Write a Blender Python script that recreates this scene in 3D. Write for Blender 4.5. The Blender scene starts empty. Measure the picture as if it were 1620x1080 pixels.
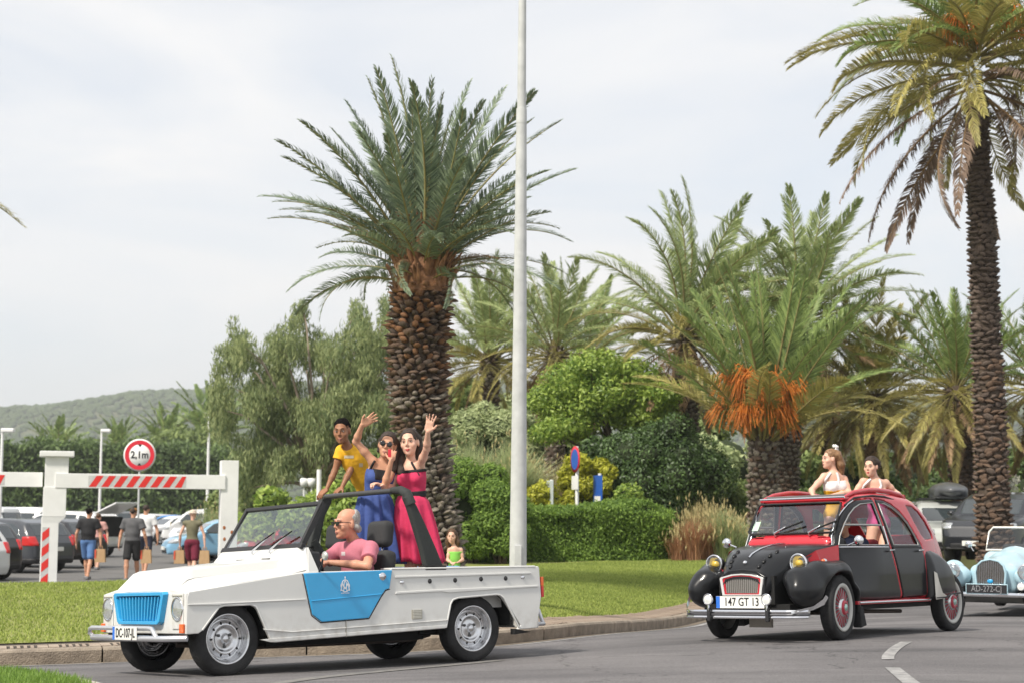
import bpy, math, random
import numpy as np
from mathutils import Vector, Matrix, Euler
random.seed(7); rng = np.random.default_rng(7)
PI = math.pi
S = bpy.context.scene
C = S.collection

# ---------------------------------------------------------------- camera
CZ = 1.72; F = 2700.0; PITCH = math.atan(270/2700); ROLL = math.radians(0.35)
cam_d = bpy.data.cameras.new('camera'); cam = bpy.data.objects.new('camera', cam_d); C.objects.link(cam)
cam.location = (0, 0, CZ)
cam.rotation_mode = 'QUATERNION'
cam.rotation_quaternion = (Euler((PI/2+PITCH, 0, 0)).to_matrix() @ Matrix.Rotation(ROLL, 3, 'Z')).to_quaternion()
cam_d.sensor_width = 36; cam_d.lens = 36*F/1620; cam_d.clip_start = .1; cam_d.clip_end = 9000
cam_d.dof.use_dof = True; cam_d.dof.focus_distance = 15.6; cam_d.dof.aperture_fstop = 3.2
S.camera = cam

# ---------------------------------------------------------------- sky, sun, exposure
SUN_EL, SUN_AZ = math.radians(48), math.radians(-60)       # azimuth measured from +Y towards +X
w = bpy.data.worlds.new('World'); S.world = w; w.use_nodes = True
nt = w.node_tree; nt.nodes.clear()
def nn(t, **k):
    n = nt.nodes.new(t)
    for a, b in k.items(): setattr(n, a, b)
    return n
sky = nn('ShaderNodeTexSky', sky_type='NISHITA', sun_disc=False)
sky.sun_elevation = SUN_EL; sky.sun_rotation = SUN_AZ
tc = nn('ShaderNodeTexCoord'); mp = nn('ShaderNodeMapping'); mp.inputs['Scale'].default_value = (1.3, 1.3, 5.5)
no = nn('ShaderNodeTexNoise'); no.inputs['Scale'].default_value = 2.3; no.inputs['Detail'].default_value = 5; no.inputs['Roughness'].default_value = .5
no.inputs['Distortion'].default_value = .6
rp = nn('ShaderNodeValToRGB'); rp.color_ramp.elements[0].position = .30; rp.color_ramp.elements[0].color = (.72,.72,.72,1)
rp.color_ramp.elements[1].position = .66; rp.color_ramp.elements[1].color = (1,1,1,1)
b1 = nn('ShaderNodeBackground'); b1.inputs['Strength'].default_value = .12
cr = nn('ShaderNodeValToRGB'); cr.color_ramp.elements[0].position = .35; cr.color_ramp.elements[0].color = (.76,.77,.785,1)
cr.color_ramp.elements[1].position = .7; cr.color_ramp.elements[1].color = (.885,.87,.855,1)
b2 = nn('ShaderNodeBackground'); b2.inputs['Strength'].default_value = .775
ms = nn('ShaderNodeMixShader'); ow = nn('ShaderNodeOutputWorld')
L = nt.links.new
L(tc.outputs['Generated'], mp.inputs[0]); L(mp.outputs[0], no.inputs['Vector']); L(no.outputs['Fac'], rp.inputs[0]); L(no.outputs['Fac'], cr.inputs[0])
L(sky.outputs[0], b1.inputs[0]); L(cr.outputs[0], b2.inputs[0]); L(rp.outputs[0], ms.inputs[0]); L(b1.outputs[0], ms.inputs[1]); L(b2.outputs[0], ms.inputs[2]); L(ms.outputs[0], ow.inputs[0])
sd = bpy.data.lights.new('sun', 'SUN'); sd.energy = 3.2; sd.angle = math.radians(7); sd.color = (1, .93, .82)
sun = bpy.data.objects.new('sun', sd); C.objects.link(sun)
sdir = Vector((math.sin(SUN_AZ)*math.cos(SUN_EL), math.cos(SUN_AZ)*math.cos(SUN_EL), math.sin(SUN_EL)))
# the photograph's light comes from the left and slightly behind the camera
sdir = Vector((-.70*math.cos(SUN_EL), -.714*math.cos(SUN_EL), math.sin(SUN_EL)))
sky.sun_rotation = math.atan2(sdir.x, sdir.y)
sun.rotation_mode = 'QUATERNION'; sun.rotation_quaternion = sdir.to_track_quat('Z', 'Y')
S.view_settings.view_transform = 'Standard'; S.view_settings.look = 'None'; S.view_settings.exposure = 0.64; S.view_settings.gamma = 1; S.view_settings.use_curve_mapping = False
S.render.engine = 'CYCLES'

# ---------------------------------------------------------------- points from pixels
def ray(px, py):
    u, v = px-810, -(py-540); c, s = math.cos(ROLL), math.sin(ROLL)
    u, v = u*c-v*s, u*s+v*c; cp, sp = math.cos(PITCH), math.sin(PITCH)
    return np.array([u, F*cp-v*sp, F*sp+v*cp])
def at(px, py, Y):
    r = ray(px, py); return r*(Y/r[1]) + np.array([0, 0, CZ])
def rot3(yaw, pitch, roll):
    cy, sy = math.cos(yaw), math.sin(yaw); cp, sp = math.cos(pitch), math.sin(pitch); a, b = math.cos(roll), math.sin(roll)
    return np.array([[cy,-sy,0],[sy,cy,0],[0,0,1]]) @ np.array([[cp,0,sp],[0,1,0],[-sp,0,cp]]) @ np.array([[1,0,0],[0,a,-b],[0,b,a]])
PT = (-1.688, 14.92, .391, 3.789, -.001, .051)     # the white truck: x y z yaw pitch roll
PC = (3.345, 17.5, .515, 4.028, -.014, .034)       # the black and red car
def inv(P, px, py, x=None, y=None, z=None):       # pixel -> local point of a vehicle on a plane
    R = rot3(*P[3:]); o = R.T @ (np.array([0,0,CZ])-np.array(P[:3])); d = R.T @ ray(px, py)
    t = (y-o[1])/d[1] if y is not None else (x-o[0])/d[0] if x is not None else (z-o[2])/d[2]
    return o+d*t

# ---------------------------------------------------------------- objects
def link(o, parent=None):
    C.objects.link(o)
    if parent is not None: o.parent = parent
    return o
def tag(o, label=None, cat=None, group=None, kind=None):
    if label: o['label'] = label
    if cat: o['category'] = cat
    if group: o['group'] = group
    if kind: o['kind'] = kind
    return o
def thing(name, label, cat, loc=(0,0,0), rot=(0,0,0), group=None, parent=None):
    o = bpy.data.objects.new(name, None); o.empty_display_size = .2
    o.location = loc; o.rotation_euler = rot; link(o, parent)
    return tag(o, label, cat, group)
def mesh_np(name, V, F_, smooth=False, mat=None, flat_list=None):
    """V (n,3); F_ (m,k) array or list of arrays / tuples"""
    me = bpy.data.meshes.new(name); V = np.asarray(V, np.float32)
    if isinstance(F_, np.ndarray):
        m, k = F_.shape; idx = F_.astype(np.int32).ravel(); ls = np.arange(0, m*k, k, dtype=np.int32); lt = np.full(m, k, np.int32)
    else:
        lt = np.array([len(f) for f in F_], np.int32); idx = np.array([i for f in F_ for i in f], np.int32)
        ls = np.concatenate([[0], np.cumsum(lt)[:-1]]).astype(np.int32); m = len(F_)
    me.vertices.add(len(V)); me.vertices.foreach_set('co', V.ravel())
    me.loops.add(len(idx)); me.loops.foreach_set('vertex_index', idx)
    me.polygons.add(m); me.polygons.foreach_set('loop_start', ls); me.polygons.foreach_set('loop_total', lt)
    if smooth: me.polygons.foreach_set('use_smooth', np.ones(m, bool))
    if mat is not None:
        for x in (mat if isinstance(mat, (list, tuple)) else [mat]): me.materials.append(x)
    me.update(calc_edges=True); me.validate()
    return me
def ob(name, me, parent=None, loc=None, rot=None, scale=None):
    o = bpy.data.objects.new(name, me); link(o, parent)
    if loc is not None: o.location = loc
    if rot is not None: o.rotation_euler = rot
    if scale is not None: o.scale = scale
    return o
class MB:
    """collects shapes and links them as one mesh object"""
    def __init__(s): s.v = []; s.f = []; s.m = []; s.sm = []
    def add(s, V, Fs, mi=0, smooth=False):
        n = len(s.v); s.v += [tuple(map(float, p)) for p in V]; s.f += [tuple(int(i)+n for i in f) for f in Fs]
        s.m += [mi]*len(Fs); s.sm += [smooth]*len(Fs); return s
    def box(s, lo, hi, mi=0, M=None, taper=None):
        (a,b,c), (d,e,f) = lo, hi
        V = [(a,b,c),(d,b,c),(d,e,c),(a,e,c),(a,b,f),(d,b,f),(d,e,f),(a,e,f)]
        if taper:
            cx, cy = (a+d)/2, (b+e)/2; V = V[:4]+[(cx+(x-cx)*taper, cy+(y-cy)*taper, z) for x,y,z in V[4:]]
        if M is not None: V = [tuple(M @ Vector(p)) for p in V]
        return s.add(V, [(0,3,2,1),(4,5,6,7),(0,1,5,4),(1,2,6,5),(2,3,7,6),(3,0,4,7)], mi)
    def tube(s, pts, r, n=10, mi=0, caps=True, flat=1.0, closed=False):
        pts = [Vector(p) for p in pts]; k = len(pts)
        rs = r if isinstance(r, (list, tuple, np.ndarray)) else [r]*k
        T = []
        for i in range(k):
            a = pts[(i-1) % k] if (closed or i > 0) else pts[i]; b = pts[(i+1) % k] if (closed or i < k-1) else pts[i]
            T.append((b-a).normalized())
        u = T[0].orthogonal().normalized()
        if abs(T[0].z) < .9: u = (Vector((0,0,1))-T[0]*T[0].z).normalized()
        V = []; 
        for i in range(k):
            u = (u-T[i]*u.dot(T[i])).normalized(); v = T[i].cross(u)
            for j in range(n):
                a = 2*PI*j/n; V.append(pts[i]+(u*math.cos(a)*flat+v*math.sin(a))*rs[i])
        Fs = [(i*n+j, i*n+(j+1) % n, ((i+1) % k)*n+(j+1) % n, ((i+1) % k)*n+j) for i in range(k if closed else k-1) for j in range(n)]
        s.add(V, Fs, mi, True)
        if caps and not closed: s.add(V[:n], [tuple(range(n))[::-1]], mi); s.add(V[-n:], [tuple(range(n))], mi)
        return s
    def lathe(s, prof, n=24, axis='z', o=(0,0,0), mi=0, M=None, a0=0, a1=2*PI):
        """prof: (r, h) along the axis"""
        full = abs(a1-a0-2*PI) < 1e-6; m = n if full else n+1; V = []
        for r, h in prof:
            for j in range(m):
                a = a0+(a1-a0)*j/n; c, d = r*math.cos(a), r*math.sin(a)
                p = (c,d,h) if axis == 'z' else (c,h,d) if axis == 'y' else (h,c,d)
                p = Vector(p)
                if M is not None: p = M @ p
                V.append(p+Vector(o))
        Fs = []
        for i in range(len(prof)-1):
            for j in range(n):
                q = (j+1) % m if full else j+1
                Fs.append((i*m+j, i*m+q, (i+1)*m+q, (i+1)*m+j))
        return s.add(V, Fs, mi, True)
    def prism(s, poly, a, b, axis='y', mi=0, M=None):
        """polygon in the other two axes, extruded from a to b"""
        def P(p, t):
            q = (p[0],t,p[1]) if axis == 'y' else (t,p[0],p[1]) if axis == 'x' else (p[0],p[1],t)
            return M @ Vector(q) if M is not None else q
        n = len(poly); V = [P(p, a) for p in poly]+[P(p, b) for p in poly]
        return s.add(V, [tuple(range(n)), tuple(range(2*n-1, n-1, -1))]+[(i,(i+1) % n,n+(i+1) % n,n+i) for i in range(n)], mi)
    def sphere(s, c, r, n=12, mi=0, M=None):
        r = (r,r,r) if not isinstance(r, (tuple,list)) else r; k = n//2+1; V = []
        for i in range(k):
            t = PI*i/(k-1)
            for j in range(n):
                a = 2*PI*j/n; p = Vector((math.sin(t)*math.cos(a)*r[0], math.sin(t)*math.sin(a)*r[1], math.cos(t)*r[2]))
                if M is not None: p = M @ p
                V.append(p+Vector(c))
        return s.add(V, [(i*n+j,(i+1)*n+j,(i+1)*n+(j+1) % n,i*n+(j+1) % n) for i in range(k-1) for j in range(n)], mi, True)
    def mesh(s, name, mat):
        me = mesh_np(name, np.array(s.v), s.f, mat=mat)
        me.polygons.foreach_set('use_smooth', np.array(s.sm, bool))
        mats = mat if isinstance(mat, (list, tuple)) else [mat]
        if len(mats) > 1: me.polygons.foreach_set('material_index', np.array(s.m, np.int32))
        return me
    def build(s, name, mat, parent=None, bevel=0, seg=2, fixn=True, **k):
        me = s.mesh(name, mat)
        if fixn:
            import bmesh
            bm = bmesh.new(); bm.from_mesh(me); bmesh.ops.recalc_face_normals(bm, faces=bm.faces); bm.to_mesh(me); bm.free()
        o = ob(name, me, parent, **k)
        if bevel:
            b = o.modifiers.new('bevel', 'BEVEL'); b.width = bevel; b.segments = seg; b.limit_method = 'ANGLE'; b.angle_limit = math.radians(35); b.harden_normals = False
            for p in me.polygons: p.use_smooth = True
            e = o.modifiers.new('wn', 'WEIGHTED_NORMAL'); e.keep_sharp = False
        return o

# ---------------------------------------------------------------- materials
MATS = {}
def mat(name, col, rough=.5, metal=0, var=.0, vscale=3, bump=0, bscale=40, coat=0, spec=.5, col2=None, alpha=1, trans=0, emit=None, dirt=0, ior=1.45, coords='Object'):
    if name in MATS: return MATS[name]
    m = bpy.data.materials.new(name); m.use_nodes = True; t = m.node_tree; p = t.nodes['Principled BSDF']; MATS[name] = m
    def N(x): return t.nodes.new(x)
    p.inputs['Base Color'].default_value = (*col, 1); p.inputs['Roughness'].default_value = rough; p.inputs['Metallic'].default_value = metal
    p.inputs['Coat Weight'].default_value = coat; p.inputs['Coat Roughness'].default_value = .05; p.inputs['Specular IOR Level'].default_value = spec
    p.inputs['Alpha'].default_value = alpha; p.inputs['Transmission Weight'].default_value = trans; p.inputs['IOR'].default_value = ior
    if emit: p.inputs['Emission Color'].default_value = (*emit[:3], 1); p.inputs['Emission Strength'].default_value = emit[3]
    if var or col2 is not None or bump or dirt:
        c = N('ShaderNodeTexCoord')
    if var or col2 is not None:
        n = N('ShaderNodeTexNoise'); n.inputs['Scale'].default_value = vscale; n.inputs['Detail'].default_value = 5; n.inputs['Roughness'].default_value = .6
        t.links.new(c.outputs[coords], n.inputs['Vector'])
        r = N('ShaderNodeValToRGB'); r.color_ramp.elements[0].position = .32; r.color_ramp.elements[1].position = .68
        a = col2 if col2 is not None else tuple(x*(1-var) for x in col); b = col if col2 is not None else tuple(min(1, x*(1+var)) for x in col)
        r.color_ramp.elements[0].color = (*a, 1); r.color_ramp.elements[1].color = (*b, 1)
        t.links.new(n.outputs['Fac'], r.inputs[0]); t.links.new(r.outputs[0], p.inputs['Base Color'])
    if bump:
        n2 = N('ShaderNodeTexNoise'); n2.inputs['Scale'].default_value = bscale; n2.inputs['Detail'].default_value = 4
        t.links.new(c.outputs[coords], n2.inputs['Vector'])
        b = N('ShaderNodeBump'); b.inputs['Strength'].default_value = bump; b.inputs['Distance'].default_value = .02
        t.links.new(n2.outputs['Fac'], b.inputs['Height']); t.links.new(b.outputs[0], p.inputs['Normal'])
    return m
def leafmat(name, dark, light, tr=.35, rough=.55, third=None, gain=1.55):
    if name in MATS: return MATS[name]
    dark, light = [tuple(min(.62, v*gain) for v in c) for c in (dark, light)]; third = tuple(min(.7, v*gain*.9) for v in third) if third else None
    m = bpy.data.materials.new(name); m.use_nodes = True; t = m.node_tree; MATS[name] = m
    p = t.nodes['Principled BSDF']; out = t.nodes['Material Output']; N = t.nodes.new; K = t.links.new
    g = N('ShaderNodeNewGeometry'); c = N('ShaderNodeTexCoord'); n = N('ShaderNodeTexNoise'); n.inputs['Scale'].default_value = 1.1; n.inputs['Detail'].default_value = 3
    K(c.outputs['Object'], n.inputs['Vector'])
    a = N('ShaderNodeMath'); a.operation = 'MULTIPLY_ADD'; K(g.outputs['Random Per Island'], a.inputs[0]); a.inputs[1].default_value = .5
    s2 = N('ShaderNodeMath'); s2.operation = 'MULTIPLY'; K(n.outputs['Fac'], s2.inputs[0]); s2.inputs[1].default_value = .5; K(s2.outputs[0], a.inputs[2])
    r = N('ShaderNodeValToRGB'); r.color_ramp.elements[0].position = .2; r.color_ramp.elements[1].position = .8
    r.color_ramp.elements[0].color = (*dark, 1); r.color_ramp.elements[1].color = (*light, 1)
    if third: e = r.color_ramp.elements.new(.87); e.color = (*third, 1)
    K(a.outputs[0], r.inputs[0]); K(r.outputs[0], p.inputs['Base Color']); p.inputs['Roughness'].default_value = rough
    tl = N('ShaderNodeBsdfTranslucent'); K(r.outputs[0], tl.inputs[0]); mx = N('ShaderNodeMixShader'); mx.inputs[0].default_value = tr
    K(p.outputs[0], mx.inputs[1]); K(tl.outputs[0], mx.inputs[2]); K(mx.outputs[0], out.inputs[0])
    return m
def glassmat(name, tint=(.75,.8,.8), alpha=.25, rough=.03):
    """thin pane: mostly clear, mirror-like reflections"""
    if name in MATS: return MATS[name]
    m = bpy.data.materials.new(name); m.use_nodes = True; t = m.node_tree; MATS[name] = m
    out = t.nodes['Material Output']; N = t.nodes.new; K = t.links.new; t.nodes.remove(t.nodes['Principled BSDF'])
    tr = N('ShaderNodeBsdfTransparent'); tr.inputs[0].default_value = (*tint, 1); gl = N('ShaderNodeBsdfGlossy'); gl.inputs['Roughness'].default_value = rough; gl.inputs[0].default_value = (.72,.76,.8,1)
    g = N('ShaderNodeNewGeometry'); dt = N('ShaderNodeVectorMath'); dt.operation = 'DOT_PRODUCT'; K(g.outputs['Normal'], dt.inputs[0]); K(g.outputs['Incoming'], dt.inputs[1])
    def M(op, a, b): n = N('ShaderNodeMath'); n.operation = op; K(a, n.inputs[0]) if not isinstance(a, float) else setattr(n.inputs[0], 'default_value', a); (K(b, n.inputs[1]) if not isinstance(b, float) else setattr(n.inputs[1], 'default_value', b)) if b is not None else None; return n.outputs[0]
    ab = M('ABSOLUTE', dt.outputs['Value'], None); fz = M('POWER', M('SUBTRACT', 1.0, ab), 4.0); ad = N('ShaderNodeMath'); ad.operation = 'MULTIPLY_ADD'; ad.use_clamp = True; K(fz, ad.inputs[0]); ad.inputs[1].default_value = .9; ad.inputs[2].default_value = .05+alpha
    mx = N('ShaderNodeMixShader'); K(ad.outputs[0], mx.inputs[0]); K(tr.outputs[0], mx.inputs[1]); K(gl.outputs[0], mx.inputs[2]); K(mx.outputs[0], out.inputs[0])
    return m
# ================================================================ smooth solids: distance fields turned into one continuous mesh
def _n(v): v = np.asarray(v, float); return v/(np.linalg.norm(v)+1e-12)
class Sd:
    """list of (fn, lo, hi, k, op): op 'u' union, 's' subtract, 'i' intersect"""
    def __init__(s, k=.02): s.p = []; s.k = k
    def add(s, fn, lo, hi, op='u', k=None): s.p.append((fn, np.array(lo, float), np.array(hi, float), s.k if k is None else k, op)); return s
    def cone(s, a, b, ra, rb, op='u', k=None, flat=None):
        a, b = np.array(a, float), np.array(b, float); ab = b-a; l2 = ab @ ab+1e-12
        def fn(P):
            t = np.clip(((P-a) @ ab)/l2, 0, 1); return np.linalg.norm(P-a-t[...,None]*ab, axis=-1)-(ra+(rb-ra)*t)
        r = max(ra, rb); return s.add(fn, np.minimum(a, b)-r, np.maximum(a, b)+r, op, k)
    def ell(s, c, r, R=None, op='u', k=None):
        c, r = np.array(c, float), np.array(r, float); Rm = None if R is None else np.array(R, float)[:3,:3]
        def fn(P):
            q = P-c
            if Rm is not None: q = q @ Rm
            k0 = np.linalg.norm(q/r, axis=-1); k1 = np.linalg.norm(q/(r*r), axis=-1); return k0*(k0-1)/(k1+1e-9)
        m = max(r) if Rm is not None else r; return s.add(fn, c-m, c+m, op, k)
    def box(s, c, h, rd=.01, R=None, op='u', k=None):
        c, h = np.array(c, float), np.array(h, float); Rm = None if R is None else np.array(R, float)[:3,:3]
        def fn(P):
            q = P-c
            if Rm is not None: q = q @ Rm
            q = np.abs(q)-(h-rd); return np.linalg.norm(np.maximum(q, 0), axis=-1)+np.minimum(q.max(-1), 0)-rd
        m = np.linalg.norm(h) if Rm is not None else h; return s.add(fn, c-m, c+m, op, k)
    def chain(s, pts, rs, op='u', k=None):
        for i in range(len(pts)-1): s.cone(pts[i], pts[i+1], rs[i], rs[i+1], op, k)
        return s
    def plane(s, p, n, op='i', k=None):
        """keeps (op i) the side the normal points AWAY from"""
        p, n = np.array(p, float), _n(n); return s.add(lambda P: (P-p) @ n, [-1e9]*3, [1e9]*3, op, k)
    def comb(s, f, v, k, op):
        if op == 'u':
            if k <= 0: return np.minimum(f, v)
            h = np.clip(.5+.5*(f-v)/k, 0, 1); return f+(v-f)*h-k*h*(1-h)
        g = -v if op == 's' else v
        if k <= 0: return np.maximum(f, g)
        h = np.clip(.5-.5*(f-g)/k, 0, 1); return f+(g-f)*h+k*h*(1-h)
    def ev(s, P):
        f = np.full(P.shape[:-1], 1e3)
        for fn, lo, hi, k, op in s.p: f = s.comb(f, fn(P), k, op)
        return f
    def bounds(s):
        L = [(lo, hi) for fn, lo, hi, k, op in s.p if op == 'u']; return np.min([a for a, b in L], 0), np.max([b for a, b in L], 0)
    def grid(s, lo, hi, h):
        ax = [np.arange(lo[i], hi[i]+h, h) for i in range(3)]; n = [len(a) for a in ax]; f = np.full(n, 1.0)
        for fn, a, b, k, op in s.p:
            m = 2.2*h+k*1.2; i0 = [max(0, int((a[i]-m-lo[i])/h)) if a[i] > -1e8 else 0 for i in range(3)]; i1 = [min(n[i], int((b[i]+m-lo[i])/h)+2) if b[i] < 1e8 else n[i] for i in range(3)]
            if any(i1[i] <= i0[i] for i in range(3)):
                if op == 'i': f[:] = 1.0
                continue
            sl = tuple(slice(i0[i], i1[i]) for i in range(3)); G = np.stack(np.meshgrid(*[ax[i][sl[i]] for i in range(3)], indexing='ij'), -1)
            v = s.comb(f[sl], fn(G), k, op)
            if op == 'i': g = np.maximum(f, .5) if False else np.full_like(f, 1.0); g[sl] = v; f = g
            else: f[sl] = v
        return ax, f
    def mesh(s, name, h, mat, lo=None, hi=None, project=2, offset=(0,0,0)):
        a, b = s.bounds(); lo = a-2*h-s.k*.3 if lo is None else np.array(lo, float); hi = b+2*h+s.k*.3 if hi is None else np.array(hi, float)
        ax, f = s.grid(lo, hi, h); V, Q = surfnet(f, lo, h)
        if len(V) == 0: raise RuntimeError('empty solid '+name)
        for _ in range(project):
            e = h*.25; d = s.ev(V); G = np.stack([s.ev(V+np.eye(3)[i]*e)-d for i in range(3)], -1)/e; g2 = (G*G).sum(-1); g2 = np.maximum(g2, .25); st = (d/g2)[:,None]*G
            l = np.linalg.norm(st, axis=1); st *= np.minimum(1, (h*.6)/(l+1e-12))[:,None]; V = V-st*.9
        return mesh_np(name, V-np.array(offset), Q, True, mat)
def surfnet(f, lo, h):
    s = f < 0; c = np.zeros(np.array(f.shape)-1, np.int8)
    for i in (0,1):
        for j in (0,1):
            for k in (0,1): c += s[i:i+c.shape[0], j:j+c.shape[1], k:k+c.shape[2]]
    act = (c > 0) & (c < 8); idx = np.full(c.shape, -1, np.int64); I = np.argwhere(act)
    if len(I) == 0: return np.zeros((0,3)), np.zeros((0,4), int)
    idx[act] = np.arange(len(I)); acc = np.zeros((len(I), 3)); cnt = np.zeros(len(I))
    cor = [(i,j,k) for i in (0,1) for j in (0,1) for k in (0,1)]
    fv = {q: f[I[:,0]+q[0], I[:,1]+q[1], I[:,2]+q[2]] for q in cor}
    for a in cor:
        for d in range(3):
            if a[d] == 0:
                b = list(a); b[d] = 1; b = tuple(b); fa, fb = fv[a], fv[b]; x = (fa < 0) != (fb < 0); t = np.where(x, fa/np.where(x, fa-fb, 1), 0)
                p = np.tile(np.array(a, float), (len(I), 1)); p[:,d] += t; acc += p*x[:,None]; cnt += x
    V = (I+acc/cnt[:,None])*h+lo; Q = []
    for d in range(3):
        sl0 = [slice(None)]*3; sl1 = [slice(None)]*3; sl0[d] = slice(0, -1); sl1[d] = slice(1, None); a, b = s[tuple(sl0)], s[tuple(sl1)]; E = np.argwhere(a != b); 
        u, v = (d+1) % 3, (d+2) % 3; E = E[(E[:,u] > 0) & (E[:,v] > 0) & (E[:,u] < f.shape[u]-1) & (E[:,v] < f.shape[v]-1)]
        if len(E) == 0: continue
        def g(du, dv): q = E.copy(); q[:,u] -= du; q[:,v] -= dv; return idx[q[:,0], q[:,1], q[:,2]]
        q = np.stack([g(1,1), g(0,1), g(0,0), g(1,0)], 1); fl = a[E[:,0], E[:,1], E[:,2]]; q[~fl] = q[~fl][:,::-1]; Q.append(q)
    return V, np.concatenate(Q).astype(np.int32)
def poly_sd(poly):
    """signed distance to a closed 2-D polygon (x,z); negative inside"""
    P = np.array(poly, float); A = P; B = np.roll(P, -1, 0)
    def fn(X, Z):
        d = np.full(X.shape, 1e9); ins = np.zeros(X.shape, bool)
        for (ax, az), (bx, bz) in zip(A, B):
            ex, ez = bx-ax, bz-az; wx, wz = X-ax, Z-az; t = np.clip((wx*ex+wz*ez)/(ex*ex+ez*ez+1e-12), 0, 1); d = np.minimum(d, (wx-ex*t)**2+(wz-ez*t)**2)
            c = (az > Z) != (bz > Z); ins ^= c & (X < (bx-ax)*(Z-az)/(bz-az if abs(bz-az) > 1e-12 else 1e-12)+ax)
        d = np.sqrt(d); return np.where(ins, -d, d)
    return fn
# ================================================================ ground heights
def tps_fit(P, z, lam=1e-3):
    P = np.asarray(P, float); n = len(P); d = np.linalg.norm(P[:,None]-P[None], axis=2)
    K = np.where(d > 0, d*d*np.log(d+1e-9), 0)+lam*np.eye(n); A = np.zeros((n+3, n+3)); A[:n,:n] = K; A[:n,n] = 1; A[:n,n+1:] = P; A[n,:n] = 1; A[n+1:,:n] = P.T
    w_ = np.linalg.solve(A, np.concatenate([z, [0,0,0]])); return P, w_
def tps(m, x, y):
    P, w_ = m; x = np.asarray(x, float); y = np.asarray(y, float); Q = np.stack([x.ravel(), y.ravel()], 1)
    d = np.linalg.norm(Q[:,None]-P[None], axis=2); K = np.where(d > 0, d*d*np.log(d+1e-9), 0); n = len(P)
    return (K @ w_[:n]+w_[n]+Q @ w_[n+1:]).reshape(x.shape)
ctl = []
for P_, wb, tr in ((PT, 1.2, .64), (PC, 1.2, .63)):
    R_ = rot3(*P_[3:])
    for a in (-wb, wb):
        for b in (-tr, tr): ctl.append(R_ @ np.array([a, b, 0])+np.array(P_[:3]))
def plane(x, y): return .391+.030*(x+1.688)-.041*(y-14.92)
for q in ((-4,12.5),(0,12.5),(-8,13),(-6,17),(-12,16),(-3,10),(2,9)): ctl.append((*q, plane(*q)))
ctl += [(5,12.5,.60),(10,12,.66),(6.5,24.3,.30),(8.6,26.5,.27),(2.8,25,.10),(10,32,.42),(14,22,.35),(12,42,.60),(20,42,.6),(22,28,.4)]
ctl = np.array(ctl); RT = tps_fit(ctl[:,:2], ctl[:,2])
def zroad(x, y): return tps(RT, x, y)
def hit_road(px, py, up=0.0):
    r = ray(px, py); lo, hi = 8., 60.
    f = lambda Y: CZ+r[2]/r[1]*Y-(float(zroad(r[0]/r[1]*Y, Y))+up)
    ys = np.linspace(lo, 45, 400); prev = f(ys[0])
    for a, b in zip(ys[:-1], ys[1:]):
        v = f(b)
        if v <= 0:
            for _ in range(30):
                m = (a+b)/2
                if f(m) > 0: a = m
                else: b = m
            return np.array([r[0]/r[1]*a, a])
    return np.array([r[0]/r[1]*30, 30.])
# kerb line (foot of the kerb face), read from the photograph
kp = [hit_road(*q) for q in ((0,1054),(150,1047),(300,1041),(460,1036),(620,1031),(700,1028),(800,1020),(870,1013),(950,1003),(1020,995),(1090,985))]
print('kerb', [tuple(np.round(k, 2)) for k in kp])
kp = [np.array([kp[0][0]-6, kp[0][1]-.9]), np.array([kp[0][0]-2.5, kp[0][1]-.3])]+kp
last = kp[-1]; dd = (kp[-1]-kp[-3]); dd /= np.linalg.norm(dd)
kp += [last+dd*3+np.array([.3,0]), last+dd*7+np.array([.9,0]), last+dd*12+np.array([2,0])]
kp = np.array(kp)
def resample(P, step):
    # Catmull-Rom then uniform
    Q = []
    for i in range(len(P)-1):
        a = P[max(i-1,0)]; b = P[i]; c = P[i+1]; d = P[min(i+2,len(P)-1)]
        for t in np.linspace(0, 1, 12, endpoint=False):
            Q.append(.5*((2*b)+(-a+c)*t+(2*a-5*b+4*c-d)*t*t+(-a+3*b-3*c+d)*t**3))
    Q.append(P[-1]); Q = np.array(Q); s = np.concatenate([[0], np.cumsum(np.linalg.norm(np.diff(Q, axis=0), axis=1))])
    u = np.arange(0, s[-1], step); return np.stack([np.interp(u, s, Q[:,0]), np.interp(u, s, Q[:,1])], 1)
for _ in range(2): kp[1:-1] = kp[1:-1]*.5+.25*(kp[:-2]+kp[2:])
KB = resample(kp, .25)
def normals2(P):
    t = np.gradient(P, axis=0); t /= np.linalg.norm(t, axis=1)[:,None]; return np.stack([-t[:,1], t[:,0]], 1)   # to the left: away from the road
KN = normals2(KB)
def offs(d): return KB+KN*d
KZ = zroad(KB[:,0], KB[:,1])
KH = .14

def ss(t): t = np.clip(t, 0, 1); return t*t*(3-2*t)
def terrain(x, y):
    x = np.asarray(x, float); y = np.asarray(y, float); gx = ss((x+4.6-.02*(y-38))/3)
    z = -.12+.74*gx; back = ss((y-38)/11)*gx*(1-ss((x-6.5)/1.5)*(1-ss((y-47)/6)))
    return z+.8*back+1.3*ss((x+.165*y)/6)*(1-gx)*ss((y-54)/12)+.5*ss((y-80)/60)*ss((x+.165*y)/6)

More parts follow.
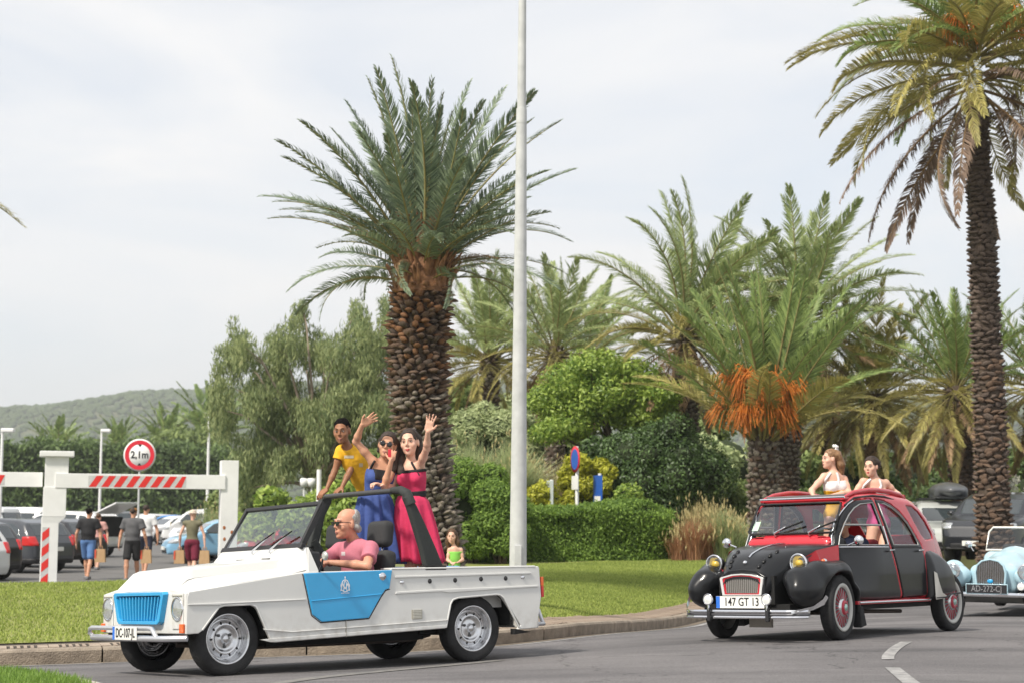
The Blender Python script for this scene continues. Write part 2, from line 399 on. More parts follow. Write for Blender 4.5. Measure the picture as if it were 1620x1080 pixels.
asphalt = mat('asphalt', (.185,.178,.182), .85, var=.0, col2=(.125,.121,.125), vscale=.55, bump=.5, bscale=130)
t_ = asphalt.node_tree; n_ = t_.nodes.new('ShaderNodeTexNoise'); n_.inputs['Scale'].default_value = 95; n_.inputs['Detail'].default_value = 3
c_ = [n for n in t_.nodes if n.type == 'TEX_COORD'][0]; t_.links.new(c_.outputs['Object'], n_.inputs['Vector'])
mx_ = t_.nodes.new('ShaderNodeMix'); mx_.data_type = 'RGBA'; mx_.blend_type = 'OVERLAY'; mx_.inputs[0].default_value = .75
rr_ = [n for n in t_.nodes if n.type == 'VALTORGB'][0]; pb_ = t_.nodes['Principled BSDF']
rc_ = t_.nodes.new('ShaderNodeValToRGB'); rc_.color_ramp.elements[0].position = .35; rc_.color_ramp.elements[1].position = .66; rc_.color_ramp.elements[0].color = (.24,.23,.23,1); rc_.color_ramp.elements[1].color = (.8,.79,.77,1)
t_.links.new(n_.outputs['Fac'], rc_.inputs[0]); t_.links.new(rr_.outputs[0], mx_.inputs[6]); t_.links.new(rc_.outputs[0], mx_.inputs[7]); 
vo_ = t_.nodes.new('ShaderNodeTexVoronoi'); vo_.feature = 'DISTANCE_TO_EDGE'; vo_.inputs['Scale'].default_value = .42
ns_ = t_.nodes.new('ShaderNodeTexNoise'); ns_.inputs['Scale'].default_value = 2.2; ns_.inputs['Detail'].default_value = 6; ad_ = t_.nodes.new('ShaderNodeMix'); ad_.data_type = 'RGBA'; ad_.blend_type = 'LINEAR_LIGHT'; ad_.inputs[0].default_value = .35
t_.links.new(c_.outputs['Object'], ns_.inputs['Vector']); t_.links.new(c_.outputs['Object'], ad_.inputs[6]); t_.links.new(ns_.outputs['Color'], ad_.inputs[7]); t_.links.new(ad_.outputs[2], vo_.inputs['Vector'])
cr_ = t_.nodes.new('ShaderNodeValToRGB'); cr_.color_ramp.elements[0].position = .0; cr_.color_ramp.elements[0].color = (.45,.45,.45,1); cr_.color_ramp.elements[1].position = .006; cr_.color_ramp.elements[1].color = (1,1,1,1); t_.links.new(vo_.outputs['Distance'], cr_.inputs[0])
st_ = t_.nodes.new('ShaderNodeTexNoise'); st_.inputs['Scale'].default_value = .9; st_.inputs['Detail'].default_value = 2; mpp_ = t_.nodes.new('ShaderNodeMapping'); mpp_.inputs['Rotation'].default_value = (0,0,-.6); mpp_.inputs['Scale'].default_value = (.18, 1.6, 1); t_.links.new(c_.outputs['Object'], mpp_.inputs[0]); t_.links.new(mpp_.outputs[0], st_.inputs['Vector'])
sr_ = t_.nodes.new('ShaderNodeValToRGB'); sr_.color_ramp.elements[0].position = .36; sr_.color_ramp.elements[0].color = (.74,.74,.75,1); sr_.color_ramp.elements[1].position = .56; sr_.color_ramp.elements[1].color = (1.0,1.0,1.0,1); t_.links.new(st_.outputs['Fac'], sr_.inputs[0])
m1_ = t_.nodes.new('ShaderNodeMix'); m1_.data_type = 'RGBA'; m1_.blend_type = 'MULTIPLY'; m1_.inputs[0].default_value = 1; t_.links.new(mx_.outputs[2], m1_.inputs[6]); t_.links.new(cr_.outputs[0], m1_.inputs[7])
m2_ = t_.nodes.new('ShaderNodeMix'); m2_.data_type = 'RGBA'; m2_.blend_type = 'MULTIPLY'; m2_.inputs[0].default_value = 1; t_.links.new(m1_.outputs[2], m2_.inputs[6]); t_.links.new(sr_.outputs[0], m2_.inputs[7]); t_.links.new(m2_.outputs[2], pb_.inputs['Base Color'])
asphalt_lot = mat('asphalt_lot', (.16,.155,.15), .9, col2=(.115,.112,.11), vscale=.6, bump=.3, bscale=50)
kerbm = mat('kerb_concrete', (.36,.30,.235), .9, col2=(.20,.165,.13), vscale=6, bump=.6, bscale=60)
paverm = mat('paver_stone', (.34,.265,.20), .9, col2=(.20,.15,.115), vscale=5, bump=.6, bscale=70)
mortar = mat('paver_bed', (.07,.06,.05), .95, bump=.5, bscale=90)
paintw = mat('road_paint', (.42,.41,.40), .7, col2=(.17,.17,.17), vscale=9)
lawn_m = mat('lawn_soil', (.26,.28,.08), .9, col2=(.18,.20,.05), vscale=1.6, bump=.7, bscale=90)
terr_m = mat('terrain_soil', (.13,.17,.05), .95, col2=(.19,.18,.08), vscale=.3, bump=.5, bscale=10)

def strip(name, A, B, rows, zf, m, smooth=True, kind='structure'):
    """grid between polylines A and B (n,2)"""
    n = len(A); T = np.linspace(0, 1, rows)[:,None,None]; G = A[None]*(1-T)+B[None]*T; Z = zf(G[...,0], G[...,1], T[...,0]+0*G[...,0])
    V = np.concatenate([G, Z[...,None]], 2).reshape(-1, 3); i = np.arange(rows-1)[:,None]*n+np.arange(n-1)[None]
    o = ob(name, mesh_np(name, V, np.stack([i,i+1,i+n+1,i+n], -1).reshape(-1,4), smooth, m))
    if kind: o['kind'] = kind
    return o
# road: from the kerb towards and past the camera side
near = np.stack([np.linspace(-13, 9, len(KB)), np.full(len(KB), 7.5)], 1)
strip('road', KB, near, 60, lambda x, y, t: zroad(x, y), asphalt)
ra = np.array([[x, 7.5] for x in np.linspace(9, 34, 30)]); rb = np.array([[KB[-1][0]+(34-KB[-1][0])*t, KB[-1][1]+8*t] for t in np.linspace(0, 1, 30)])
strip('road_junction', ra, rb, 60, lambda x, y, t: zroad(x, y), asphalt)
# lawn behind the pavers
LA = offs(.14+.44); keep = np.arange(len(LA)); 
LAx = LA[:,0]
LB = np.stack([LAx*1.15, np.interp(LAx, [-14,-8,-3,0,3,6], [28,29,31.5,35.5,38.5,44])], 1)
LB[:,1] = np.maximum(LB[:,1], LA[:,1]+1.0)
LZ = np.interp(LAx, [-14,-9,-5,-2.2,0,3,5], [.42,.46,.50,.56,.63,.68,.7])
def zlawn_grid(x, y, t):
    z0 = (KZ+KH+.030)[None]+0*t; z1 = LZ[None]+0*t; p = t*(1.9-.9*t)
    return z0+(z1-z0)*p+.018*np.sin(x*2.1+y*.7)*np.sin(y*1.3)*np.minimum(1, t*8)
lawn = strip('grass_lawn', LA, LB, 50, zlawn_grid, lawn_m)
lv = np.array([v.co[:] for v in lawn.data.vertices]).reshape(50, -1, 3)
# back slope of the lawn down to the car park
LBz = lv[-1][:,2]
def zback(x, y, t): return LBz[None]*(1-t)+(terrain(x, y)+.05)*t
strip('grass_bank', LB, LB+np.array([0, 4.5]), 8, zback, lawn_m)
# car park sheet
lx = np.linspace(-46, -1.5, 30)
lot = strip('parking_lot', np.stack([lx, np.full(30, 30.)], 1), np.stack([lx*2.6-14, np.full(30, 152.)], 1), 30, lambda x, y, t: -.0+0*x, asphalt_lot)
# terrain to the horizon
gx_ = np.concatenate([[-3000,-1200,-500,-200,-110], np.linspace(-80, 80, 110), [110,200,500,1200,3000]]); gy_ = np.concatenate([[-200,-60,-10,6,20], np.linspace(28, 170, 100), [200,400,900,2000,4000]])
X_, Y_ = np.meshgrid(gx_, gy_); Z_ = terrain(X_, Y_); Z_ = np.where(Y_ < 30, -.6, Z_); n = len(gx_); i = np.arange(len(gy_)-1)[:,None]*n+np.arange(n-1)[None]
Z_ = np.where((Y_ < 42) & (X_ > -9), np.minimum(Z_, -.12), Z_); 
Z_ = np.where((X_ > 5) & (Y_ < 46), np.minimum(Z_, .15), Z_)
o = ob('ground', mesh_np('ground', np.stack([X_, Y_, Z_], -1).reshape(-1, 3), np.stack([i,i+1,i+n+1,i+n], -1).reshape(-1, 4), True, terr_m)); o['kind'] = 'structure'

# ---- kerb stones, gutter line, pavers
kerb = thing('kerb', None, None); kerb['kind'] = 'structure'
def along(i, d, dz=0):
    p = KB[i]+KN[i]*d; return (p[0], p[1], KZ[i]+dz)
step = 4                                            # one metre per stone
r_ = random.Random(3)
for i in range(0, len(KB)-step-1, step):
    mb = MB(); n = step; jz = r_.uniform(-.004, .004); jj = r_.uniform(-.005,.005); V = []
    idx = np.linspace(i+.035, i+step-.035, 5)
    for q in idx:
        f = int(math.floor(q)); t = q-f; g = min(f+1, len(KB)-1); P = KB[f]*(1-t)+KB[g]*t; Nn = KN[f]*(1-t)+KN[g]*t; z = KZ[f]*(1-t)+KZ[g]*t+jz
        for d, h in ((.012+jj,-.08),(.0+jj,KH-.022),(.018+jj,KH),(.14,KH+.004),(.14,-.08)): V.append((P[0]+Nn[0]*d, P[1]+Nn[1]*d, z+h))
    Fs = [(a*5+b, a*5+(b+1) % 5, (a+1)*5+(b+1) % 5, (a+1)*5+b) for a in range(4) for b in range(5)]+[(0,1,2,3,4),(24,23,22,21,20)]
    mb.add(V, Fs).build('kerb_stone', kerbm, kerb)
# bed below joints
strip('kerb_bed', offs(.02), offs(.60), 3, lambda x, y, t: KZ[None]+KH-.03+.05*t, mortar)
pv = thing('paving_strip', None, None); pv['kind'] = 'structure'
protos = []
for k in range(3):
    j = .006*k; mb = MB(); mb.add([(-.073+j,-.215,-.05),(.073,-.215,-.05),(.073,.215,-.05),(-.073,.215-j,-.05),(-.066+j,-.208,.0),(.066,-.208,.0),(.066,.208,.0),(-.066,.208-j,.0)],
        [(4,5,6,7),(0,1,5,4),(1,2,6,5),(2,3,7,6),(3,0,4,7)]); protos.append(mb.mesh('paver', paverm))
pk = resample(kp, .165); pn = normals2(pk); pz = zroad(pk[:,0], pk[:,1])
left_of = KB[np.argmin(abs(KB[:,0]-(-2.2)))][0]
slab = []
cnt = 0
for i in range(len(pk)):
    if pk[i][0] < left_of or cnt > 290: continue
    p = pk[i]+pn[i]*(.145+.220); a = math.atan2(pn[i][1], pn[i][0])-PI/2
    o = ob('paver', protos[r_.randrange(3)], pv, loc=(p[0], p[1], pz[i]+KH+.025+r_.uniform(-.004,.007)), rot=(.11+r_.uniform(-.015,.015), r_.uniform(-.015,.015), a+r_.uniform(-.03,.03))); cnt += 1
# at the left the strip is concrete drain slabs with slots
slabm = mat('drain_slab_concrete', (.40,.33,.26), .9, col2=(.27,.21,.165), vscale=4, bump=.5, bscale=60)
slotm = mat('drain_slot_dark', (.035,.03,.025), .9)
gi = [i for i in range(0, len(KB)-4, 2) if KB[i][0] < left_of-.3]
for i in gi:
    P0, P1 = KB[i]+KN[i]*.145, KB[min(i+2, len(KB)-1)]+KN[min(i+2, len(KB)-1)]*.145; t = (P1-P0); ln = np.linalg.norm(t); t /= ln; nv = np.array([-t[1], t[0]]); z0, z1 = KZ[i], KZ[i+2]
    s_ = thing('drain_slab', None, None, loc=(P0[0], P0[1], z0), parent=pv); s_.rotation_euler = (0, -math.atan2(z1-z0, ln), math.atan2(t[1], t[0])); s_['kind'] = 'structure'
    mb = MB(); a = .004; b = ln-.004
    xs = [a]+[v for k in range(5) for v in (.10+k*.065, .10+k*.065+.033)]+[b]
    for k in range(len(xs)-1):
        if k % 2 == 0: mb.box((xs[k], 0, KH-.06), (xs[k+1], .43, KH+.012))
        else:
            mb.box((xs[k], 0, KH-.06), (xs[k+1], .075, KH+.002)); mb.box((xs[k], .32, KH-.06), (xs[k+1], .43, KH+.012))
    mb.build('slab', slabm, s_)
    MB().box((xs[1], .05, KH-.065), (xs[-2], .34, KH-.035)).build('drain_slot', slotm, s_)

def ribbon(name, P, width, up, m, zf=zroad, kind='structure'):
    N_ = normals2(P); A = P-N_*width/2; B = P+N_*width/2; n = len(P)
    V = np.concatenate([np.column_stack([A, zf(A[:,0], A[:,1])+up]), np.column_stack([B, zf(B[:,0], B[:,1])+up])]); i = np.arange(n-1)
    o = ob(name, mesh_np(name, V, np.stack([i,i+1,i+n+1,i+n], -1), True, m)); o['kind'] = kind; return o
ribbon('road_edge_line', offs(-.28), .10, .004, paintw)
gut = mat('gutter_dust', (.22,.17,.115), .95, col2=(.12,.105,.09), vscale=5)
ribbon('gutter_dust_strip', offs(-.09), .17, .003, gut)
def mark(pts, width, m=paintw, name='road_marking'):
    P = np.array([hit_road(*q) for q in pts]); ribbon(name, resample(P, .15), width, .005, m)
mark([(1434,1015),(1418,1024),(1406,1036),(1405,1044)], .10)
mark([(1412,1056),(1424,1066),(1440,1079),(1452,1090)], .11)
worn = mat('worn_road_paint', (.24,.225,.205), .8, col2=(.13,.13,.13), vscale=14)
mark([(330,1100),(470,1076),(600,1062),(700,1053),(800,1043)], .16, worn)

# ---- near-left traffic island corner
isl = [hit_road(*q) for q in ((-60,1078),(20,1081),(85,1088),(135,1098),(175,1112),(190,1140))]
isl = resample(np.array(isl), .1); izz = zroad(isl[:,0], isl[:,1]); inn = -normals2(isl)
mb = MB(); n = len(isl); V = []
for k in range(n):
    for d, h in ((0,-.05),(0,.09),(.015,.105),(.13,.105),(.13,-.05)): q = isl[k]+inn[k]*d; V.append((q[0], q[1], izz[k]+h))
mb.add(V, [(a*5+b, a*5+(b+1) % 5, (a+1)*5+(b+1) % 5, (a+1)*5+b) for a in range(n-1) for b in range(5)])
isk = mb.build('island_kerb', mat('pale_kerb', (.48,.45,.39), .85, col2=(.36,.32,.27), vscale=5, bump=.5)); isk['kind'] = 'structure'
ia = isl+inn*.12; ctr = np.array([-5.2, 12.0]); ib = ia*.25+ctr*.75
isg = strip('island_grass', ia, ib, 10, lambda x, y, t: zroad(x, y)+.10+.05*t, lawn_m)

# ---- grass blades (stuff)
def blades(name, P, h, m, seed=1, width=.006, lean=.6):
    g = np.random.default_rng(seed); n = len(P); a = g.uniform(0, 2*PI, n); hh = h*g.uniform(.5, 1.2, n); le = hh*lean*g.uniform(0, 1, n); b = g.uniform(0, 2*PI, n)
    d = np.stack([np.cos(a), np.sin(a), 0*a], 1)*width; top = P+np.stack([np.cos(b)*le, np.sin(b)*le, hh], 1)
    V = np.stack([P-d, P+d, top], 1).reshape(-1, 3); o = ob(name, mesh_np(name, V, np.arange(3*n).reshape(-1, 3), False, m)); return o
def scatter(Gr, n, seed):
    g = np.random.default_rng(seed); r, c = Gr.shape[:2]; i = (g.uniform(0, 1, n)**1.0*(r-1)); j = g.uniform(0, c-1.001, n); i0 = i.astype(int).clip(0, r-2); j0 = j.astype(int); u = (i-i0)[:,None]; v = (j-j0)[:,None]
    return Gr[i0,j0]*(1-u)*(1-v)+Gr[i0+1,j0]*u*(1-v)+Gr[i0,j0+1]*(1-u)*v+Gr[i0+1,j0+1]*u*v
sel = (lv[0][:,0] > -8.5) & (lv[0][:,0] < 5)
GL = lv[:,sel]
gm = leafmat('grass_blade', (.11,.15,.03), (.26,.30,.075), .3, .8, third=(.52,.42,.21), gain=1.6)
o = blades('grass', scatter(GL, 170000, 5), .036, gm, 2, .010); tag(o, 'short green lawn with straw-coloured patches behind the kerb', 'grass', kind='stuff')
iv = np.array([v.co[:] for v in isg.data.vertices]).reshape(10, -1, 3)
o = blades('grass', scatter(iv, 16000, 6), .06, leafmat('island_blade', (.06,.12,.015), (.17,.26,.05), .3), 3, .006); tag(o, 'tufty green grass on the traffic island in the near left corner', 'grass', kind='stuff')

# ---- far hill
hx = np.linspace(-1500, 1800, 160); hy = np.linspace(900, 2300, 30)
HX, HY = np.meshgrid(hx, hy); 
px_ = 810+HX/1500*2700
ridge = np.interp(px_, [-2000,-600,0,120,200,300,345,450,620,900,1300,1600,2500], [740,700,662,646,637,627,624,618,612,610,622,640,700])
ridge = ridge+3*np.sin(HX*.045)+2*np.sin(HX*.11+1)+1.5*np.sin(HX*.31)
top = (810-ridge)/2700*1500+1.72+1
sh = ss((HY-900)/600)*.99+.01; sh = np.where(HY > 1500, 1-.5*ss((HY-1500)/800), sh)
HZ = top*sh*(1+.08*(1-sh)*np.sin(HX*.02+HY*.01))-4*(1-sh)+1.5*np.sin(HX*.09)*np.sin(HY*.05)
n = len(hx); i = np.arange(len(hy)-1)[:,None]*n+np.arange(n-1)[None]
hm = mat('hill_scrub', (.08,.105,.045), .95, col2=(.12,.125,.065), vscale=.02, bump=1, bscale=.08)
hm.node_tree.nodes['Bump'].inputs['Distance'].default_value = 6
o = ob('hill', mesh_np('hill', np.stack([HX, HY, HZ], -1).reshape(-1, 3), np.stack([i,i+1,i+n+1,i+n], -1).reshape(-1, 4), True, hm)); o['kind'] = 'structure'
# trees covering the hill, one mass
g_ = np.random.default_rng(9); k = 26000; qx = g_.uniform(-800, 900, k); qy = g_.uniform(1000, 1560, k)
from_x = (qx-hx[0])/(hx[1]-hx[0]); from_y = (qy-hy[0])/(hy[1]-hy[0]); i0 = from_y.astype(int); j0 = from_x.astype(int); u = from_y-i0; v = from_x-j0
qz = HZ[i0,j0]*(1-u)*(1-v)+HZ[i0+1,j0]*u*(1-v)+HZ[i0,j0+1]*(1-u)*v+HZ[i0+1,j0+1]*u*v
ico = MB().sphere((0,0,0), 1, 6); IV = np.array(ico.v); IF = ico.f
IF4 = np.array([f for f in IF]); s_ = g_.uniform(1.5, 3.6, k); V = (IV[None]*np.stack([s_*1.1, s_*1.1, s_*.8], 1)[:,None]+np.stack([qx, qy, qz+s_*.3], 1)[:,None]).reshape(-1, 3)
Fq = (IF4[None]+(np.arange(k)*len(IV))[:,None,None]).reshape(-1, 4)
o = ob('hillside_woodland', mesh_np('hillside_woodland', V, Fq, True, mat('hill_trees', (.09,.12,.05), .95, col2=(.06,.09,.035), vscale=.05))); tag(o, 'dark green scrub and trees covering the far hillside', 'woodland', kind='stuff')
# ================================================================ palms
def frond_mesh(name, bend, n=78, leaf=.17, vee=.5, droop=.35, seed=1, wl=.0062, taper=.35, m=None, stem=None, twist=0):
    """unit-length feather frond: leaves the origin along +X, bends down by `bend` radians; leaflets on both sides"""
    g = np.random.default_rng(seed); N_ = 24; s = np.linspace(0, 1, N_); ang = -bend*(s**1.35); dx = np.cos(ang)/(N_-1); dz = np.sin(ang)/(N_-1)
    cx = np.concatenate([[0], np.cumsum(dx[:-1])]); cz = np.concatenate([[0], np.cumsum(dz[:-1])])
    def P(t): return np.stack([np.interp(t, s, cx), 0*t, np.interp(t, s, cz)], -1)
    def A(t): return -bend*t**1.35
    V = []; Fs = []; mi = []
    # rachis: triangular tube
    rr = .011*(1-s*.85)
    for i in range(N_):
        c = np.array([cx[i], 0, cz[i]]); a = ang[i]; up = np.array([-math.sin(a), 0, math.cos(a)])
        for k in range(3): V.append(c+rr[i]*(np.array([0,1,0])*math.cos(2*PI*k/3+PI/2)+up*math.sin(2*PI*k/3+PI/2)))
    for i in range(N_-1):
        for k in range(3): Fs.append((i*3+k, i*3+(k+1) % 3, (i+1)*3+(k+1) % 3, (i+1)*3+k)); mi.append(1)
    V = [np.array(V)]; base = N_*3
    t = np.sort(g.uniform(.13, 1, n*2)); side = np.where(np.arange(n*2) % 2 == 0, 1., -1.)
    ln = leaf*(np.sin(PI*np.clip(t*.86+.09, 0, 1))**.6)*(1-taper*t)*g.uniform(.85, 1.15, n*2)
    a = A(t); T = np.stack([np.cos(a), 0*a, np.sin(a)], -1); U = np.stack([-np.sin(a), 0*a, np.cos(a)], -1); Y = np.array([0,1,0])
    fw = (.55+.75*t+g.normal(0, .07, n*2))[:,None]; v = (vee+g.normal(0, .13, n*2))[:,None]
    D = T*fw+Y*side[:,None]*(1.0-.35*t[:,None])+U*v; D /= np.linalg.norm(D, axis=1)[:,None]
    D2 = D+np.array([0,0,-1])*(droop*g.uniform(.5, 1.4, n*2))[:,None]; D2 /= np.linalg.norm(D2, axis=1)[:,None]
    p0 = P(t); p1 = p0+D*(ln*.55)[:,None]; p2 = p1+D2*(ln*.45)[:,None]; W = np.cross(D, U+Y*side[:,None]*.3); W /= np.linalg.norm(W, axis=1)[:,None]; W = W*wl
    Q = np.stack([p0-W*.5, p0+W*.5, p1+W*.9, p1-W*.9, p2], 1).reshape(-1, 3); V.append(Q)
    for i in range(n*2):
        b = base+i*5; Fs.append((b, b+1, b+2, b+3)); Fs.append((b+3, b+2, b+4)); mi += [0, 0]
    me = mesh_np(name, np.concatenate(V), Fs, False, [m, stem]); me.polygons.foreach_set('material_index', np.array(mi, np.int32)); return me

stem_g = mat('palm_rachis', (.30,.29,.11), .6, col2=(.22,.16,.07), vscale=8)
stem_d = mat('palm_rachis_dry', (.25,.16,.08), .8)
PAL = {
 'blue':  leafmat('palm_leaf_bluegreen', (.07,.10,.07), (.21,.255,.16), .25, .45, third=(.32,.32,.15)),
 'green': leafmat('palm_leaf_green', (.08,.125,.04), (.26,.33,.11), .35, .5, third=(.30,.27,.11)),
 'pale':  leafmat('palm_leaf_pale', (.11,.155,.06), (.36,.42,.18), .35, .5, third=(.34,.30,.14)),
 'olive': leafmat('palm_leaf_olive', (.14,.135,.035), (.38,.33,.12), .3, .5, third=(.34,.25,.12)),
 'dry':   leafmat('palm_leaf_dry', (.12,.075,.045), (.34,.23,.13), .2, .8),
 'brown': leafmat('palm_leaf_brown', (.085,.06,.045), (.22,.155,.115), .15, .85),
}
def fronds(style, leaf=.16, vee=.45, droop=.5, n=112, wl=.0036):
    st = stem_d if style in ('dry', 'brown') else stem_g
    return [frond_mesh('frond', b, n=n, leaf=leaf, vee=vee, droop=droop, seed=i+3, m=PAL[style], stem=st, wl=wl) for i, b in enumerate((.25,.5,.8,1.15,1.6))]
FR = {k: fronds(k) for k in ('blue', 'green', 'olive')}; FR['blue'] = fronds('blue', .150, .42, .5, 110, .0042)
FR['pale'] = fronds('pale', .21, .35, .9, 110, .0036)
FR['dry'] = fronds('dry', .17, .2, .9, 90); FR['brown'] = fronds('brown', .13, .1, 1.3, 120, .0045)
FR['far'] = fronds('green', .22, .4, .4, 24, .022)
def put_frond(parent, me, az, el, Lf, roll=0, base=(0,0,0), name='frond', lean=0):
    """el = angle of the frond's start above the horizontal"""
    M = Matrix.Rotation(az, 4, 'Z') @ Matrix.Rotation(-el, 4, 'Y') @ Matrix.Rotation(roll, 4, 'X')
    o = bpy.data.objects.new(name, me); C.objects.link(o); o.parent = parent
    if lean: M = Matrix.Rotation(lean, 4, 'Y') @ M        # blown over towards +X
    o.matrix_local = Matrix.Translation(base) @ M @ Matrix.Scale(Lf, 4); return o
def crown(parent, top, n, Lf, style, el_hi=1.35, el_lo=-.6, bend=(.3, 1.1), seed=1, wind=0, rad=.25, jit=.12, power=1.0, dz=.5, lenvar=.15, dead=0, deadstyle='dry', skip=None, azr=None):
    r = random.Random(seed); az = r.uniform(0, 6.28)
    for i in range(n):
        t = (i+.5)/n; tt = t**power; el = el_hi+(el_lo-el_hi)*tt+r.uniform(-jit, jit); az += 2.39996
        a = az+r.uniform(-.15, .15)
        if azr: a = azr[0]+(azr[1]-azr[0])*((a % 6.283)/6.283)
        st = style if isinstance(style, str) else (style[0] if t < style[2] else style[1]); b = bend[0]+(bend[1]-bend[0])*tt
        if dead and t > 1-dead: st = deadstyle; b = .55; el = el_lo-.15+r.uniform(-.25, .15)
        k = min(range(5), key=lambda q: abs((.25,.5,.8,1.15,1.6)[q]-b-r.uniform(-.15, .15)))
        f = FR[st][k]; L_ = Lf*(1-r.uniform(0, lenvar))*(.82+.18*math.sin(PI*min(1, t+.25)))
        base = (top[0]+rad*math.cos(a)*min(1, t*1.6), top[1]+rad*math.sin(a)*min(1, t*1.6), top[2]-dz*tt)
        put_frond(parent, f, a, el, L_, r.uniform(-.7, .7), base, lean=wind*r.uniform(.5, 1.1)*(.35+.65*max(0, math.sin(el))) if wind else 0)
stub_cols = {
 'orange': mat('leaf_base_orange', (.34,.17,.08), .85, col2=(.11,.055,.03), vscale=7, bump=.5),
 'brown': mat('leaf_base_brown', (.21,.14,.095), .9, col2=(.065,.038,.025), vscale=7, bump=.5),
 'grey': mat('leaf_base_grey', (.33,.29,.235), .9, col2=(.10,.08,.062), vscale=6, bump=.6),
 'dark': mat('leaf_base_dark', (.17,.125,.10), .9, col2=(.06,.045,.035), vscale=6, bump=.6),
}
bark_core = mat('trunk_core', (.05,.033,.023), .95, col2=(.10,.075,.055), vscale=9, bump=.8, bscale=30)
def trunk(parent, path, rad, per_ring, ring, size, matf, out=.06, limit=300, seed=1, flat=1.0, stuffcol='brown', tilt=.9):
    """path: list of (x,y,z) local, rad: radii; leaf bases in spirals; the ones nearest the camera are parts"""
    path = np.array(path, float); rad = np.array(rad, float); s = np.concatenate([[0], np.cumsum(np.linalg.norm(np.diff(path, axis=0), axis=1))]); H = s[-1]
    def Pc(u): return np.array([np.interp(u, s, path[:,k]) for k in range(3)])
    mb = MB(); k = 24; us = np.linspace(0, H, k); mb.tube([Pc(u) for u in us], [float(np.interp(u, s, rad))*(.93+.05*math.sin(i*2.1)) for i, u in enumerate(us)], 18); mb.build('trunk', bark_core, parent)
    r = random.Random(seed); items = []; nr = int(H/ring)
    for i in range(nr):
        u = (i+.5)*ring; c = Pc(u); d = Pc(min(H, u+.05))-Pc(max(0, u-.05)); d /= np.linalg.norm(d); R_ = float(np.interp(u, s, rad))
        for j in range(per_ring):
            a = 2*PI*(j+.5*(i % 2))/per_ring+i*.11+r.uniform(-.1, .1); u2 = r.uniform(-.3, .3)*ring; nrm = Vector((math.cos(a), math.sin(a), 0)); nrm = (nrm-Vector(d)*nrm.dot(Vector(d))).normalized()
            items.append((nrm.y, u/H, Vector(c)+nrm*(R_*.96)+Vector(d)*u2, nrm, Vector(d), r.uniform(.8, 1.2)))
    items.sort(key=lambda q: q[0]); protos = {}
    base = [(-.40,-.35,-.55),(.40,-.35,-.55),(.36,.1,-.5),(-.36,.1,-.5),(-.60,.0,.0),(.60,.0,.0),(.30,1.0,.30),(-.30,1.0,.30),(-.2,.75,.52),(.2,.75,.52),(0,-.2,.62)]
    bf = [(0,1,5,4),(0,4,7,3),(1,2,6,5),(3,7,6,2),(4,5,10),(7,8,9,6),(4,10,8,7),(5,6,9,10),(10,9,8),(0,3,2,1)]
    def stub_mesh(m): 
        if m.name not in protos: protos[m.name] = mesh_np('leaf_base', np.array(base), bf, False, m)
        return protos[m.name]
    allv = []; allf = []; mats = []; fm = []
    for q, (ny, t, p, nrm, d, sc) in enumerate(items):
        m = stub_cols[matf(t, r)]; x = d.cross(nrm).normalized(); zz = d.copy()
        M = Matrix(((x.x*size*sc, nrm.x*out*sc, zz.x*size*flat, p.x), (x.y*size*sc, nrm.y*out*sc, zz.y*size*flat, p.y), (x.z*size*sc, nrm.z*out*sc, zz.z*size*flat, p.z), (0,0,0,1)))
        M = M @ Matrix.Rotation(r.uniform(-.45, .45), 4, 'Y') @ Matrix.Rotation(r.uniform(-.35, .25), 4, 'X') @ Matrix.Diagonal((r.uniform(.75,1.15), r.uniform(.6,1.5), r.uniform(.7,1.2), 1))
        if q < limit:
            o = bpy.data.objects.new('leaf_base', stub_mesh(m)); C.objects.link(o); o.parent = parent; o.matrix_local = M
        else:
            nb = len(allv); allv += [tuple(M @ Vector(v)) for v in base]; allf += [tuple(i+nb for i in f) for f in bf]
            if m not in mats: mats.append(m)
            fm += [mats.index(m)]*len(bf)
    if allv:
        me = mesh_np('leaf_bases', np.array(allv), allf, False, mats); me.polygons.foreach_set('material_index', np.array(fm, np.int32)); o = ob('leaf_bases', me, parent); o['kind'] = 'stuff'

def pal(name, label, base, group='palm trees'): return thing(name, label, 'palm tree', tuple(base), group=group)
def rel(p, b): return tuple(np.array(p)-np.array(b))

# ---- the large palm in the centre
b = at(698, 925, 27); p = pal('palm_tree', 'large palm with a thick stubbed trunk and stiff blue-green crown, behind the white open car', b)
path = [rel(at(x, y, 27), b) for x, y in ((700,930),(697,860),(688,800),(676,730),(664,650),(661,580),(664,500),(668,452))]
trunk(p, path, [.33,.29,.27,.31,.385,.415,.43,.41], 17, .080, .125, lambda t, r: ('grey' if r.random() < .85 else 'dark') if t < .52 else (('brown' if r.random() < .55 else 'grey') if t < .68 else ('orange' if r.random() < .18+.35*(t-.68)/.3 else 'brown' if r.random() < .7 else 'dark')), .115, 300, 3, flat=.62)
top = rel(at(668, 450, 27), b)
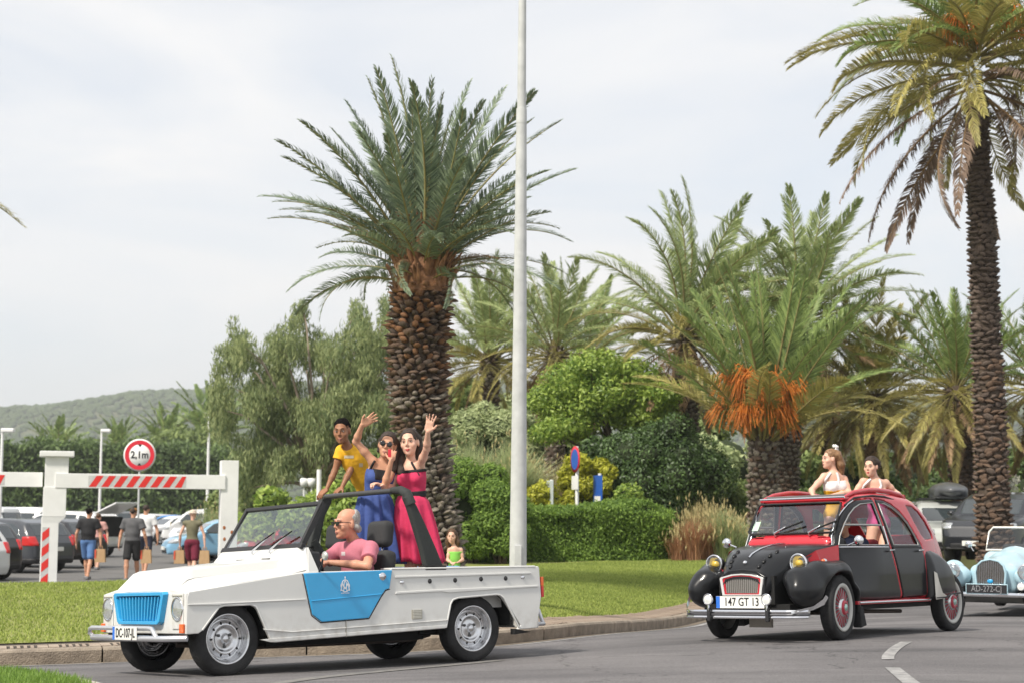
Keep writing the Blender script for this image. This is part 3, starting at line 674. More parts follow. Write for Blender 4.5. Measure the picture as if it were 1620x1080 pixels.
# the bulb of cut frond bases flaring under the crown
mb = MB(); r = random.Random(5)
for i in range(110):
    a = i*2.4; t = r.random(); rr = .40-.12*t; h = top[2]-.12+t*.75; q = Vector((top[0]+rr*math.cos(a), top[1]+rr*math.sin(a), h)); d = Vector((math.cos(a)*.42, math.sin(a)*.42, 1)).normalized(); ln = r.uniform(.25, .55)
    mb.tube([q, q+d*ln*.6, q+d*ln+Vector((math.cos(a), math.sin(a), 0))*.05], [.05,.035,.012], 5)
mb.tube([Vector(top)+Vector((0,0,-.15)), Vector(top)+Vector((0,0,.3)), Vector(top)+Vector((0,0,.75))], [.46,.36,.20], 14)
mb.build('crown_shaft', stub_cols['orange'], p)
t3 = (top[0], top[1], top[2]+.60)
crown(p, t3, 68, 3.25, 'blue', 1.50, .40, (.15, .85), seed=11, rad=.28, jit=.20, power=.9, dz=.35, lenvar=.30)
crown(p, (t3[0], t3[1], t3[2]-.3), 16, 2.7, 'blue', .62, .05, (1.0, 1.7), seed=12, rad=.34, jit=.2, dz=.3, lenvar=.3)
# ragged old leaves hanging in the crown's underside
crown(p, (t3[0], t3[1], t3[2]-.25), 9, 1.5, 'dry', .9, .2, (.5, 1.2), seed=5, rad=.3, jit=.3, dz=.2)

# ---- the tall palm at the right edge
b = at(1575, 892, 36); p = pal('palm_tree', 'tall slender palm with ringed brown trunk and long drooping fronds, by the right edge', b)
path = [rel(at(x, y, 36), b) for x, y in ((1577,925),(1574,870),(1570,780),(1566,650),(1559,500),(1553,350),(1546,250),(1545,150))]
trunk(p, path, [.40,.37,.345,.31,.285,.26,.235,.22], 12, .115, .20, lambda t, r: ('brown' if r.random() < .6 else 'dark') if t < .45 else 'dark', .065, 300, 8, flat=.36)
top = rel(at(1543, 60, 36), b)
crown(p, top, 38, 4.8, 'green', 1.35, .15, (.5, 1.3), seed=21, rad=.3, jit=.15, dz=.4)
crown(p, (top[0], top[1], top[2]-.35), 40, 4.6, 'olive', .50, -.30, (.9, 1.6), seed=23, rad=.35, jit=.2, dz=.7)
crown(p, (top[0], top[1], top[2]-1.0), 13, 4.3, 'brown', -.15, -.75, (.8, 1.1), seed=25, rad=.4, jit=.2, dz=.7)
crown(p, (top[0], top[1], top[2]-.6), 12, 1.7, 'dry', .6, -.9, (.5, 1.2), seed=27, rad=.35, jit=.4, dz=.5)
def fruit(parent, c, n, Lf, seed, spread=.5, m=None, dirs=None):
    r = random.Random(seed)
    for k in range(n):
        mb = MB(); a = r.uniform(0, 6.28) if dirs is None else r.uniform(*dirs); d0 = Vector((math.cos(a), math.sin(a), r.uniform(-.1, .35))).normalized(); p0 = Vector(c)+d0*.15; p1 = p0+d0*Lf*.55+Vector((0,0,.05))
        mb.tube([p0, (p0+p1)/2+Vector((0,0,.06)), p1], [.022,.018,.014], 5)
        for j in range(34):
            d = (d0*.45+Vector((r.gauss(0, spread), r.gauss(0, spread), r.gauss(-.35, .35)))).normalized(); e = p1+d*Lf*.3; e2 = e+(d+Vector((0,0,-1.4))).normalized()*Lf*r.uniform(.25,.55)
            mb.tube([p1, e, e2], [.011,.011,.008], 3, caps=False)
        mb.build('fruit_stalk', m or fruitm, parent)
fruitm = mat('palm_fruit_orange', (.62,.20,.02), .6, col2=(.48,.14,.02), vscale=20)
fruit(p, (top[0], top[1]-.25, top[2]+.3), 9, .95, 4, .45)

# ---- palms of the garden, from the photograph's left to right
def palm2(label, px, y0, ytop, Y, r0, r1, n, Lf, styles, fr=(1.45, -.5), bend=(.3, 1.3), wind=0, seed=1, col='grey', nd=8, ring=.13, per=12, size=.14, bx=None, dz=.6, limit=110, deadstyle='dry', fronds_power=.9):
    base = at(bx if bx is not None else px, y0, Y); base[2] = float(terrain(base[0], base[1])); q = pal('palm_tree', label, base); tp = rel(at(px, ytop, Y), base)
    path = [(0,0,-.1), (tp[0]*.3, 0, tp[2]*.4), (tp[0]*.8, 0, tp[2]*.8), tp]
    trunk(q, path, [r0*1.08, r0, (r0+r1)/2, r1], per, ring, size, lambda t, r: col if r.random() < .75 else 'brown', .07, limit, seed, flat=.7)
    crown(q, (tp[0], tp[1], tp[2]+.15), n, Lf, styles, fr[0], fr[1], bend, seed=seed, wind=wind, rad=.28, dz=dz, power=fronds_power)
    if nd: crown(q, (tp[0], tp[1], tp[2]-.3), nd, Lf*.8, deadstyle, -.4, -1.2, (.4, .7), seed=seed+1, rad=.35, jit=.2, dz=.4)
    return q, tp
palm2('far palm left of the lamp post, its pale crown above the hedge', 775, 800, 560, 55, .3, .28, 64, 3.4, ('pale', 'olive', .6), seed=31, nd=6, per=8, limit=0)
palm2('feathery palm between the lamp post and the leafy tree, leaning in the wind', 878, 800, 548, 52, .3, .28, 60, 3.2, ('pale', 'olive', .6), wind=.35, seed=32, nd=8, per=8, limit=0, deadstyle='dry')
q, tp = palm2('windblown palm with grey trunk behind the dark round shrub', 1082, 800, 520, 48, .30, .33, 60, 4.3, ('pale', 'olive', .6), fr=(1.45, -.3), bend=(.5, 1.5), wind=.6, seed=33, nd=16, col='grey', bx=1090)
q, tp = palm2('windblown palm standing just behind the orange-fruited one', 1262, 850, 500, 49, .33, .32, 60, 4.0, ('pale', 'green', .6), fr=(1.45, -.3), bend=(.4, 1.4), wind=.35, seed=34, nd=8, col='grey', bx=1240)
q, tp = palm2('short thick palm with bright orange fruit stalks below its crown', 1207, 850, 690, 42, .34, .33, 48, 4.9, ('green', 'olive', .75), fr=(1.5, .62), bend=(.15, .9), wind=.14, seed=35, nd=0, col='grey', size=.15, limit=200, dz=.3, fronds_power=.9)
fruit(q, (tp[0]-.1, tp[1]-.35, tp[2]+1.25), 14, 1.05, 9, .34, dirs=(-3.6, .5))
fruit(q, (tp[0]-.2, tp[1]-.35, tp[2]+.55), 9, 1.0, 19, .34, dirs=(-3.6, .5))
palm2('palm with dark slim trunk and hanging olive fronds, behind the red and black car', 1383, 850, 622, 50, .26, .24, 66, 3.7, ('olive', 'olive', .5), fr=(1.3, -.9), bend=(.5, 1.3), seed=36, nd=14, col='dark', limit=40)
palm2('palm with upright green heart and drooping skirt, just left of the tall slender palm', 1512, 870, 610, 47, .32, .30, 76, 3.2, ('green', 'olive', .42), fr=(1.5, -.95), bend=(.15, 1.3), seed=37, nd=18, col='dark', bx=1528, limit=60)
palm2('half-hidden palm right of the tall slender trunk, cut by the right edge', 1640, 880, 600, 48, .3, .3, 46, 3.6, ('green', 'olive', .5), fr=(1.35, -.9), bend=(.3, 1.3), seed=38, nd=10, col='dark', limit=0)
palm2('low palm far behind the cars, between the dark slim trunk and the fruit palm', 1310, 850, 640, 62, .3, .3, 60, 3.8, ('olive', 'olive', .5), fr=(1.3, -.8), seed=39, nd=6, col='dark', limit=0)
palm2('palm behind the hedge, second crown from the lamp post', 930, 800, 560, 66, .3, .3, 40, 3.8, ('green', 'olive', .5), wind=.3, seed=41, nd=6, per=8, limit=0)
# ---- small palms beyond the clipped hedge
for k, (x, y, sz, lb) in enumerate(((90,712,2.3,'small palm above the hedge, nearest the left gate post'), (188,706,2.0,'small palm behind the lamp left of the round sign'), (262,704,2.6,'small palm just right of the round height sign'), (334,694,3.6,'palm beside the white lamp at the weeping tree'))):
    palm2(lb, x, 800, y, 165, .45, .45, 40, sz*1.8, ('far', 'far', .5), fr=(1.4, -.4), bend=(.3, 1.2), seed=50+k, nd=0, limit=0, per=6, ring=.3, size=.3)
# ---- palm beyond the left edge: only frond tips enter the picture
b = np.array([-13.0, 30.0, .2]); q = pal('palm_tree', 'palm outside the left edge, only one frond tip reaching into the sky', b); q.location = tuple(b)
tp = rel(at(-300, 262, 30), b); mb = MB(); mb.tube([(0,0,-.2), (tp[0]*.5, 0, tp[2]*.5), tp], [.4,.34,.3], 12); mb.build('trunk', bark_core, q)
crown(q, (tp[0], tp[1], tp[2]+.9), 40, 3.0, ('green', 'olive', .6), 1.5, .1, (.3, 1.2), seed=77, rad=.3)
for a, e, l in ((-.02,.05,4.1),(.05,.35,2.3)): put_frond(q, FR['olive'][2], a, e, l, 0, tp)

# ================================================================ shrubs and trees
def leafcloud(name, centers, radii, n, leaf, m, parent=None, seed=1, shell=.75, up=.25, aspect=.45, hang=0, stuff=False):
    """leaves spread around many clump centres; each leaf a small folded quad"""
    g = np.random.default_rng(seed); cs = np.asarray(centers, float); rs = np.asarray(radii, float)
    if rs.ndim == 1: rs = np.stack([rs]*3, 1)
    wgt = (rs[:,0]*rs[:,1]+rs[:,0]*rs[:,2]); wgt = wgt/wgt.sum(); k = g.choice(len(cs), n, p=wgt)
    d = g.normal(0, 1, (n, 3)); d /= np.linalg.norm(d, axis=1)[:,None]; rad = shell+(1-shell)*g.uniform(0, 1, n)**.5+g.normal(0, .06, n); P = cs[k]+d*rs[k]*rad[:,None]
    if hang: P[:,2] -= g.uniform(0, hang, n)**1.0
    nr = d+g.normal(0, .7, (n, 3)); nr[:,2] += up; nr /= np.linalg.norm(nr, axis=1)[:,None]; a = np.cross(nr, g.normal(0, 1, (n, 3)))
    if hang: a = a*.35; a[:,2] -= 1.0
    a /= np.linalg.norm(a, axis=1)[:,None]; b_ = np.cross(nr, a); b_ /= (np.linalg.norm(b_, axis=1)[:,None]+1e-9); l = (leaf*g.uniform(.6, 1.3, n))[:,None]
    V = np.stack([P-a*l*.5, P+b_*l*aspect*.5, P+a*l*.5, P-b_*l*aspect*.5], 1).reshape(-1, 3)
    o = ob(name, mesh_np(name, V, np.arange(4*n).reshape(-1, 4), False, m), parent)
    if stuff: o['kind'] = 'stuff'
    return o
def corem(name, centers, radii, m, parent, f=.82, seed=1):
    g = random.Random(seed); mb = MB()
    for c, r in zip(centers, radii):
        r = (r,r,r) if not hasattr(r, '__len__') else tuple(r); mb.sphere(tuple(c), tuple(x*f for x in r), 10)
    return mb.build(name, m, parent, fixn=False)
LM = {
 'hedge': leafmat('hedge_leaf', (.028,.05,.014), (.10,.15,.04), .2, .6),
 'bright': leafmat('bright_hedge_leaf', (.045,.09,.015), (.18,.27,.045), .35, .7),
 'willow': leafmat('weeping_leaf', (.07,.105,.04), (.27,.30,.13), .35, .6, third=(.33,.22,.15)),
 'dark': leafmat('dark_shrub_leaf', (.014,.03,.009), (.07,.12,.03), .15, .5),
 'tree': leafmat('leafy_tree_leaf', (.07,.13,.02), (.32,.42,.08), .4, .5),
 'yellow': leafmat('yellow_shrub_leaf', (.14,.15,.01), (.50,.45,.04), .35, .5),
 'grey': leafmat('greygreen_shrub_leaf', (.14,.18,.08), (.36,.40,.20), .3, .6),
 'straw': leafmat('straw_leaf', (.17,.14,.06), (.42,.34,.17), .3, .7),
 'rust': leafmat('rusty_grass_leaf', (.20,.10,.055), (.42,.22,.12), .3, .7, third=(.2,.26,.07)),
 'mid': leafmat('background_leaf', (.06,.09,.025), (.20,.25,.08), .3, .6),
}
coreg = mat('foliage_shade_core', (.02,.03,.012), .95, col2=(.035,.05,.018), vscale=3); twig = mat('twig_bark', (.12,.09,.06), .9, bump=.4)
def lumps(c, R_, n, lump, seed, flat_bottom=True):
    g = random.Random(seed); cs = []; rs = []
    for i in range(n):
        while True:
            d = Vector((g.uniform(-1, 1), g.uniform(-1, 1), g.uniform(-1 if not flat_bottom else -.6, 1)))
            if .2 < d.length < 1: break
        d = d.normalized()*(d.length**.4); k = lump*g.uniform(.6, 1.25)
        cs.append((c[0]+d.x*(R_[0]-k*.7), c[1]+d.y*(R_[1]-k*.7), c[2]+d.z*(R_[2]-k*.7))); rs.append((k, k, k*.85))
    return cs, rs
def shrub(label, x, ybot, ytop, Y, half, style, n, leaf, nl=18, seed=1, cat='shrub', depth=None, core=True, aspect=.45, up=.25, z0=None, hang=0, name='shrub', shell=.6):
    """x, ybot, ytop in photo pixels at distance Y; half width in metres"""
    base = at(x, ybot, Y); top_ = at(x, ytop, Y)[2]; zb = float(terrain(base[0], base[1])) if z0 is None else z0; base[2] = zb
    q = thing(name, label, cat, tuple(base)); H = top_-zb; c = (0,0,H*.5); R_ = (half, depth or half*.8, H*.54); cs, rs = lumps(c, R_, nl, min(half, H*.5)*.42, seed)
    # limbs
    mb = MB(); g = random.Random(seed)
    for k in range(min(9, nl)):
        e = Vector(cs[k]); s0 = Vector((g.uniform(-.2, .2)*half*.5, g.uniform(-.1, .1), -.15)); mb.tube([s0, (s0+e)/2+Vector((0,0,-.05*H)), e], [.035+.01*H, .025, .012], 6)
    mb.build('branches', twig, q)
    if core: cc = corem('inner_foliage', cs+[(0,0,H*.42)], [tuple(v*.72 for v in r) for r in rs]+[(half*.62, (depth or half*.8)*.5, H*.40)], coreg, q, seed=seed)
    leafcloud('foliage', cs+cs[:0], rs, int(n*1.6), leaf, LM[style], q, seed=seed, shell=shell, aspect=aspect, up=up, hang=hang)
    return q
def hedge(label, x0, x1, Y0, Y1, ytop, ybot, depth, style, n, leaf, seed=1, z0=None, wob=.12, round_=.3):
    """clipped hedge between two photo columns"""
    A, B = at(x0, ybot, Y0), at(x1, ybot, Y1); zt = (at(x0, ytop, Y0)[2]+at(x1, ytop, Y1)[2])/2; zb = z0 if z0 is not None else min(A[2], B[2])-.1; A[2] = B[2] = zb
    q = thing('hedge', label, 'hedge', tuple(A)); Lh = float(np.linalg.norm(B-A)); t = (B-A)/Lh; nv = np.array([-t[1], t[0], 0]); H = zt-zb; g = np.random.default_rng(seed)
    def surf(u, v):  # u along 0..Lh, v around profile 0..1: front bottom -> top -> back
        s = v*(2*H+depth); y = np.where(s < H, 0, np.where(s < H+depth, s-H, depth)); z = np.where(s < H, s, np.where(s < H+depth, H, 2*H+depth-s))
        w_ = wob*(np.sin(u*1.7+z*2.1)+.6*np.sin(u*4.3+y*3+1)+.5*np.sin(z*5+u*.9)); endr = np.clip(np.minimum(u, Lh-u)/(depth*.6), 0, 1)**.5
        yc = (y-depth/2)*(.75+.25*endr)+depth/2; return u, yc+np.where(s < H, -w_, w_)*.5, z*(.86+.14*endr)+np.where((s >= H) & (s < H+depth), w_*.6, 0)
    nu, nvv = max(8, int(Lh*1.6)), 14; U, Vv = np.meshgrid(np.linspace(0, Lh, nu), np.linspace(0, 1, nvv)); a, b_, c = surf(U, Vv); sc = .9
    P = (a[...,None]*t+((b_-depth/2)*sc+depth/2)[...,None]*nv); P[...,2] += c*.97; i = np.arange(nvv-1)[:,None]*nu+np.arange(nu-1)[None]
    Fq = np.stack([i,i+1,i+nu+1,i+nu], -1).reshape(-1, 4); Pv = P.reshape(-1, 3); caps = [tuple(int(k*nu) for k in range(nvv)), tuple(int(k*nu+nu-1) for k in range(nvv))[::-1]]
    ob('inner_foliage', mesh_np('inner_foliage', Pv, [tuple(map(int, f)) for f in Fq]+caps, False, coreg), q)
    u = g.uniform(0, Lh, n); v = g.uniform(0, .72, n); a, b_, c = surf(u, v); e = g.uniform(0, 1, n) < .06; a = np.where(e, np.where(g.uniform(0, 1, n) < .5, 0, Lh), a); b_ = np.where(e, g.uniform(0, depth, n), b_); c = np.where(e, g.uniform(0, H, n), c)
    P = a[:,None]*t+b_[:,None]*nv; P[:,2] += c; P += g.normal(0, leaf*.55, (n, 3))
    nr = g.normal(0, 1, (n, 3)); nr[:,:2] -= nv[:2]*.6; nr[:,2] += .5; nr /= np.linalg.norm(nr, axis=1)[:,None]; aa = np.cross(nr, g.normal(0, 1, (n, 3))); aa[:,2] += .5; aa /= np.linalg.norm(aa, axis=1)[:,None]; bb = np.cross(nr, aa); bb /= np.linalg.norm(bb, axis=1)[:,None]; l = (leaf*g.uniform(.6, 1.3, n))[:,None]
    V = np.stack([P-aa*l*.5, P+bb*l*.2, P+aa*l*.5, P-bb*l*.2], 1).reshape(-1, 3); ob('foliage', mesh_np('foliage', V, np.arange(4*n).reshape(-1, 4), False, LM[style]), q); return q
def grass_tuft(label, x, Y, h, half, style, n=2600, seed=1, z0=None, clumps=7, wl=.012):
    base = at(x, 880, Y); base[2] = float(terrain(base[0], Y)) if z0 is None else z0; q = thing('ornamental_grass', label, 'ornamental grass', tuple(base)); g = np.random.default_rng(seed)
    cx = g.uniform(-half*.75, half*.75, clumps); cy = g.uniform(-half*.5, half*.5, clumps); k = g.integers(0, clumps, n); hh = h*(.6+.4*g.uniform(0, 1, clumps))[k]*g.uniform(.55, 1.08, n)
    a = g.uniform(0, 2*PI, n); le = np.abs(g.normal(0, .34, n)); p0 = np.stack([cx[k]+g.normal(0, .06, n), cy[k]+g.normal(0, .06, n), 0*a-.05], 1); d = np.stack([np.cos(a), np.sin(a), 0*a], 1)
    p1 = p0+d*(hh*le*.35)[:,None]+np.stack([0*a, 0*a, hh*.6], 1); p2 = p0+d*(hh*le*1.05)[:,None]+np.stack([0*a, 0*a, hh*(1-.35*le)], 1); w_ = np.stack([-np.sin(a+.6), np.cos(a+.6), 0*a], 1)*wl
    V = np.stack([p0-w_*.5, p0+w_*.5, p1+w_*.6, p1-w_*.6, p2], 1).reshape(-1, 3); b = np.arange(n)*5; F4 = np.stack([b,b+1,b+2,b+3], 1); F3 = np.stack([b+3,b+2,b+4], 1)
    ob('blades', mesh_np('blades', V, [tuple(map(int, f)) for f in F4]+[tuple(map(int, f)) for f in F3], False, LM[style]), q)
    m = 500; kk = g.choice(n, m); e = p2[kk]; dd = np.stack([g.normal(0, .02, m), g.normal(0, .02, m), g.uniform(.08, .18, m)], 1); ww = np.stack([g.normal(0, 1, m), g.normal(0, 1, m), 0*e[:,0]], 1); ww /= np.linalg.norm(ww, axis=1)[:,None]; ww *= .02
    ob('seed_heads', mesh_np('seed_heads', np.stack([e, e+dd*.5+ww, e+dd, e+dd*.5-ww], 1).reshape(-1, 3), np.arange(4*m).reshape(-1, 4), False, LM['straw']), q); return q
# clipped hedge beyond the car park
hedge('long dark clipped hedge beyond the car park, behind the height sign', -160, 352, 138, 144, 708, 842, 3.5, 'hedge', 42000, .50, 3, z0=-.1, wob=.5)
hedge('lighter hedge top right of the round sign', 230, 348, 152, 152, 690, 790, 3.5, 'mid', 8000, .55, 4, z0=0, wob=.9)
# low bright hedge at the back of the lawn
hedge('bright green clipped hedge at the back of the lawn, right of the lamp post', 826, 1068, 37.6, 38.6, 806, 890, 1.6, 'bright', 52000, .085, 5, z0=.55, wob=.16)
hedge('bright green hedge running behind the large palm and lamp post', 700, 834, 37.4, 37.6, 800, 890, 1.8, 'bright', 32000, .085, 6, z0=.5, wob=.2)
shrub('bushy bright green shrub between the large palm and the lamp post', 742, 890, 728, 37.0, 1.15, 'bright', 22000, .11, 22, 7, aspect=.3, up=.6)
shrub('bright green shrub swelling up left of the lamp post', 795, 890, 770, 36.8, .75, 'bright', 12000, .10, 14, 8, aspect=.3, up=.6)
shrub('dark green dome-shaped shrub behind the low hedge', 1050, 860, 655, 44, 1.70, 'dark', 26000, .10, 34, 9, depth=1.5, shell=.85)
shrub('dark green shrub filling the gap under the leafy tree', 965, 850, 690, 46, 1.3, 'dark', 9000, .15, 16, 10)
shrub('pale grey-green shrub behind the lamp post', 770, 840, 640, 46, 1.3, 'grey', 12000, .17, 20, 11, aspect=.2, up=.8)
grass_tuft('straw-coloured brushy grass right of the lamp post', 862, 44, 2.3, .8, 'straw', n=4200, seed=12, clumps=9, wl=.016)
grass_tuft('tall grey-green brushy grass left of the lamp post', 775, 43, 2.8, .9, 'grey', n=5200, seed=13, clumps=10, wl=.016)
shrub('yellow-leaved shrub behind the road signs', 930, 850, 712, 43, .85, 'yellow', 5200, .13, 16, 13)
shrub('yellow-green bush low behind the clipped hedge', 872, 850, 755, 42, .8, 'yellow', 3400, .13, 12, 14)
shrub('loose yellowish bush left of the rusty grasses', 985, 860, 765, 41, .7, 'tree', 3600, .11, 12, 15)
grass_tuft('rust and straw coloured ornamental grass beside the low hedge', 1100, 38.3, 1.25, .55, 'rust', seed=16)
grass_tuft('greener tuft of ornamental grass next to the red and black car', 1150, 38.6, 1.45, .65, 'grey', seed=17, n=3400)
grass_tuft('golden ornamental grass between the rusty tuft and the fruit palm', 1128, 39.5, 1.60, .55, 'straw', seed=18)
shrub('olive scrub at the foot of the orange-fruited palm', 1165, 860, 760, 46, 1.3, 'mid', 6000, .18, 14, 18)
# ---- the leafy tree right of the lamp post
base = at(985, 850, 47); base[2] = float(terrain(base[0], base[1])); q = thing('leafy_tree', 'bright green spreading tree behind the road signs', 'tree', tuple(base))
cl = []; g = random.Random(4)
for (x, y, r) in ((880,640,.75),(905,600,.8),(950,585,.85),(995,600,.85),(1035,625,.75),(940,640,.9),(985,655,.8),(870,680,.55),(915,672,.7),(1030,660,.6),(955,612,.8),(900,655,.7),(1060,620,.5),(925,570,.4)):
    for k in range(2): c = rel(at(x+g.uniform(-14, 14), y+g.uniform(-10, 10), 47+g.uniform(-1.3, 1.3)), base); cl.append((c, (r, r, r*.62)))
mb = MB(); mb.tube([(0,0,-.2), (.05,0,.9), (-.1,.1,1.8)], [.16,.13,.10], 10)
for c, r in cl[::2]: mb.tube([(-.1,.1,1.7), (c[0]*.5-.05, c[1]*.5, (c[2]+1.7)/2-.1), c], [.07,.045,.015], 6)
mb.build('trunk', twig, q); leafcloud('crown', [c for c, r in cl], [r for c, r in cl], 30000, .13, LM['tree'], q, 5, .35)
# ---- weeping tree left of the large palm
base = at(500, 800, 62); base[2] = float(terrain(base[0], base[1])); q = thing('weeping_tree', 'broad weeping tree with hanging grey-green foliage, left of the large palm', 'tree', tuple(base))
cl = []; g = random.Random(8)
outl = ((545,530,34),(575,590,34),(615,520,26),(630,600,34),(540,640,40),(352,590,22),(345,625,22),(362,650,30),(385,520,22),(375,620,40),(365,560,26),(400,545,34),(430,590,42),(410,650,42),(395,700,34),(455,520,34),(480,490,24),(500,530,36),(470,590,44),(520,580,44),(455,650,44),(510,650,44),(560,480,24),(590,500,30),(600,470,18),(565,550,36),(600,560,36),(560,610,44),(605,620,44),(560,680,40),(600,690,40),(430,715,34),(480,700,42),(530,720,36),(350,610,16),(385,740,24),(640,560,36),(640,640,40),(430,540,26))
for (x, y, r) in outl:
    for k in range(4):
        c = rel(at(x+g.uniform(-r, r)*.8, y+g.uniform(-r, r)*.7, 62+g.uniform(-2.4, 2.4)), base); rr = r/43.5*.56; cl.append((c, (rr, rr, rr*.55)))
mb = MB(); mb.tube([(0,0,-.3),(.1,0,1.2),(-.1,.1,2.4)], [.38,.30,.24], 12)
for c, r in cl[::5]: mb.tube([(-.1,.1,2.2), (c[0]*.35, c[1]*.5, (c[2]+2.2)/2), (c[0]*.72, c[1]*.8, c[2]*.9), (c[0]*.92, c[1], c[2]-.35)], [.11,.06,.03,.01], 6)
mb.build('trunk', mat('pale_bark', (.35,.29,.23), .9, col2=(.2,.15,.11), vscale=3), q)
leafcloud('crown', [c for c, r in cl], [r for c, r in cl], 76000, .22, LM['willow'], q, 6, .3, 0, .20, hang=1.0)
# ---- lower growth under the weeping tree, and the backdrop of the garden
grass_tuft('tall straw-green grasses under the weeping tree', 430, 55, 1.9, 1.6, 'straw', n=5200, seed=21, clumps=12, wl=.02)
grass_tuft('pale feathery grasses right of the gate post, at the far end of the car park', 368, 62, 2.2, 1.5, 'grey', n=4200, seed=22, clumps=10, wl=.022, z0=0)
grass_tuft('pale grasses behind the head of the boy', 520, 56, 1.7, 1.6, 'straw', n=4200, seed=23, clumps=10, wl=.02)
shrub('green ground cover on the bank behind the windscreen', 470, 810, 770, 52, 2.0, 'tree', 8000, .2, 20, 23, depth=1.6)
shrub('green bank of low plants behind the boy', 560, 812, 760, 52, 1.8, 'tree', 8000, .2, 20, 24, depth=1.6)
shrub('green shrub behind the waving women', 590, 800, 700, 57, 1.5, 'mid', 7000, .24, 14, 25)
shrub('green shrub under the left side of the weeping tree', 395, 800, 745, 66, 1.6, 'mid', 5000, .26, 12, 26)
for k, (x, yt, Y, hf, st, lb) in enumerate(((735,600,60,1.6,'mid','tall green shrub showing between the large palm and the lamp post'), (800,620,62,1.8,'grey','grey-green shrub on the far side of the lamp post'), (870,620,64,1.8,'mid','dense shrub behind the leafy tree, left part'), (1080,620,66,2.2,'mid','dense shrub behind the dark dome'), (1150,650,58,1.7,'grey','grey-green shrub left of the fruit palm'), (1250,690,60,2.0,'mid','green shrub behind the two girls'), (1330,700,66,2.2,'mid','green shrub behind the second girl'), (1420,700,66,2.2,'hedge','dark green shrub over the open roof'), (1500,710,68,2.4,'mid','green shrub behind the roof box'), (1590,700,68,2.4,'hedge','dark shrub right of the tall slender trunk'), (1660,700,66,2.2,'mid','green shrub at the right edge'), (660,640,64,1.8,'mid','green shrub directly behind the large palm'))):
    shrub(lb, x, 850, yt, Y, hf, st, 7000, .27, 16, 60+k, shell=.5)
hedge('low dark hedge behind the parked cars at the right', 1180, 1700, 55, 55, 790, 850, 2.0, 'hedge', 14000, .22, 44, z0=.6, wob=.3)
# cream flowering shrub at the right edge
q = shrub('cream-flowering shrub at the right edge behind the dark car', 1612, 850, 762, 47, .55, 'mid', 1800, .13, 8, 71, cat='flowering shrub', name='flowering_shrub')
g = random.Random(3); cs = []; rs = []
for x, y in ((1600,765),(1608,758),(1606,775),(1598,783),(1612,790),(1620,785),(1602,795),(1625,775),(1617,800)):
    cs.append(rel(at(x, y, 46.4), np.array(q.location))); rs.append((.11,.11,.13))
leafcloud('blossom', cs, rs, 1500, .05, leafmat('cream_blossom', (.55,.50,.30), (.8,.75,.55), .3, .6), q, 5, .4)
# ================================================================ barrier, sign, lamps
whitep = mat('white_painted_steel', (.80,.80,.79), .5, var=.05, vscale=3, bump=.1)
redt = mat('red_reflective_tape', (.72,.035,.03), .4); whtape = mat('white_reflective_tape', (.62,.62,.62), .4, col2=(.5,.5,.5), vscale=20)
galv = mat('galvanised_steel', (.56,.57,.57), .5, .0, col2=(.44,.45,.45), vscale=5); rustm = mat('rust_spot', (.35,.12,.04), .9)
def stripes(parent, o, ux, uz, L_, H_, n, slant, nrm, name='warning_stripe', back=True):
    o, ux, uz, nrm = (Vector(v) for v in (o, ux, uz, nrm)); 
    if back: MB().add([o+nrm*.002, o+ux*L_+nrm*.002, o+ux*L_+uz*H_+nrm*.002, o+uz*H_+nrm*.002], [(0,1,2,3)]).build('reflective_board', whtape, parent, fixn=False)
    for k in range(n):
        a = L_*(k+.05)/n; b = L_*(k+.62)/n; s = slant; c0, c1 = max(0, a), min(L_, b); d0, d1 = min(L_, a+s), min(L_, b+s)
        MB().add([o+ux*c0+nrm*.005, o+ux*c1+nrm*.005, o+ux*d1+uz*H_+nrm*.005, o+ux*d0+uz*H_+nrm*.005], [(0,1,2,3)]).build(name, redt, parent, fixn=False)
Yb = 37.0
bL = at(82, 922, Yb); bR = at(359, 900, Yb+1.0); zb_top = at(82, 748, Yb)[2]; zb_bot = at(82, 771, Yb)[2]
dirb = unit3 = (np.array([bR[0]-bL[0], bR[1]-bL[1], 0])); dirb = dirb/np.linalg.norm(dirb); yawb = math.atan2(dirb[1], dirb[0])
g1 = thing('height_barrier', 'white height barrier frame with red and white striped beam, two square posts', 'barrier', (bL[0], bL[1], 0), (0,0,yawb))
Lb = math.hypot(bR[0]-bL[0], bR[1]-bL[1])
p0 = .26
MB().box((-p0,-.20,-.1), (.10,.20,zb_bot-.62)).build('post', whitep, g1, bevel=.01)
MB().box((-p0+.02,-.22,zb_bot-.62), (.24,.22,zb_bot+.02)).build('post_upper', whitep, g1, bevel=.01)
MB().add([(-p0+.02,-.215,zb_bot-.62),(.24,-.215,zb_bot-.62),(.10,-.20,zb_bot-.75),(-p0+.02,-.20,zb_bot-.75),(-p0+.02,.215,zb_bot-.62),(.24,.215,zb_bot-.62),(.10,.20,zb_bot-.75),(-p0+.02,.20,zb_bot-.75)], [(0,1,2,3),(7,6,5,4),(1,5,6,2)]).build('post_taper', whitep, g1)
ztop = at(82, 722, Yb)[2]; MB().box((-.22,-.20,zb_bot+.02), (.27,.20,ztop)).build('post_head', whitep, g1, bevel=.008); MB().box((-.34,-.30,ztop), (.38,.30,ztop+.12)).build('post_cap', whitep, g1, bevel=.015)
MB().box((.0,-.235,zb_bot), (Lb-.10,-.05,zb_top)).build('beam', whitep, g1, bevel=.008)
zr = at(359, 728, Yb+1)[2]; MB().box((Lb-.19,-.20,-.1), (Lb+.19,.20,zr)).build('post', whitep, g1, bevel=.01)
for dz, dx in ((1.35,-.10),(1.10,-.09),(1.25,.07)): MB().sphere((Lb+dx,-.20,dz), (.035,.006,.045), 8).build('rust_mark', rustm, g1, fixn=False)
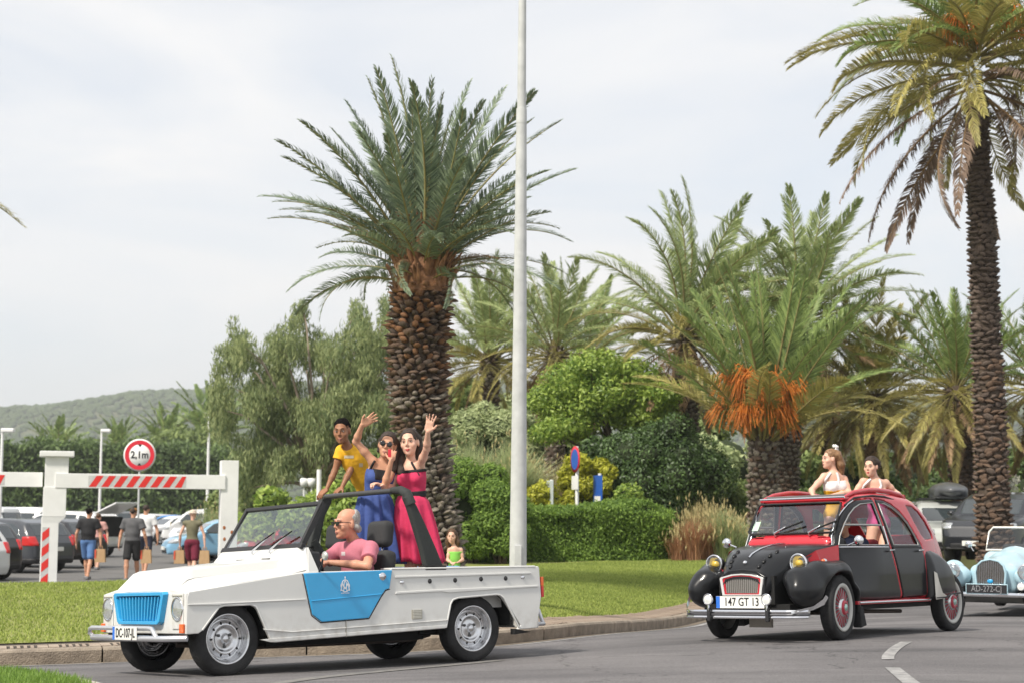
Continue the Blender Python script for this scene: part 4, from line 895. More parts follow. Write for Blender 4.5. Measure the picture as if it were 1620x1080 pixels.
xa, xb = at(136, 757, Yb)[0]-bL[0], at(294, 757, Yb+.8)[0]-bL[0]
stripes(g1, (xa/math.cos(yawb),-.235,zb_bot+.03), (1,0,0), (0,0,1), (xb-xa)/math.cos(yawb), .24, 8, .16, (0,-1,0))
stripes(g1, (-.235,-.20,.05), (0,0,1), (1,0,0), 1.30, .145, 4, .12, (0,-1,0), back=True)
g2 = thing('height_barrier', 'white height barrier beam running out past the left edge', 'barrier', (bL[0]-.30, bL[1]+.1, 0), (0,0,yawb))
MB().box((-5.6,-.10,zb_bot+.02), (0,.10,zb_top+.02)).build('beam', whitep, g2, bevel=.008); MB().box((-5.9,-.2,-.1), (-5.6,.2,ztop)).build('post', whitep, g2, bevel=.01)
xs = at(8, 760, Yb)[0]-bL[0]+.30; stripes(g2, (xs-2.2,-.10,zb_bot+.05), (1,0,0), (0,0,1), 2.2, .22, 8, .16, (0,-1,0))
# round 2,1 m sign
sp = at(221, 719, 44); sg_ = thing('height_limit_sign', 'round red-ringed road sign reading 2,1m on a thin grey pole', 'road sign', (sp[0], 44, 0))
Rs = 25.5/2700*44.2; MB().tube([(0,0.03,0),(0,0.03,sp[2]+.2)], .03, 8).build('pole', galv, sg_)
M_ = MB(); M_.lathe([(0,-.010),(Rs,-.010),(Rs,.012),(0,.012)], 40, 'y', o=(0,0,sp[2])); M_.build('sign_plate', mat('sign_white', (.76,.76,.74), .4), sg_, fixn=False)
M_ = MB(); M_.lathe([(Rs*.66,-.014),(Rs*.91,-.014)], 40, 'y', o=(0,0,sp[2])); M_.build('red_ring', mat('sign_red', (.62,.02,.04), .4), sg_, fixn=False)
text(sg_, '2,1m', (0,-.016,sp[2]-.01), (PI/2,0,0), .32, ink_, 'sign_lettering', bold=.006) if False else None
inkm = mat('ink_black', (.015,.015,.018), .5)
def text(parent, s, loc, rot, size, m, name='lettering', ext=.001, align='CENTER', sx=1.0, bold=.0):
    cu = bpy.data.curves.new(name, 'FONT'); cu.body = s; cu.size = size; cu.extrude = ext; cu.align_x = align; cu.align_y = 'CENTER'; cu.offset = bold; cu.resolution_u = 3
    o = bpy.data.objects.new('tmp', cu); C.objects.link(o); dg = bpy.context.evaluated_depsgraph_get(); dg.update()
    me = bpy.data.meshes.new_from_object(o.evaluated_get(dg)); bpy.data.objects.remove(o); me.materials.clear(); me.materials.append(m)
    o = ob(name, me, parent, loc=loc, rot=rot); o.scale = (sx, 1, 1); return o
text(sg_, '2,1m', (0,-.016,sp[2]), (PI/2,0,0), .26, inkm, 'sign_lettering', bold=.006, sx=.9)
for s in (1,-1): MB().add([(-.05,-.016,sp[2]+s*.27),(.05,-.016,sp[2]+s*.27),(0,-.016,sp[2]+s*.20)], [(0,1,2)]).build('sign_arrow', inkm, sg_, fixn=False)
# tall galvanised lamp post
pb = at(819, 955, 22); pt = at(826.5, 0, 22); d = (pt-pb); zt = pt[2]
lp = thing('lamp_post', 'tall galvanised octagonal lamp post standing on the lawn, running out of the top', 'lamp post', tuple(pb))
f = lambda z: tuple((pt-pb)*((z-pb[2])/(pt[2]-pb[2])))
zj = at(825, 182, 22)[2]
MB().tube([f(pb[2]-.1), f(zj)], [.118,.070], 12).build('mast', galv, lp); MB().tube([f(zj-.12), f(zj+.08)], [.073,.071], 12).build('mast_collar', galv, lp)
MB().tube([f(zj+.0), f(11.0)], [.060,.040], 12).tube([f(10.8), (f(11)[0], -.3, 11.3-pb[2]), (f(11)[0], -1.2, 11.5-pb[2])], .03, 8).build('mast_top', galv, lp)
MB().box((-.12, -1.9, 11.42-pb[2]), (.12+.0, -1.1, 11.55-pb[2])).build('lamp_head', galv, lp, bevel=.03)
MB().box((-.15,-.15,-.05), (.15,.15,.02)).build('base_plate', galv, lp); MB().box((-.045,-.125,.35), (.045,-.105,.75)).build('access_door', galv, lp, bevel=.005)
for x, yt, yb_, Y, lb in ((161,682,760,80,'white car park lamp between the small palms, left of the round sign'), (331,660,760,72,'white car park lamp beside the weeping tree'), (4,682,790,60,'white lamp pole at the left edge')):
    a = at(x, yt, Y); q = thing('street_lamp', lb, 'street lamp', (a[0], Y, 0), group='white car park lamps'); MB().tube([(0,0,-.1),(0,0,a[2])], [.075,.05], 8).build('mast', whitep, q); MB().box((-.04,-.12,a[2]-.03), (.42,.12,a[2]+.12)).build('lamp_head', whitep, q, bevel=.04)
# signs in the garden
def garden_sign(lb, x, yt, yb_, Y, kind):
    a = at(x, yt, Y); b = at(x, 850, Y); z0 = float(terrain(b[0], Y)); q = thing('road_sign', lb, 'road sign', (a[0], Y, z0), (0,0,math.radians(-72)), group='road signs above the clipped hedge')
    H = a[2]-z0; MB().tube([(0,0,-.1),(0,0,H)], .045, 8).build('pole', whitep, q)
    blue_s = mat('sign_blue', (.02,.10,.42), .4)
    if kind == 'round':
        for k, zc in ((0, H-.32),):
            M_ = MB(); M_.lathe([(0,-.06),(.32,-.06),(.32,-.045),(0,-.045)], 32, 'y', o=(0,0,zc)); M_.build('sign_plate', mat('sign_red', (.62,.02,.04)), q, fixn=False); M_ = MB(); M_.lathe([(0,-.064),(.25,-.064)], 32, 'y', o=(0,0,zc)); M_.build('sign_face', blue_s, q, fixn=False)
        MB().box((-.22,-.06,H-1.05), (.22,-.045,H-.72)).build('sub_plate', mat('sign_white', (.76,.76,.74)), q)
    elif kind == 'rect': MB().box((-.30,-.06,H-1.0), (.30,-.045,H-.05)).build('sign_plate', blue_s, q, bevel=.01); MB().box((-.20,-.064,H-.9), (.20,-.060,H-.55)).build('sign_panel', mat('sign_white', (.76,.76,.74)), q)
    else: MB().box((-.25,-.06,H-.6), (.25,-.045,H-.02)).build('sign_plate', mat('sign_grey', (.45,.5,.5)), q, bevel=.01)
    return q
garden_sign('no-parking road sign seen almost edge-on above the clipped hedge', 913, 705, 803, 41.6, 'round')
garden_sign('narrow blue and white sign right of the no-parking sign', 949, 748, 803, 41.6, 'rect')
garden_sign('small grey sign left of the no-parking sign, almost edge-on', 873, 758, 800, 41.6, 'grey')
a = at(505, 742, 50); q = thing('bollard', 'thin white marker post behind the boy', 'post', (a[0], 50, float(terrain(a[0], 50)))); MB().tube([(0,0,-.1),(0,0,a[2]-q.location.z)], .07, 8).build('marker_post', whitep, q)
for k, x in enumerate((481,493)):
    a = at(x, 762, 54); q = thing('planter', ('left' if k == 0 else 'right')+' one of two small round white pots under the weeping tree', 'pot', (a[0], 54, a[2])); MB().lathe([(0,-.15),(.10,-.15),(.13,0),(.12,.12),(0,.13)], 14).tube([(0,0,-.1),(0,0,-1.2)], .03, 6).build('pot', whitep, q, fixn=False)
a = at(105, 640, 1500); q = thing('radio_mast', 'thin lattice mast on the ridge of the far hill', 'mast', (a[0], 1500, a[2]-12)); MB().tube([(0,0,0),(0,0,16)], [.5,.2], 4).box((-1.6,-.2,13), (1.6,.2,13.4)).build('mast', galv, q)
# ================================================================ shared vehicle pieces
white_p = mat('white_body_paint', (.66,.66,.64), .34, coat=.4, var=.03, vscale=2.5, bump=.12, bscale=3)
def add_dirt(m, z0, z1, col=(.30,.26,.21), amt=.5):
    t = m.node_tree; p = t.nodes['Principled BSDF']; N = t.nodes.new; K = t.links.new; c = N('ShaderNodeTexCoord'); sp = N('ShaderNodeSeparateXYZ'); K(c.outputs['Object'], sp.inputs[0])
    mr = N('ShaderNodeMapRange'); mr.inputs[1].default_value = z0; mr.inputs[2].default_value = z1; mr.inputs[3].default_value = 1; mr.inputs[4].default_value = 0; K(sp.outputs['Z'], mr.inputs[0])
    n = N('ShaderNodeTexNoise'); n.inputs['Scale'].default_value = 14; n.inputs['Detail'].default_value = 6; K(c.outputs['Object'], n.inputs['Vector']); r_ = N('ShaderNodeValToRGB'); r_.color_ramp.elements[0].position = .42; r_.color_ramp.elements[1].position = .72; K(n.outputs['Fac'], r_.inputs[0])
    mu = N('ShaderNodeMath'); mu.operation = 'MULTIPLY'; K(mr.outputs[0], mu.inputs[0]); K(r_.outputs[0], mu.inputs[1]); m2 = N('ShaderNodeMath'); m2.operation = 'MULTIPLY'; K(mu.outputs[0], m2.inputs[0]); m2.inputs[1].default_value = amt
    src = p.inputs['Base Color'].links[0].from_socket if p.inputs['Base Color'].links else None; mx = N('ShaderNodeMix'); mx.data_type = 'RGBA'; K(m2.outputs[0], mx.inputs[0])
    if src: K(src, mx.inputs[6])
    else: mx.inputs[6].default_value = p.inputs['Base Color'].default_value
    mx.inputs[7].default_value = (*col, 1); K(mx.outputs[2], p.inputs['Base Color'])
add_dirt(white_p, .24, .50)
rubber = mat('tyre_rubber', (.022,.022,.023), .85, var=.3, vscale=9, bump=.3, bscale=60)
black_pl = mat('black_plastic', (.022,.022,.024), .55, bump=.15, bscale=120)
blackm = mat('underbody_black', (.012,.012,.012), .9)
chrome = mat('chrome', (.78,.79,.82), .12, 1)
alu = mat('wheel_silver', (.66,.665,.68), .26, 1.0, var=.10, vscale=12)
silver_tube = mat('silver_tube', (.62,.63,.66), .3, .7)
blue_p = mat('sky_blue_paint', (.030,.34,.66), .25, coat=.5, var=.06, vscale=3, bump=.12, bscale=4)
glass = glassmat('windscreen_glass', (.82,.87,.86), .12)
lampglass = glassmat('lamp_lens', (.9,.92,.92), .28, .08)
reflm = mat('lamp_reflector', (.85,.86,.86), .16, .9)
orange_l = mat('indicator_orange', (.75,.13,.02), .25, coat=.5)
red_l = mat('tail_lamp_red', (.55,.015,.015), .25, coat=.5)
plate_w = mat('plate_white', (.74,.74,.70), .45)
plate_b = mat('plate_blue', (.03,.16,.62), .45)
ink = mat('ink_black', (.015,.015,.018), .5)
fabric_b = mat('black_seat_fabric', (.035,.036,.038), .8, bump=.3, bscale=200)
def text(parent, s, loc, rot, size, m, name='lettering', ext=.001, align='CENTER', sx=1.0, bold=.0):
    cu = bpy.data.curves.new(name, 'FONT'); cu.body = s; cu.size = size; cu.extrude = ext; cu.align_x = align; cu.align_y = 'CENTER'; cu.offset = bold; cu.resolution_u = 3
    o = bpy.data.objects.new('tmp', cu); C.objects.link(o); dg = bpy.context.evaluated_depsgraph_get(); dg.update()
    me = bpy.data.meshes.new_from_object(o.evaluated_get(dg)); bpy.data.objects.remove(o); me.materials.clear(); me.materials.append(m)
    o = ob(name, me, parent, loc=loc, rot=rot); o.scale = (sx, 1, 1); return o
def rotv(x, y, z): return Euler((x, y, z)).to_matrix().to_4x4()
def tyre_prof(R, w, ri): 
    h = w/2; return [(ri, -h*.80), (ri+.012, -h*.92), (R-.045, -h*1.04), (R-.018, -h*.97), (R-.004, -h*.78), (R, -h*.6), (R, h*.6), (R-.004, h*.78), (R-.018, h*.97), (R-.045, h*1.04), (ri+.012, h*.92), (ri, h*.80)]
def tyre(parent, R, w, ri, m=rubber):
    mb = MB(); mb.lathe(tyre_prof(R, w, ri), 40, 'y')
    for k in range(40):      # tread blocks
        a = 2*PI*k/40; M = Matrix.Rotation(a, 4, 'Y')
        mb.box((-.014, -w*.28, R-.004), (.008, -w*.04, R+.0015), M=M); mb.box((-.006, w*.03, R-.004), (.016, w*.28, R+.0015), M=M)
    return mb.build('tyre', m, parent, fixn=False)
def wheel_steel(parent, loc, R=.288, w=.155, side=1, steer=0, name='wheel'):
    """pressed steel wheel with an open dish, slots and three studs; side=+1 faces +Y"""
    q = thing(name, None, None, loc, (0, 0, steer), parent=parent); ri = R-.095; mb = MB(); o = side
    f = lambda P: [(r, h*o) for r, h in P]
    mb.lathe(f([(ri+.003,-.06),(ri+.004,.052),(ri+.010,.062),(ri+.004,.068),(ri-.006,.066),(ri-.012,.050),(ri-.015,.036),(ri-.022,.030),(ri-.026,.005),(ri-.034,-.012),(ri-.050,-.004),(ri-.064,.022),(.110,.030),(.100,.022),(.090,.004),(.078,.0),(.052,.008),(.036,.012),(.033,.036),(.028,.044),(.0,.048)]), 40, 'y')
    mb.build('rim', alu, q, fixn=False)
    mb = MB()
    for k in range(10):
        a = 2*PI*k/10; M = Matrix.Rotation(a, 4, 'Y'); mb.sphere(tuple(M @ Vector((ri-.064, .024*o, 0))), (.015,.006,.009), 8, M=M.to_3x3())
    mb.build('rim_slots', blackm, q, fixn=False)
    mb = MB()
    for k in range(3):
        a = 2*PI*k/3+.5; mb.lathe([(.012,0),(.012,.012*o),(.007,.018*o),(0,.018*o)], 8, 'y', o=(.060*math.cos(a), .004*o, .060*math.sin(a)))
    mb.build('wheel_nuts', mat('nut_dark', (.12,.12,.12), .5, .6), q, fixn=False)
    tyre(q, R, w, ri); return q
def plate(parent, s, loc, rot, w=.52, h=.11, white=True, lw=.42, band=True, font=None):
    q = thing('number_plate', None, None, loc, rot, parent=parent); MB().box((-w/2,-h/2,-.006), (w/2,h/2,0)).build('plate', plate_w if white else ink, q, bevel=.002)
    if band: MB().box((-w/2+.001,-h/2+.001,0), (-w/2+.042,h/2-.001,.0015)).build('blue_band', plate_b, q)
    text(q, s, (.018 if band else 0, 0, .0022), (0,0,0), h*.98, ink if white else alu, 'plate_lettering', sx=.80, bold=.0008); return q

# ================================================================ white open utility car
R_ = rot3(*PT[3:]); TM = Matrix(R_.tolist()).to_4x4()
truck = thing('pickup_truck', 'white open plastic-bodied utility car with sky-blue grille and doors carrying waving passengers', 'car', PT[:3], TM.to_euler())
W = .775
side = [(1.60,.335),(1.59,.62),(1.575,.662),(1.0,.738),(.70,.778),(.56,.795),(.50,.800),(-1.60,.812),(-1.875,.815),(-1.885,.80),(-1.90,.55),(-1.845,.268),(-1.63,.262),(-1.66,.30),(-1.475,.54),(-1.44,.563),(-1.40,.568),(-.985,.548),(-.93,.535),(-.905,.50),(-.852,.298),(.66,.248),(.82,.243),(.85,.26),(.965,.50),(.985,.525),(1.03,.545),(1.27,.543),(1.31,.53),(1.455,.36),(1.49,.338)]
def in_door(x): return 0
th = .045
for sgn in (1, -1):
    # side skin built as an upper flank and a protruding lower flank
    mb = MB(); y0, y1 = sgn*(W-th), sgn*W; mb.prism(side, min(y0, y1), max(y0, y1)); p = mb.build('side_panel', white_p, truck, bevel=.008, seg=2)
    # raised crease rails on the flank
    mb = MB(); a, b = sorted((sgn*(W+.001), sgn*(W+.011)))
    mb.prism([(1.30,.552),(1.585,.56),(1.585,.567),(1.0,.575),(.53,.583),(.53,.575),(1.02,.566),(1.30,.56)], a, b)
    mb.prism([(.96,.272),(.86,.248),(.66,.253),(-.85,.303),(-.86,.33),(.66,.283),(.84,.278)], a, b)
    mb.prism([(.93,.36),(.92,.345),(.66,.318),(-.86,.365),(-.868,.372),(.66,.326),(.90,.352)], a, b)
    mb.build('sill_moulding', white_p, truck, bevel=.003)
    mb = MB(); mb.prism([(-.33,.60),(-.80,.612),(-.885,.60),(-1.5,.622),(-1.86,.63),(-1.865,.648),(-1.5,.64),(-.8,.632),(-.34,.62)], a, b); mb.build('flank_rail', white_p, truck, bevel=.004)
    mb = MB(); mb.prism([(-.33,.735),(-1.78,.748),(-1.79,.756),(-1.77,.765),(-.33,.752)], a, b); mb.build('flank_rail', white_p, truck, bevel=.003)
    # wheel arch lip
    for arch in ([(.853,.262),(.968,.505),(.99,.532),(1.03,.548),(1.27,.546),(1.315,.532),(1.458,.36)], [(-.852,.30),(-.905,.50),(-.93,.537),(-.985,.552),(-1.40,.572),(-1.44,.566),(-1.48,.54),(-1.64,.28)]):
        MB().tube([(x, sgn*(W-.004), z+.004) for x, z in arch], .010, 6).build('wheel_arch_lip', white_p, truck)
    # hood side flats
    MB().add([(1.590, sgn*.49, .672),(1.590, sgn*(W-.008), .652),(.70, sgn*(W-.008), .778),(.60, sgn*.59, .845),(1.40,sgn*.515,.772),(1.46,sgn*.51,.755),(1.40,sgn*(W-.008),.682),(1.1,sgn*.545,.80),(1.1,sgn*(W-.008),.727)], [(0,1,6,5),(5,6,4),(4,6,8,7),(7,8,2,3)]).build('fender_top', white_p, truck)
sm_ = inv(PT, 547, 995, y=W); MB().box((sm_[0]-.002, W+.0005, .262), (sm_[0]+.002, W+.0125, .398)).build('panel_seam', mat('seam_grey', (.30,.29,.27), .8), truck)  # thin grey strip marking the joint under the door
# front face
ff = [(-W,.335),(-.77,.655),(-.52,.690),(.52,.690),(.77,.655),(W,.335)]
MB().prism(ff, 1.545, 1.60, 'x').build('front_panel', white_p, truck, bevel=.012)
# bonnet: chamfered raised panel
def hood_ring(x, z, hw, drop=.05): return [(x, -hw, z-drop), (x, -hw+.028, z-.004), (x, -hw*.45, z+.004), (x, 0, z+.006), (x, hw*.45, z+.004), (x, hw-.028, z-.004), (x, hw, z-drop)]
rings = [hood_ring(1.602,.668,.512,.02), hood_ring(1.595,.700,.514), hood_ring(1.46,.822,.525,.065), hood_ring(1.40,.845,.53,.075), hood_ring(1.1,.873,.56,.08), hood_ring(.66,.912,.60,.085)]
V = [p for r in rings for p in r]; Fs = [(i*7+j, i*7+j+1, (i+1)*7+j+1, (i+1)*7+j) for i in range(5) for j in range(6)]
MB().add(V, Fs).build('bonnet', white_p, truck, bevel=.008)
MB().box((.60,-.18,.915), (.655,-.08,.922)).box((.60,.26,.915), (.655,.38,.922)).build('bonnet_vent', black_pl, truck)
# scuttle rising to the windscreen
MB().add([(.68,-.60,.88),(.68,.60,.88),(.545,.66,1.0),(.545,-.66,1.0),(.50,-.755,.82),(.50,.755,.82),(.48,.70,1.0),(.48,-.70,1.0),(.70,-.74,.775),(.70,.74,.775)],
   [(0,1,2,3),(1,9,5,2),(8,0,3,4),(2,5,6),(3,7,4),(3,2,6,7),(0,8,9,1)]).build('scuttle', white_p, truck, bevel=.01)
for sgn in (1,-1): MB().add([(.70,sgn*.745,.775),(.66,sgn*.62,.87),(.535,sgn*.665,1.0),(.46,sgn*.70,1.0),(.40,sgn*.765,.80),(.50,sgn*.768,.798)], [(0,1,2,3,4,5)]).build('windscreen_pillar_foot', white_p, truck)
# dashboard and firewall
MB().box((.34,-.70,.80), (.50,.70,.965)).build('dashboard', black_pl, truck, bevel=.02)
MB().box((.50,-.73,.27), (.53,.73,.80)).build('bulkhead', white_p, truck)
# inner fenders (dark wells), underbody
MB().box((-1.82,-.43,.30), (1.50,.43,.335)).build('underbody', blackm, truck)
MB().box((-.83,-.72,.302), (.82,.72,.333)).build('underbody', blackm, truck)
for x, w0, w1 in ((1.2,.30,.335), (-1.2,.36,.33)):
    for sgn in (1,-1):
        MB().prism([(x-w0-.02,.30),(x-w0-.0,.53),(x-w0+.10,.60),(x+w1-.10,.60),(x+w1,.53),(x+w1+.04,.30)], *sorted((sgn*.44, sgn*.46))).build('wheel_well', blackm, truck)
        MB().add([(x-w0-.02,sgn*.45,.30),(x-w0,sgn*.45,.53),(x-w0+.10,sgn*.45,.60),(x+w1-.10,sgn*.45,.60),(x+w1,sgn*.45,.53),(x+w1+.04,sgn*.45,.30),
                  (x-w0-.02,sgn*.735,.30),(x-w0,sgn*.735,.53),(x-w0+.10,sgn*.735,.60),(x+w1-.10,sgn*.735,.60),(x+w1,sgn*.735,.53),(x+w1+.04,sgn*.735,.30)], [(i,i+1,i+7,i+6) for i in range(5)]).build('wheel_well', blackm, truck)
MB().tube([(1.35,.1,.24),(.8,.25,.20),(-.8,.3,.20),(-1.0,.3,.24)], .022, 8).build('exhaust_pipe', mat('exhaust_rust', (.10,.08,.07), .7, .4), truck)
MB().box((-.80,-.50,.205), (.75,.50,.30)).tube([(1.2,-.6,.27),(1.2,.6,.27)], .03, 8).tube([(-1.2,-.6,.27),(-1.2,.6,.27)], .03, 8).tube([(-1.2,.5,.25),(-.75,.5,.27)], .025, 8).build('chassis', blackm, truck)
MB().add([(-1.60,.70,.27),(-1.60,.765,.27),(-1.78,.765,.235),(-1.78,.70,.235),(-1.60,.70,.22),(-1.60,.765,.22)], [(0,1,2,3),(4,5,2,3),(0,3,4),(1,2,5),(0,1,5,4)]).build('mudflap_bracket', blackm, truck)
# cabin floor, bed floor, bed inner walls, tailgate
MB().box((-.55,-.73,.30), (.50,.73,.34)).build('cabin_floor', blackm, truck)
MB().box((-1.84,-.43,.43), (-.55,.43,.46)).build('bed_floor', white_p, truck, bevel=.005)
MB().box((-.58,-.728,.34), (-.55,.728,.70)).build('bed_bulkhead', white_p, truck)
MB().box((-1.90,-.728,.27), (-1.86,.728,.812)).build('tailgate', white_p, truck, bevel=.008)
for sgn in (1,-1): MB().box((-1.84, *sorted((sgn*.60, sgn*.765))[:1], .803), (-.30, *sorted((sgn*.66, sgn*.778))[1:], .822)).build('bed_rail', white_p, truck, bevel=.008)
for sgn in (1,-1):
    MB().box((-1.84, min(sgn*.62,sgn*.60), .46), (-.56, max(sgn*.62,sgn*.60), .803)).build('bed_inner_wall', white_p, truck)
pad = mat('pale_blue_vinyl', (.16,.36,.62), .4, col2=(.25,.42,.62), vscale=2)
# bench pads on the far side
MB().box((-1.80,-.60,.76), (-.62,-.30,.845)).build('bench_pad', pad, truck, bevel=.03, seg=3)
MB().box((-1.80,-.58,.46), (-.62,-.32,.76)).build('bench_box', white_p, truck)
# doors (one each side), hinge notch and handle pocket
dp = [(620.7,900.7),(616.5,930),(610,932),(603,942),(583.7,976.7),(509.6,983),(495,971.5),(481,906)]
dl = [tuple(inv(PT, x, y, y=W+.012)[[0,2]]) for x, y in dp]
for sgn in (1,-1):
    d = thing('door', None, None, parent=truck); a, b = sorted((sgn*(W-.03), sgn*(W+.014)))
    MB().prism(dl, a, b).build('door_skin', blue_p, d, bevel=.007)
    z0 = inv(PT, 492, 950, y=W)[2]
    q0, q1 = inv(PT, 493, 950, y=W+.02), inv(PT, 604, 939, y=W+.02)
    MB().tube([(q0[0], sgn*(W+.013), q0[2]), (q1[0], sgn*(W+.013), q1[2])], .006, 6).build('door_crease', blue_p, d)
    h = inv(PT, 606, 911, y=W+.02); MB().lathe([(0,.012*sgn),(.014,.012*sgn),(.016,.0),(.032,.002*sgn),(.034,-.004*sgn)], 14, 'y', o=(h[0], sgn*(W+.016), h[2])).build('door_lock', chrome, d)
    o_ = [(x+(.006 if x > 0.1 else -.006)*1.2, z-.006) for x, z in dl]; MB().tube([(x, sgn*(W+.001), z) for x, z in o_[1:]], .0045, 5).build('door_gap', blackm, d)
# club-style emblem: interlocking strokes in white on the near door
e = inv(PT, 546, 925, y=W+.016); q = thing('door_emblem', None, None, (e[0], W+.0165, e[2]), parent=truck); q['label'] = 'white interlaced football-club style monogram under a small star'
mb = MB()
def stroke(pts, w): 
    for (x0, z0), (x1, z1) in zip(pts[:-1], pts[1:]):
        dx, dz = x1-x0, z1-z0; l = math.hypot(dx, dz); nx, nz = -dz/l*w/2, dx/l*w/2
        mb.add([(-(x0+nx),0,z0+nz),(-(x1+nx),0,z1+nz),(-(x1-nx),0,z1-nz),(-(x0-nx),0,z0-nz),(-(x0+nx),.002,z0+nz),(-(x1+nx),.002,z1+nz),(-(x1-nx),.002,z1-nz),(-(x0-nx),.002,z0-nz)], [(4,5,6,7),(0,1,5,4),(1,2,6,5),(2,3,7,6),(3,0,4,7)])
stroke([(-.040,-.045),(-.030,.020),(0,-.030),(.030,.020),(.040,-.045)], .010)
stroke([(-.034,-.038),(-.042,-.0),(-.020,.038),(0,.048),(.020,.038),(.042,-.0),(.034,-.038),(.012,-.052),(-.012,-.052),(-.034,-.038)], .007)
stroke([(-.015,-.045),(-.010,.02),(0,.045),(.010,.02),(.015,-.045)], .006); stroke([(0,.055),(0,.072)], .010)
mb.build('emblem', mat('emblem_white', (.8,.82,.85), .5), q)
stroke_ = None; mb = MB(); 
text(q, 'DROIT AU BUT', (0, .002, -.064), (PI/2, 0, PI), .013, mat('emblem_white', (.8,.82,.85)), 'emblem_motto', sx=.9)
# studs along the bed, side vent
for x, y, chr_ in ((637,920.5,1),(681,918.5,0),(721,917,0),(762,915,0),(801,914,0),(828,912.5,1)):
    p = inv(PT, x, y, y=W+.01); MB().lathe([(0,.010),(.014,.009),(.018,.004),(.021,.0)], 14, 'y', o=(p[0], W+.001, p[2])).build('hood_stud', chrome if chr_ else black_pl, truck, fixn=False)
    MB().lathe([(0,-.010),(.014,-.009),(.018,-.004),(.021,.0)], 14, 'y', o=(p[0], -W-.001, p[2])).build('hood_stud', chrome if chr_ else black_pl, truck, fixn=False)
p = inv(PT, 659, 971, y=W); mb = MB(); mb.box((p[0]-.055, W+.001, p[2]-.04), (p[0]+.05, W+.006, p[2]+.04)); mb.build('side_vent', mat('vent_grey', (.38,.36,.30), .7), truck)
mb = MB(); [mb.box((p[0]-.045, W+.006, p[2]-.032+k*.013), (p[0]+.04, W+.010, p[2]-.026+k*.013)) for k in range(6)]; mb.build('vent_slats', mat('vent_slat', (.62,.61,.55), .6), truck)
# grille
g0 = (1.60,); fr = [(-.52,.668),(.40,.668),(.43,.645),(.43,.43),(.39,.405),(-.37,.405),(-.43,.43),(-.535,.62),(-.54,.65)]
gl = [(-.455,.668),(.455,.668),(.475,.648),(.40,.43),(.365,.407),(-.365,.407),(-.40,.43),(-.475,.648)]
gr = thing('grille', None, None, parent=truck)
inn_ = [(y*.86, .537+(z-.537)*.74) for y, z in gl]; n = len(gl); mb = MB(); V = [(1.601,y,z) for y,z in gl]+[(1.645,y*.985,.537+(z-.537)*.97) for y,z in gl]+[(1.645,y*1.02,.537+(z-.537)*1.04) for y,z in inn_]+[(1.604,y,z) for y,z in inn_]
mb.add(V, [(k*n+i, k*n+(i+1)%n, (k+1)*n+(i+1)%n, (k+1)*n+i) for k in range(3) for i in range(n)]).build('grille_surround', blue_p, gr, bevel=.004)
MB().prism(inn_, 1.600, 1.603, 'x').build('grille_back', mat('grille_gap_shade', (.004,.02,.04), .8), gr)  # flat backing; the shade of deep gaps is put into its near-black colour
for k in range(13):
    t = (k+.5)/13; yt = -.39+.78*t; yb = yt*.86
    MB().add([(1.604,yt-.011,.632),(1.604,yt+.011,.632),(1.634,yt+.008,.630),(1.634,yt-.008,.630),(1.604,yb-.011,.440),(1.604,yb+.011,.440),(1.634,yb+.008,.442),(1.634,yb-.008,.442)], [(3,2,6,7),(0,3,7,4),(2,1,5,6),(0,1,2,3),(4,7,6,5)]).build('grille_bar', blue_p, gr)
# headlamps
for sgn in (1,-1):
    h = thing('headlight', None, None, (1.600, sgn*.648, .530), parent=truck)
    MB().box((.0,-.095,-.155), (.010,.095,.125)).build('headlight_panel', white_p, h, bevel=.006)
    MB().lathe([(.0,-.01),(.05,.0),(.080,.012)], 24, 'x').build('reflector', reflm, h, fixn=False)
    MB().lathe([(.078,.008),(.092,.020),(.096,.012),(.096,.0)], 28, 'x').build('headlight_rim', chrome, h, fixn=False)
    MB().lathe([(.080,.016),(.06,.026),(.03,.032),(0,.034)], 24, 'x').build('headlight_lens', lampglass, h, fixn=False)
    MB().box((.010,-.085,.098), (.016,.085,.106)).build('lamp_groove', mat('groove_grey', (.25,.24,.2), .8), h)
    MB().box((1.602, min(sgn*.70, sgn*.765), .345), (1.622, max(sgn*.70, sgn*.765), .415)).build('indicator', orange_l, truck, bevel=.004)
# bumper: bent tubes
def arc(pts, n=8):
    return pts
for z, y0, x0 in ((.305,.80,1.70),):
    MB().tube([(1.60,-.66,.305),(1.70,-.72,.305),(1.74,-.66,.305),(1.745,.60,.305),(1.73,.66,.305),(1.60,.80,.305)], .024, 10).build('bumper_tube', silver_tube, truck)
MB().tube([(1.72,-.70,.315),(1.735,-.73,.345),(1.74,-.71,.375),(1.745,-.66,.385),(1.745,.42,.385),(1.745,.48,.380),(1.745,.52,.35),(1.740,.55,.312)], .019, 10).build('bumper_tube', silver_tube, truck)
for y in (-.3,.3): MB().box((1.58,y-.02,.29), (1.73,y+.02,.32)).build('bumper_bracket', blackm, truck)
plate(truck, 'DC-107-JL', (1.775,.04,.345), (PI/2,0,PI/2), .45, .105)
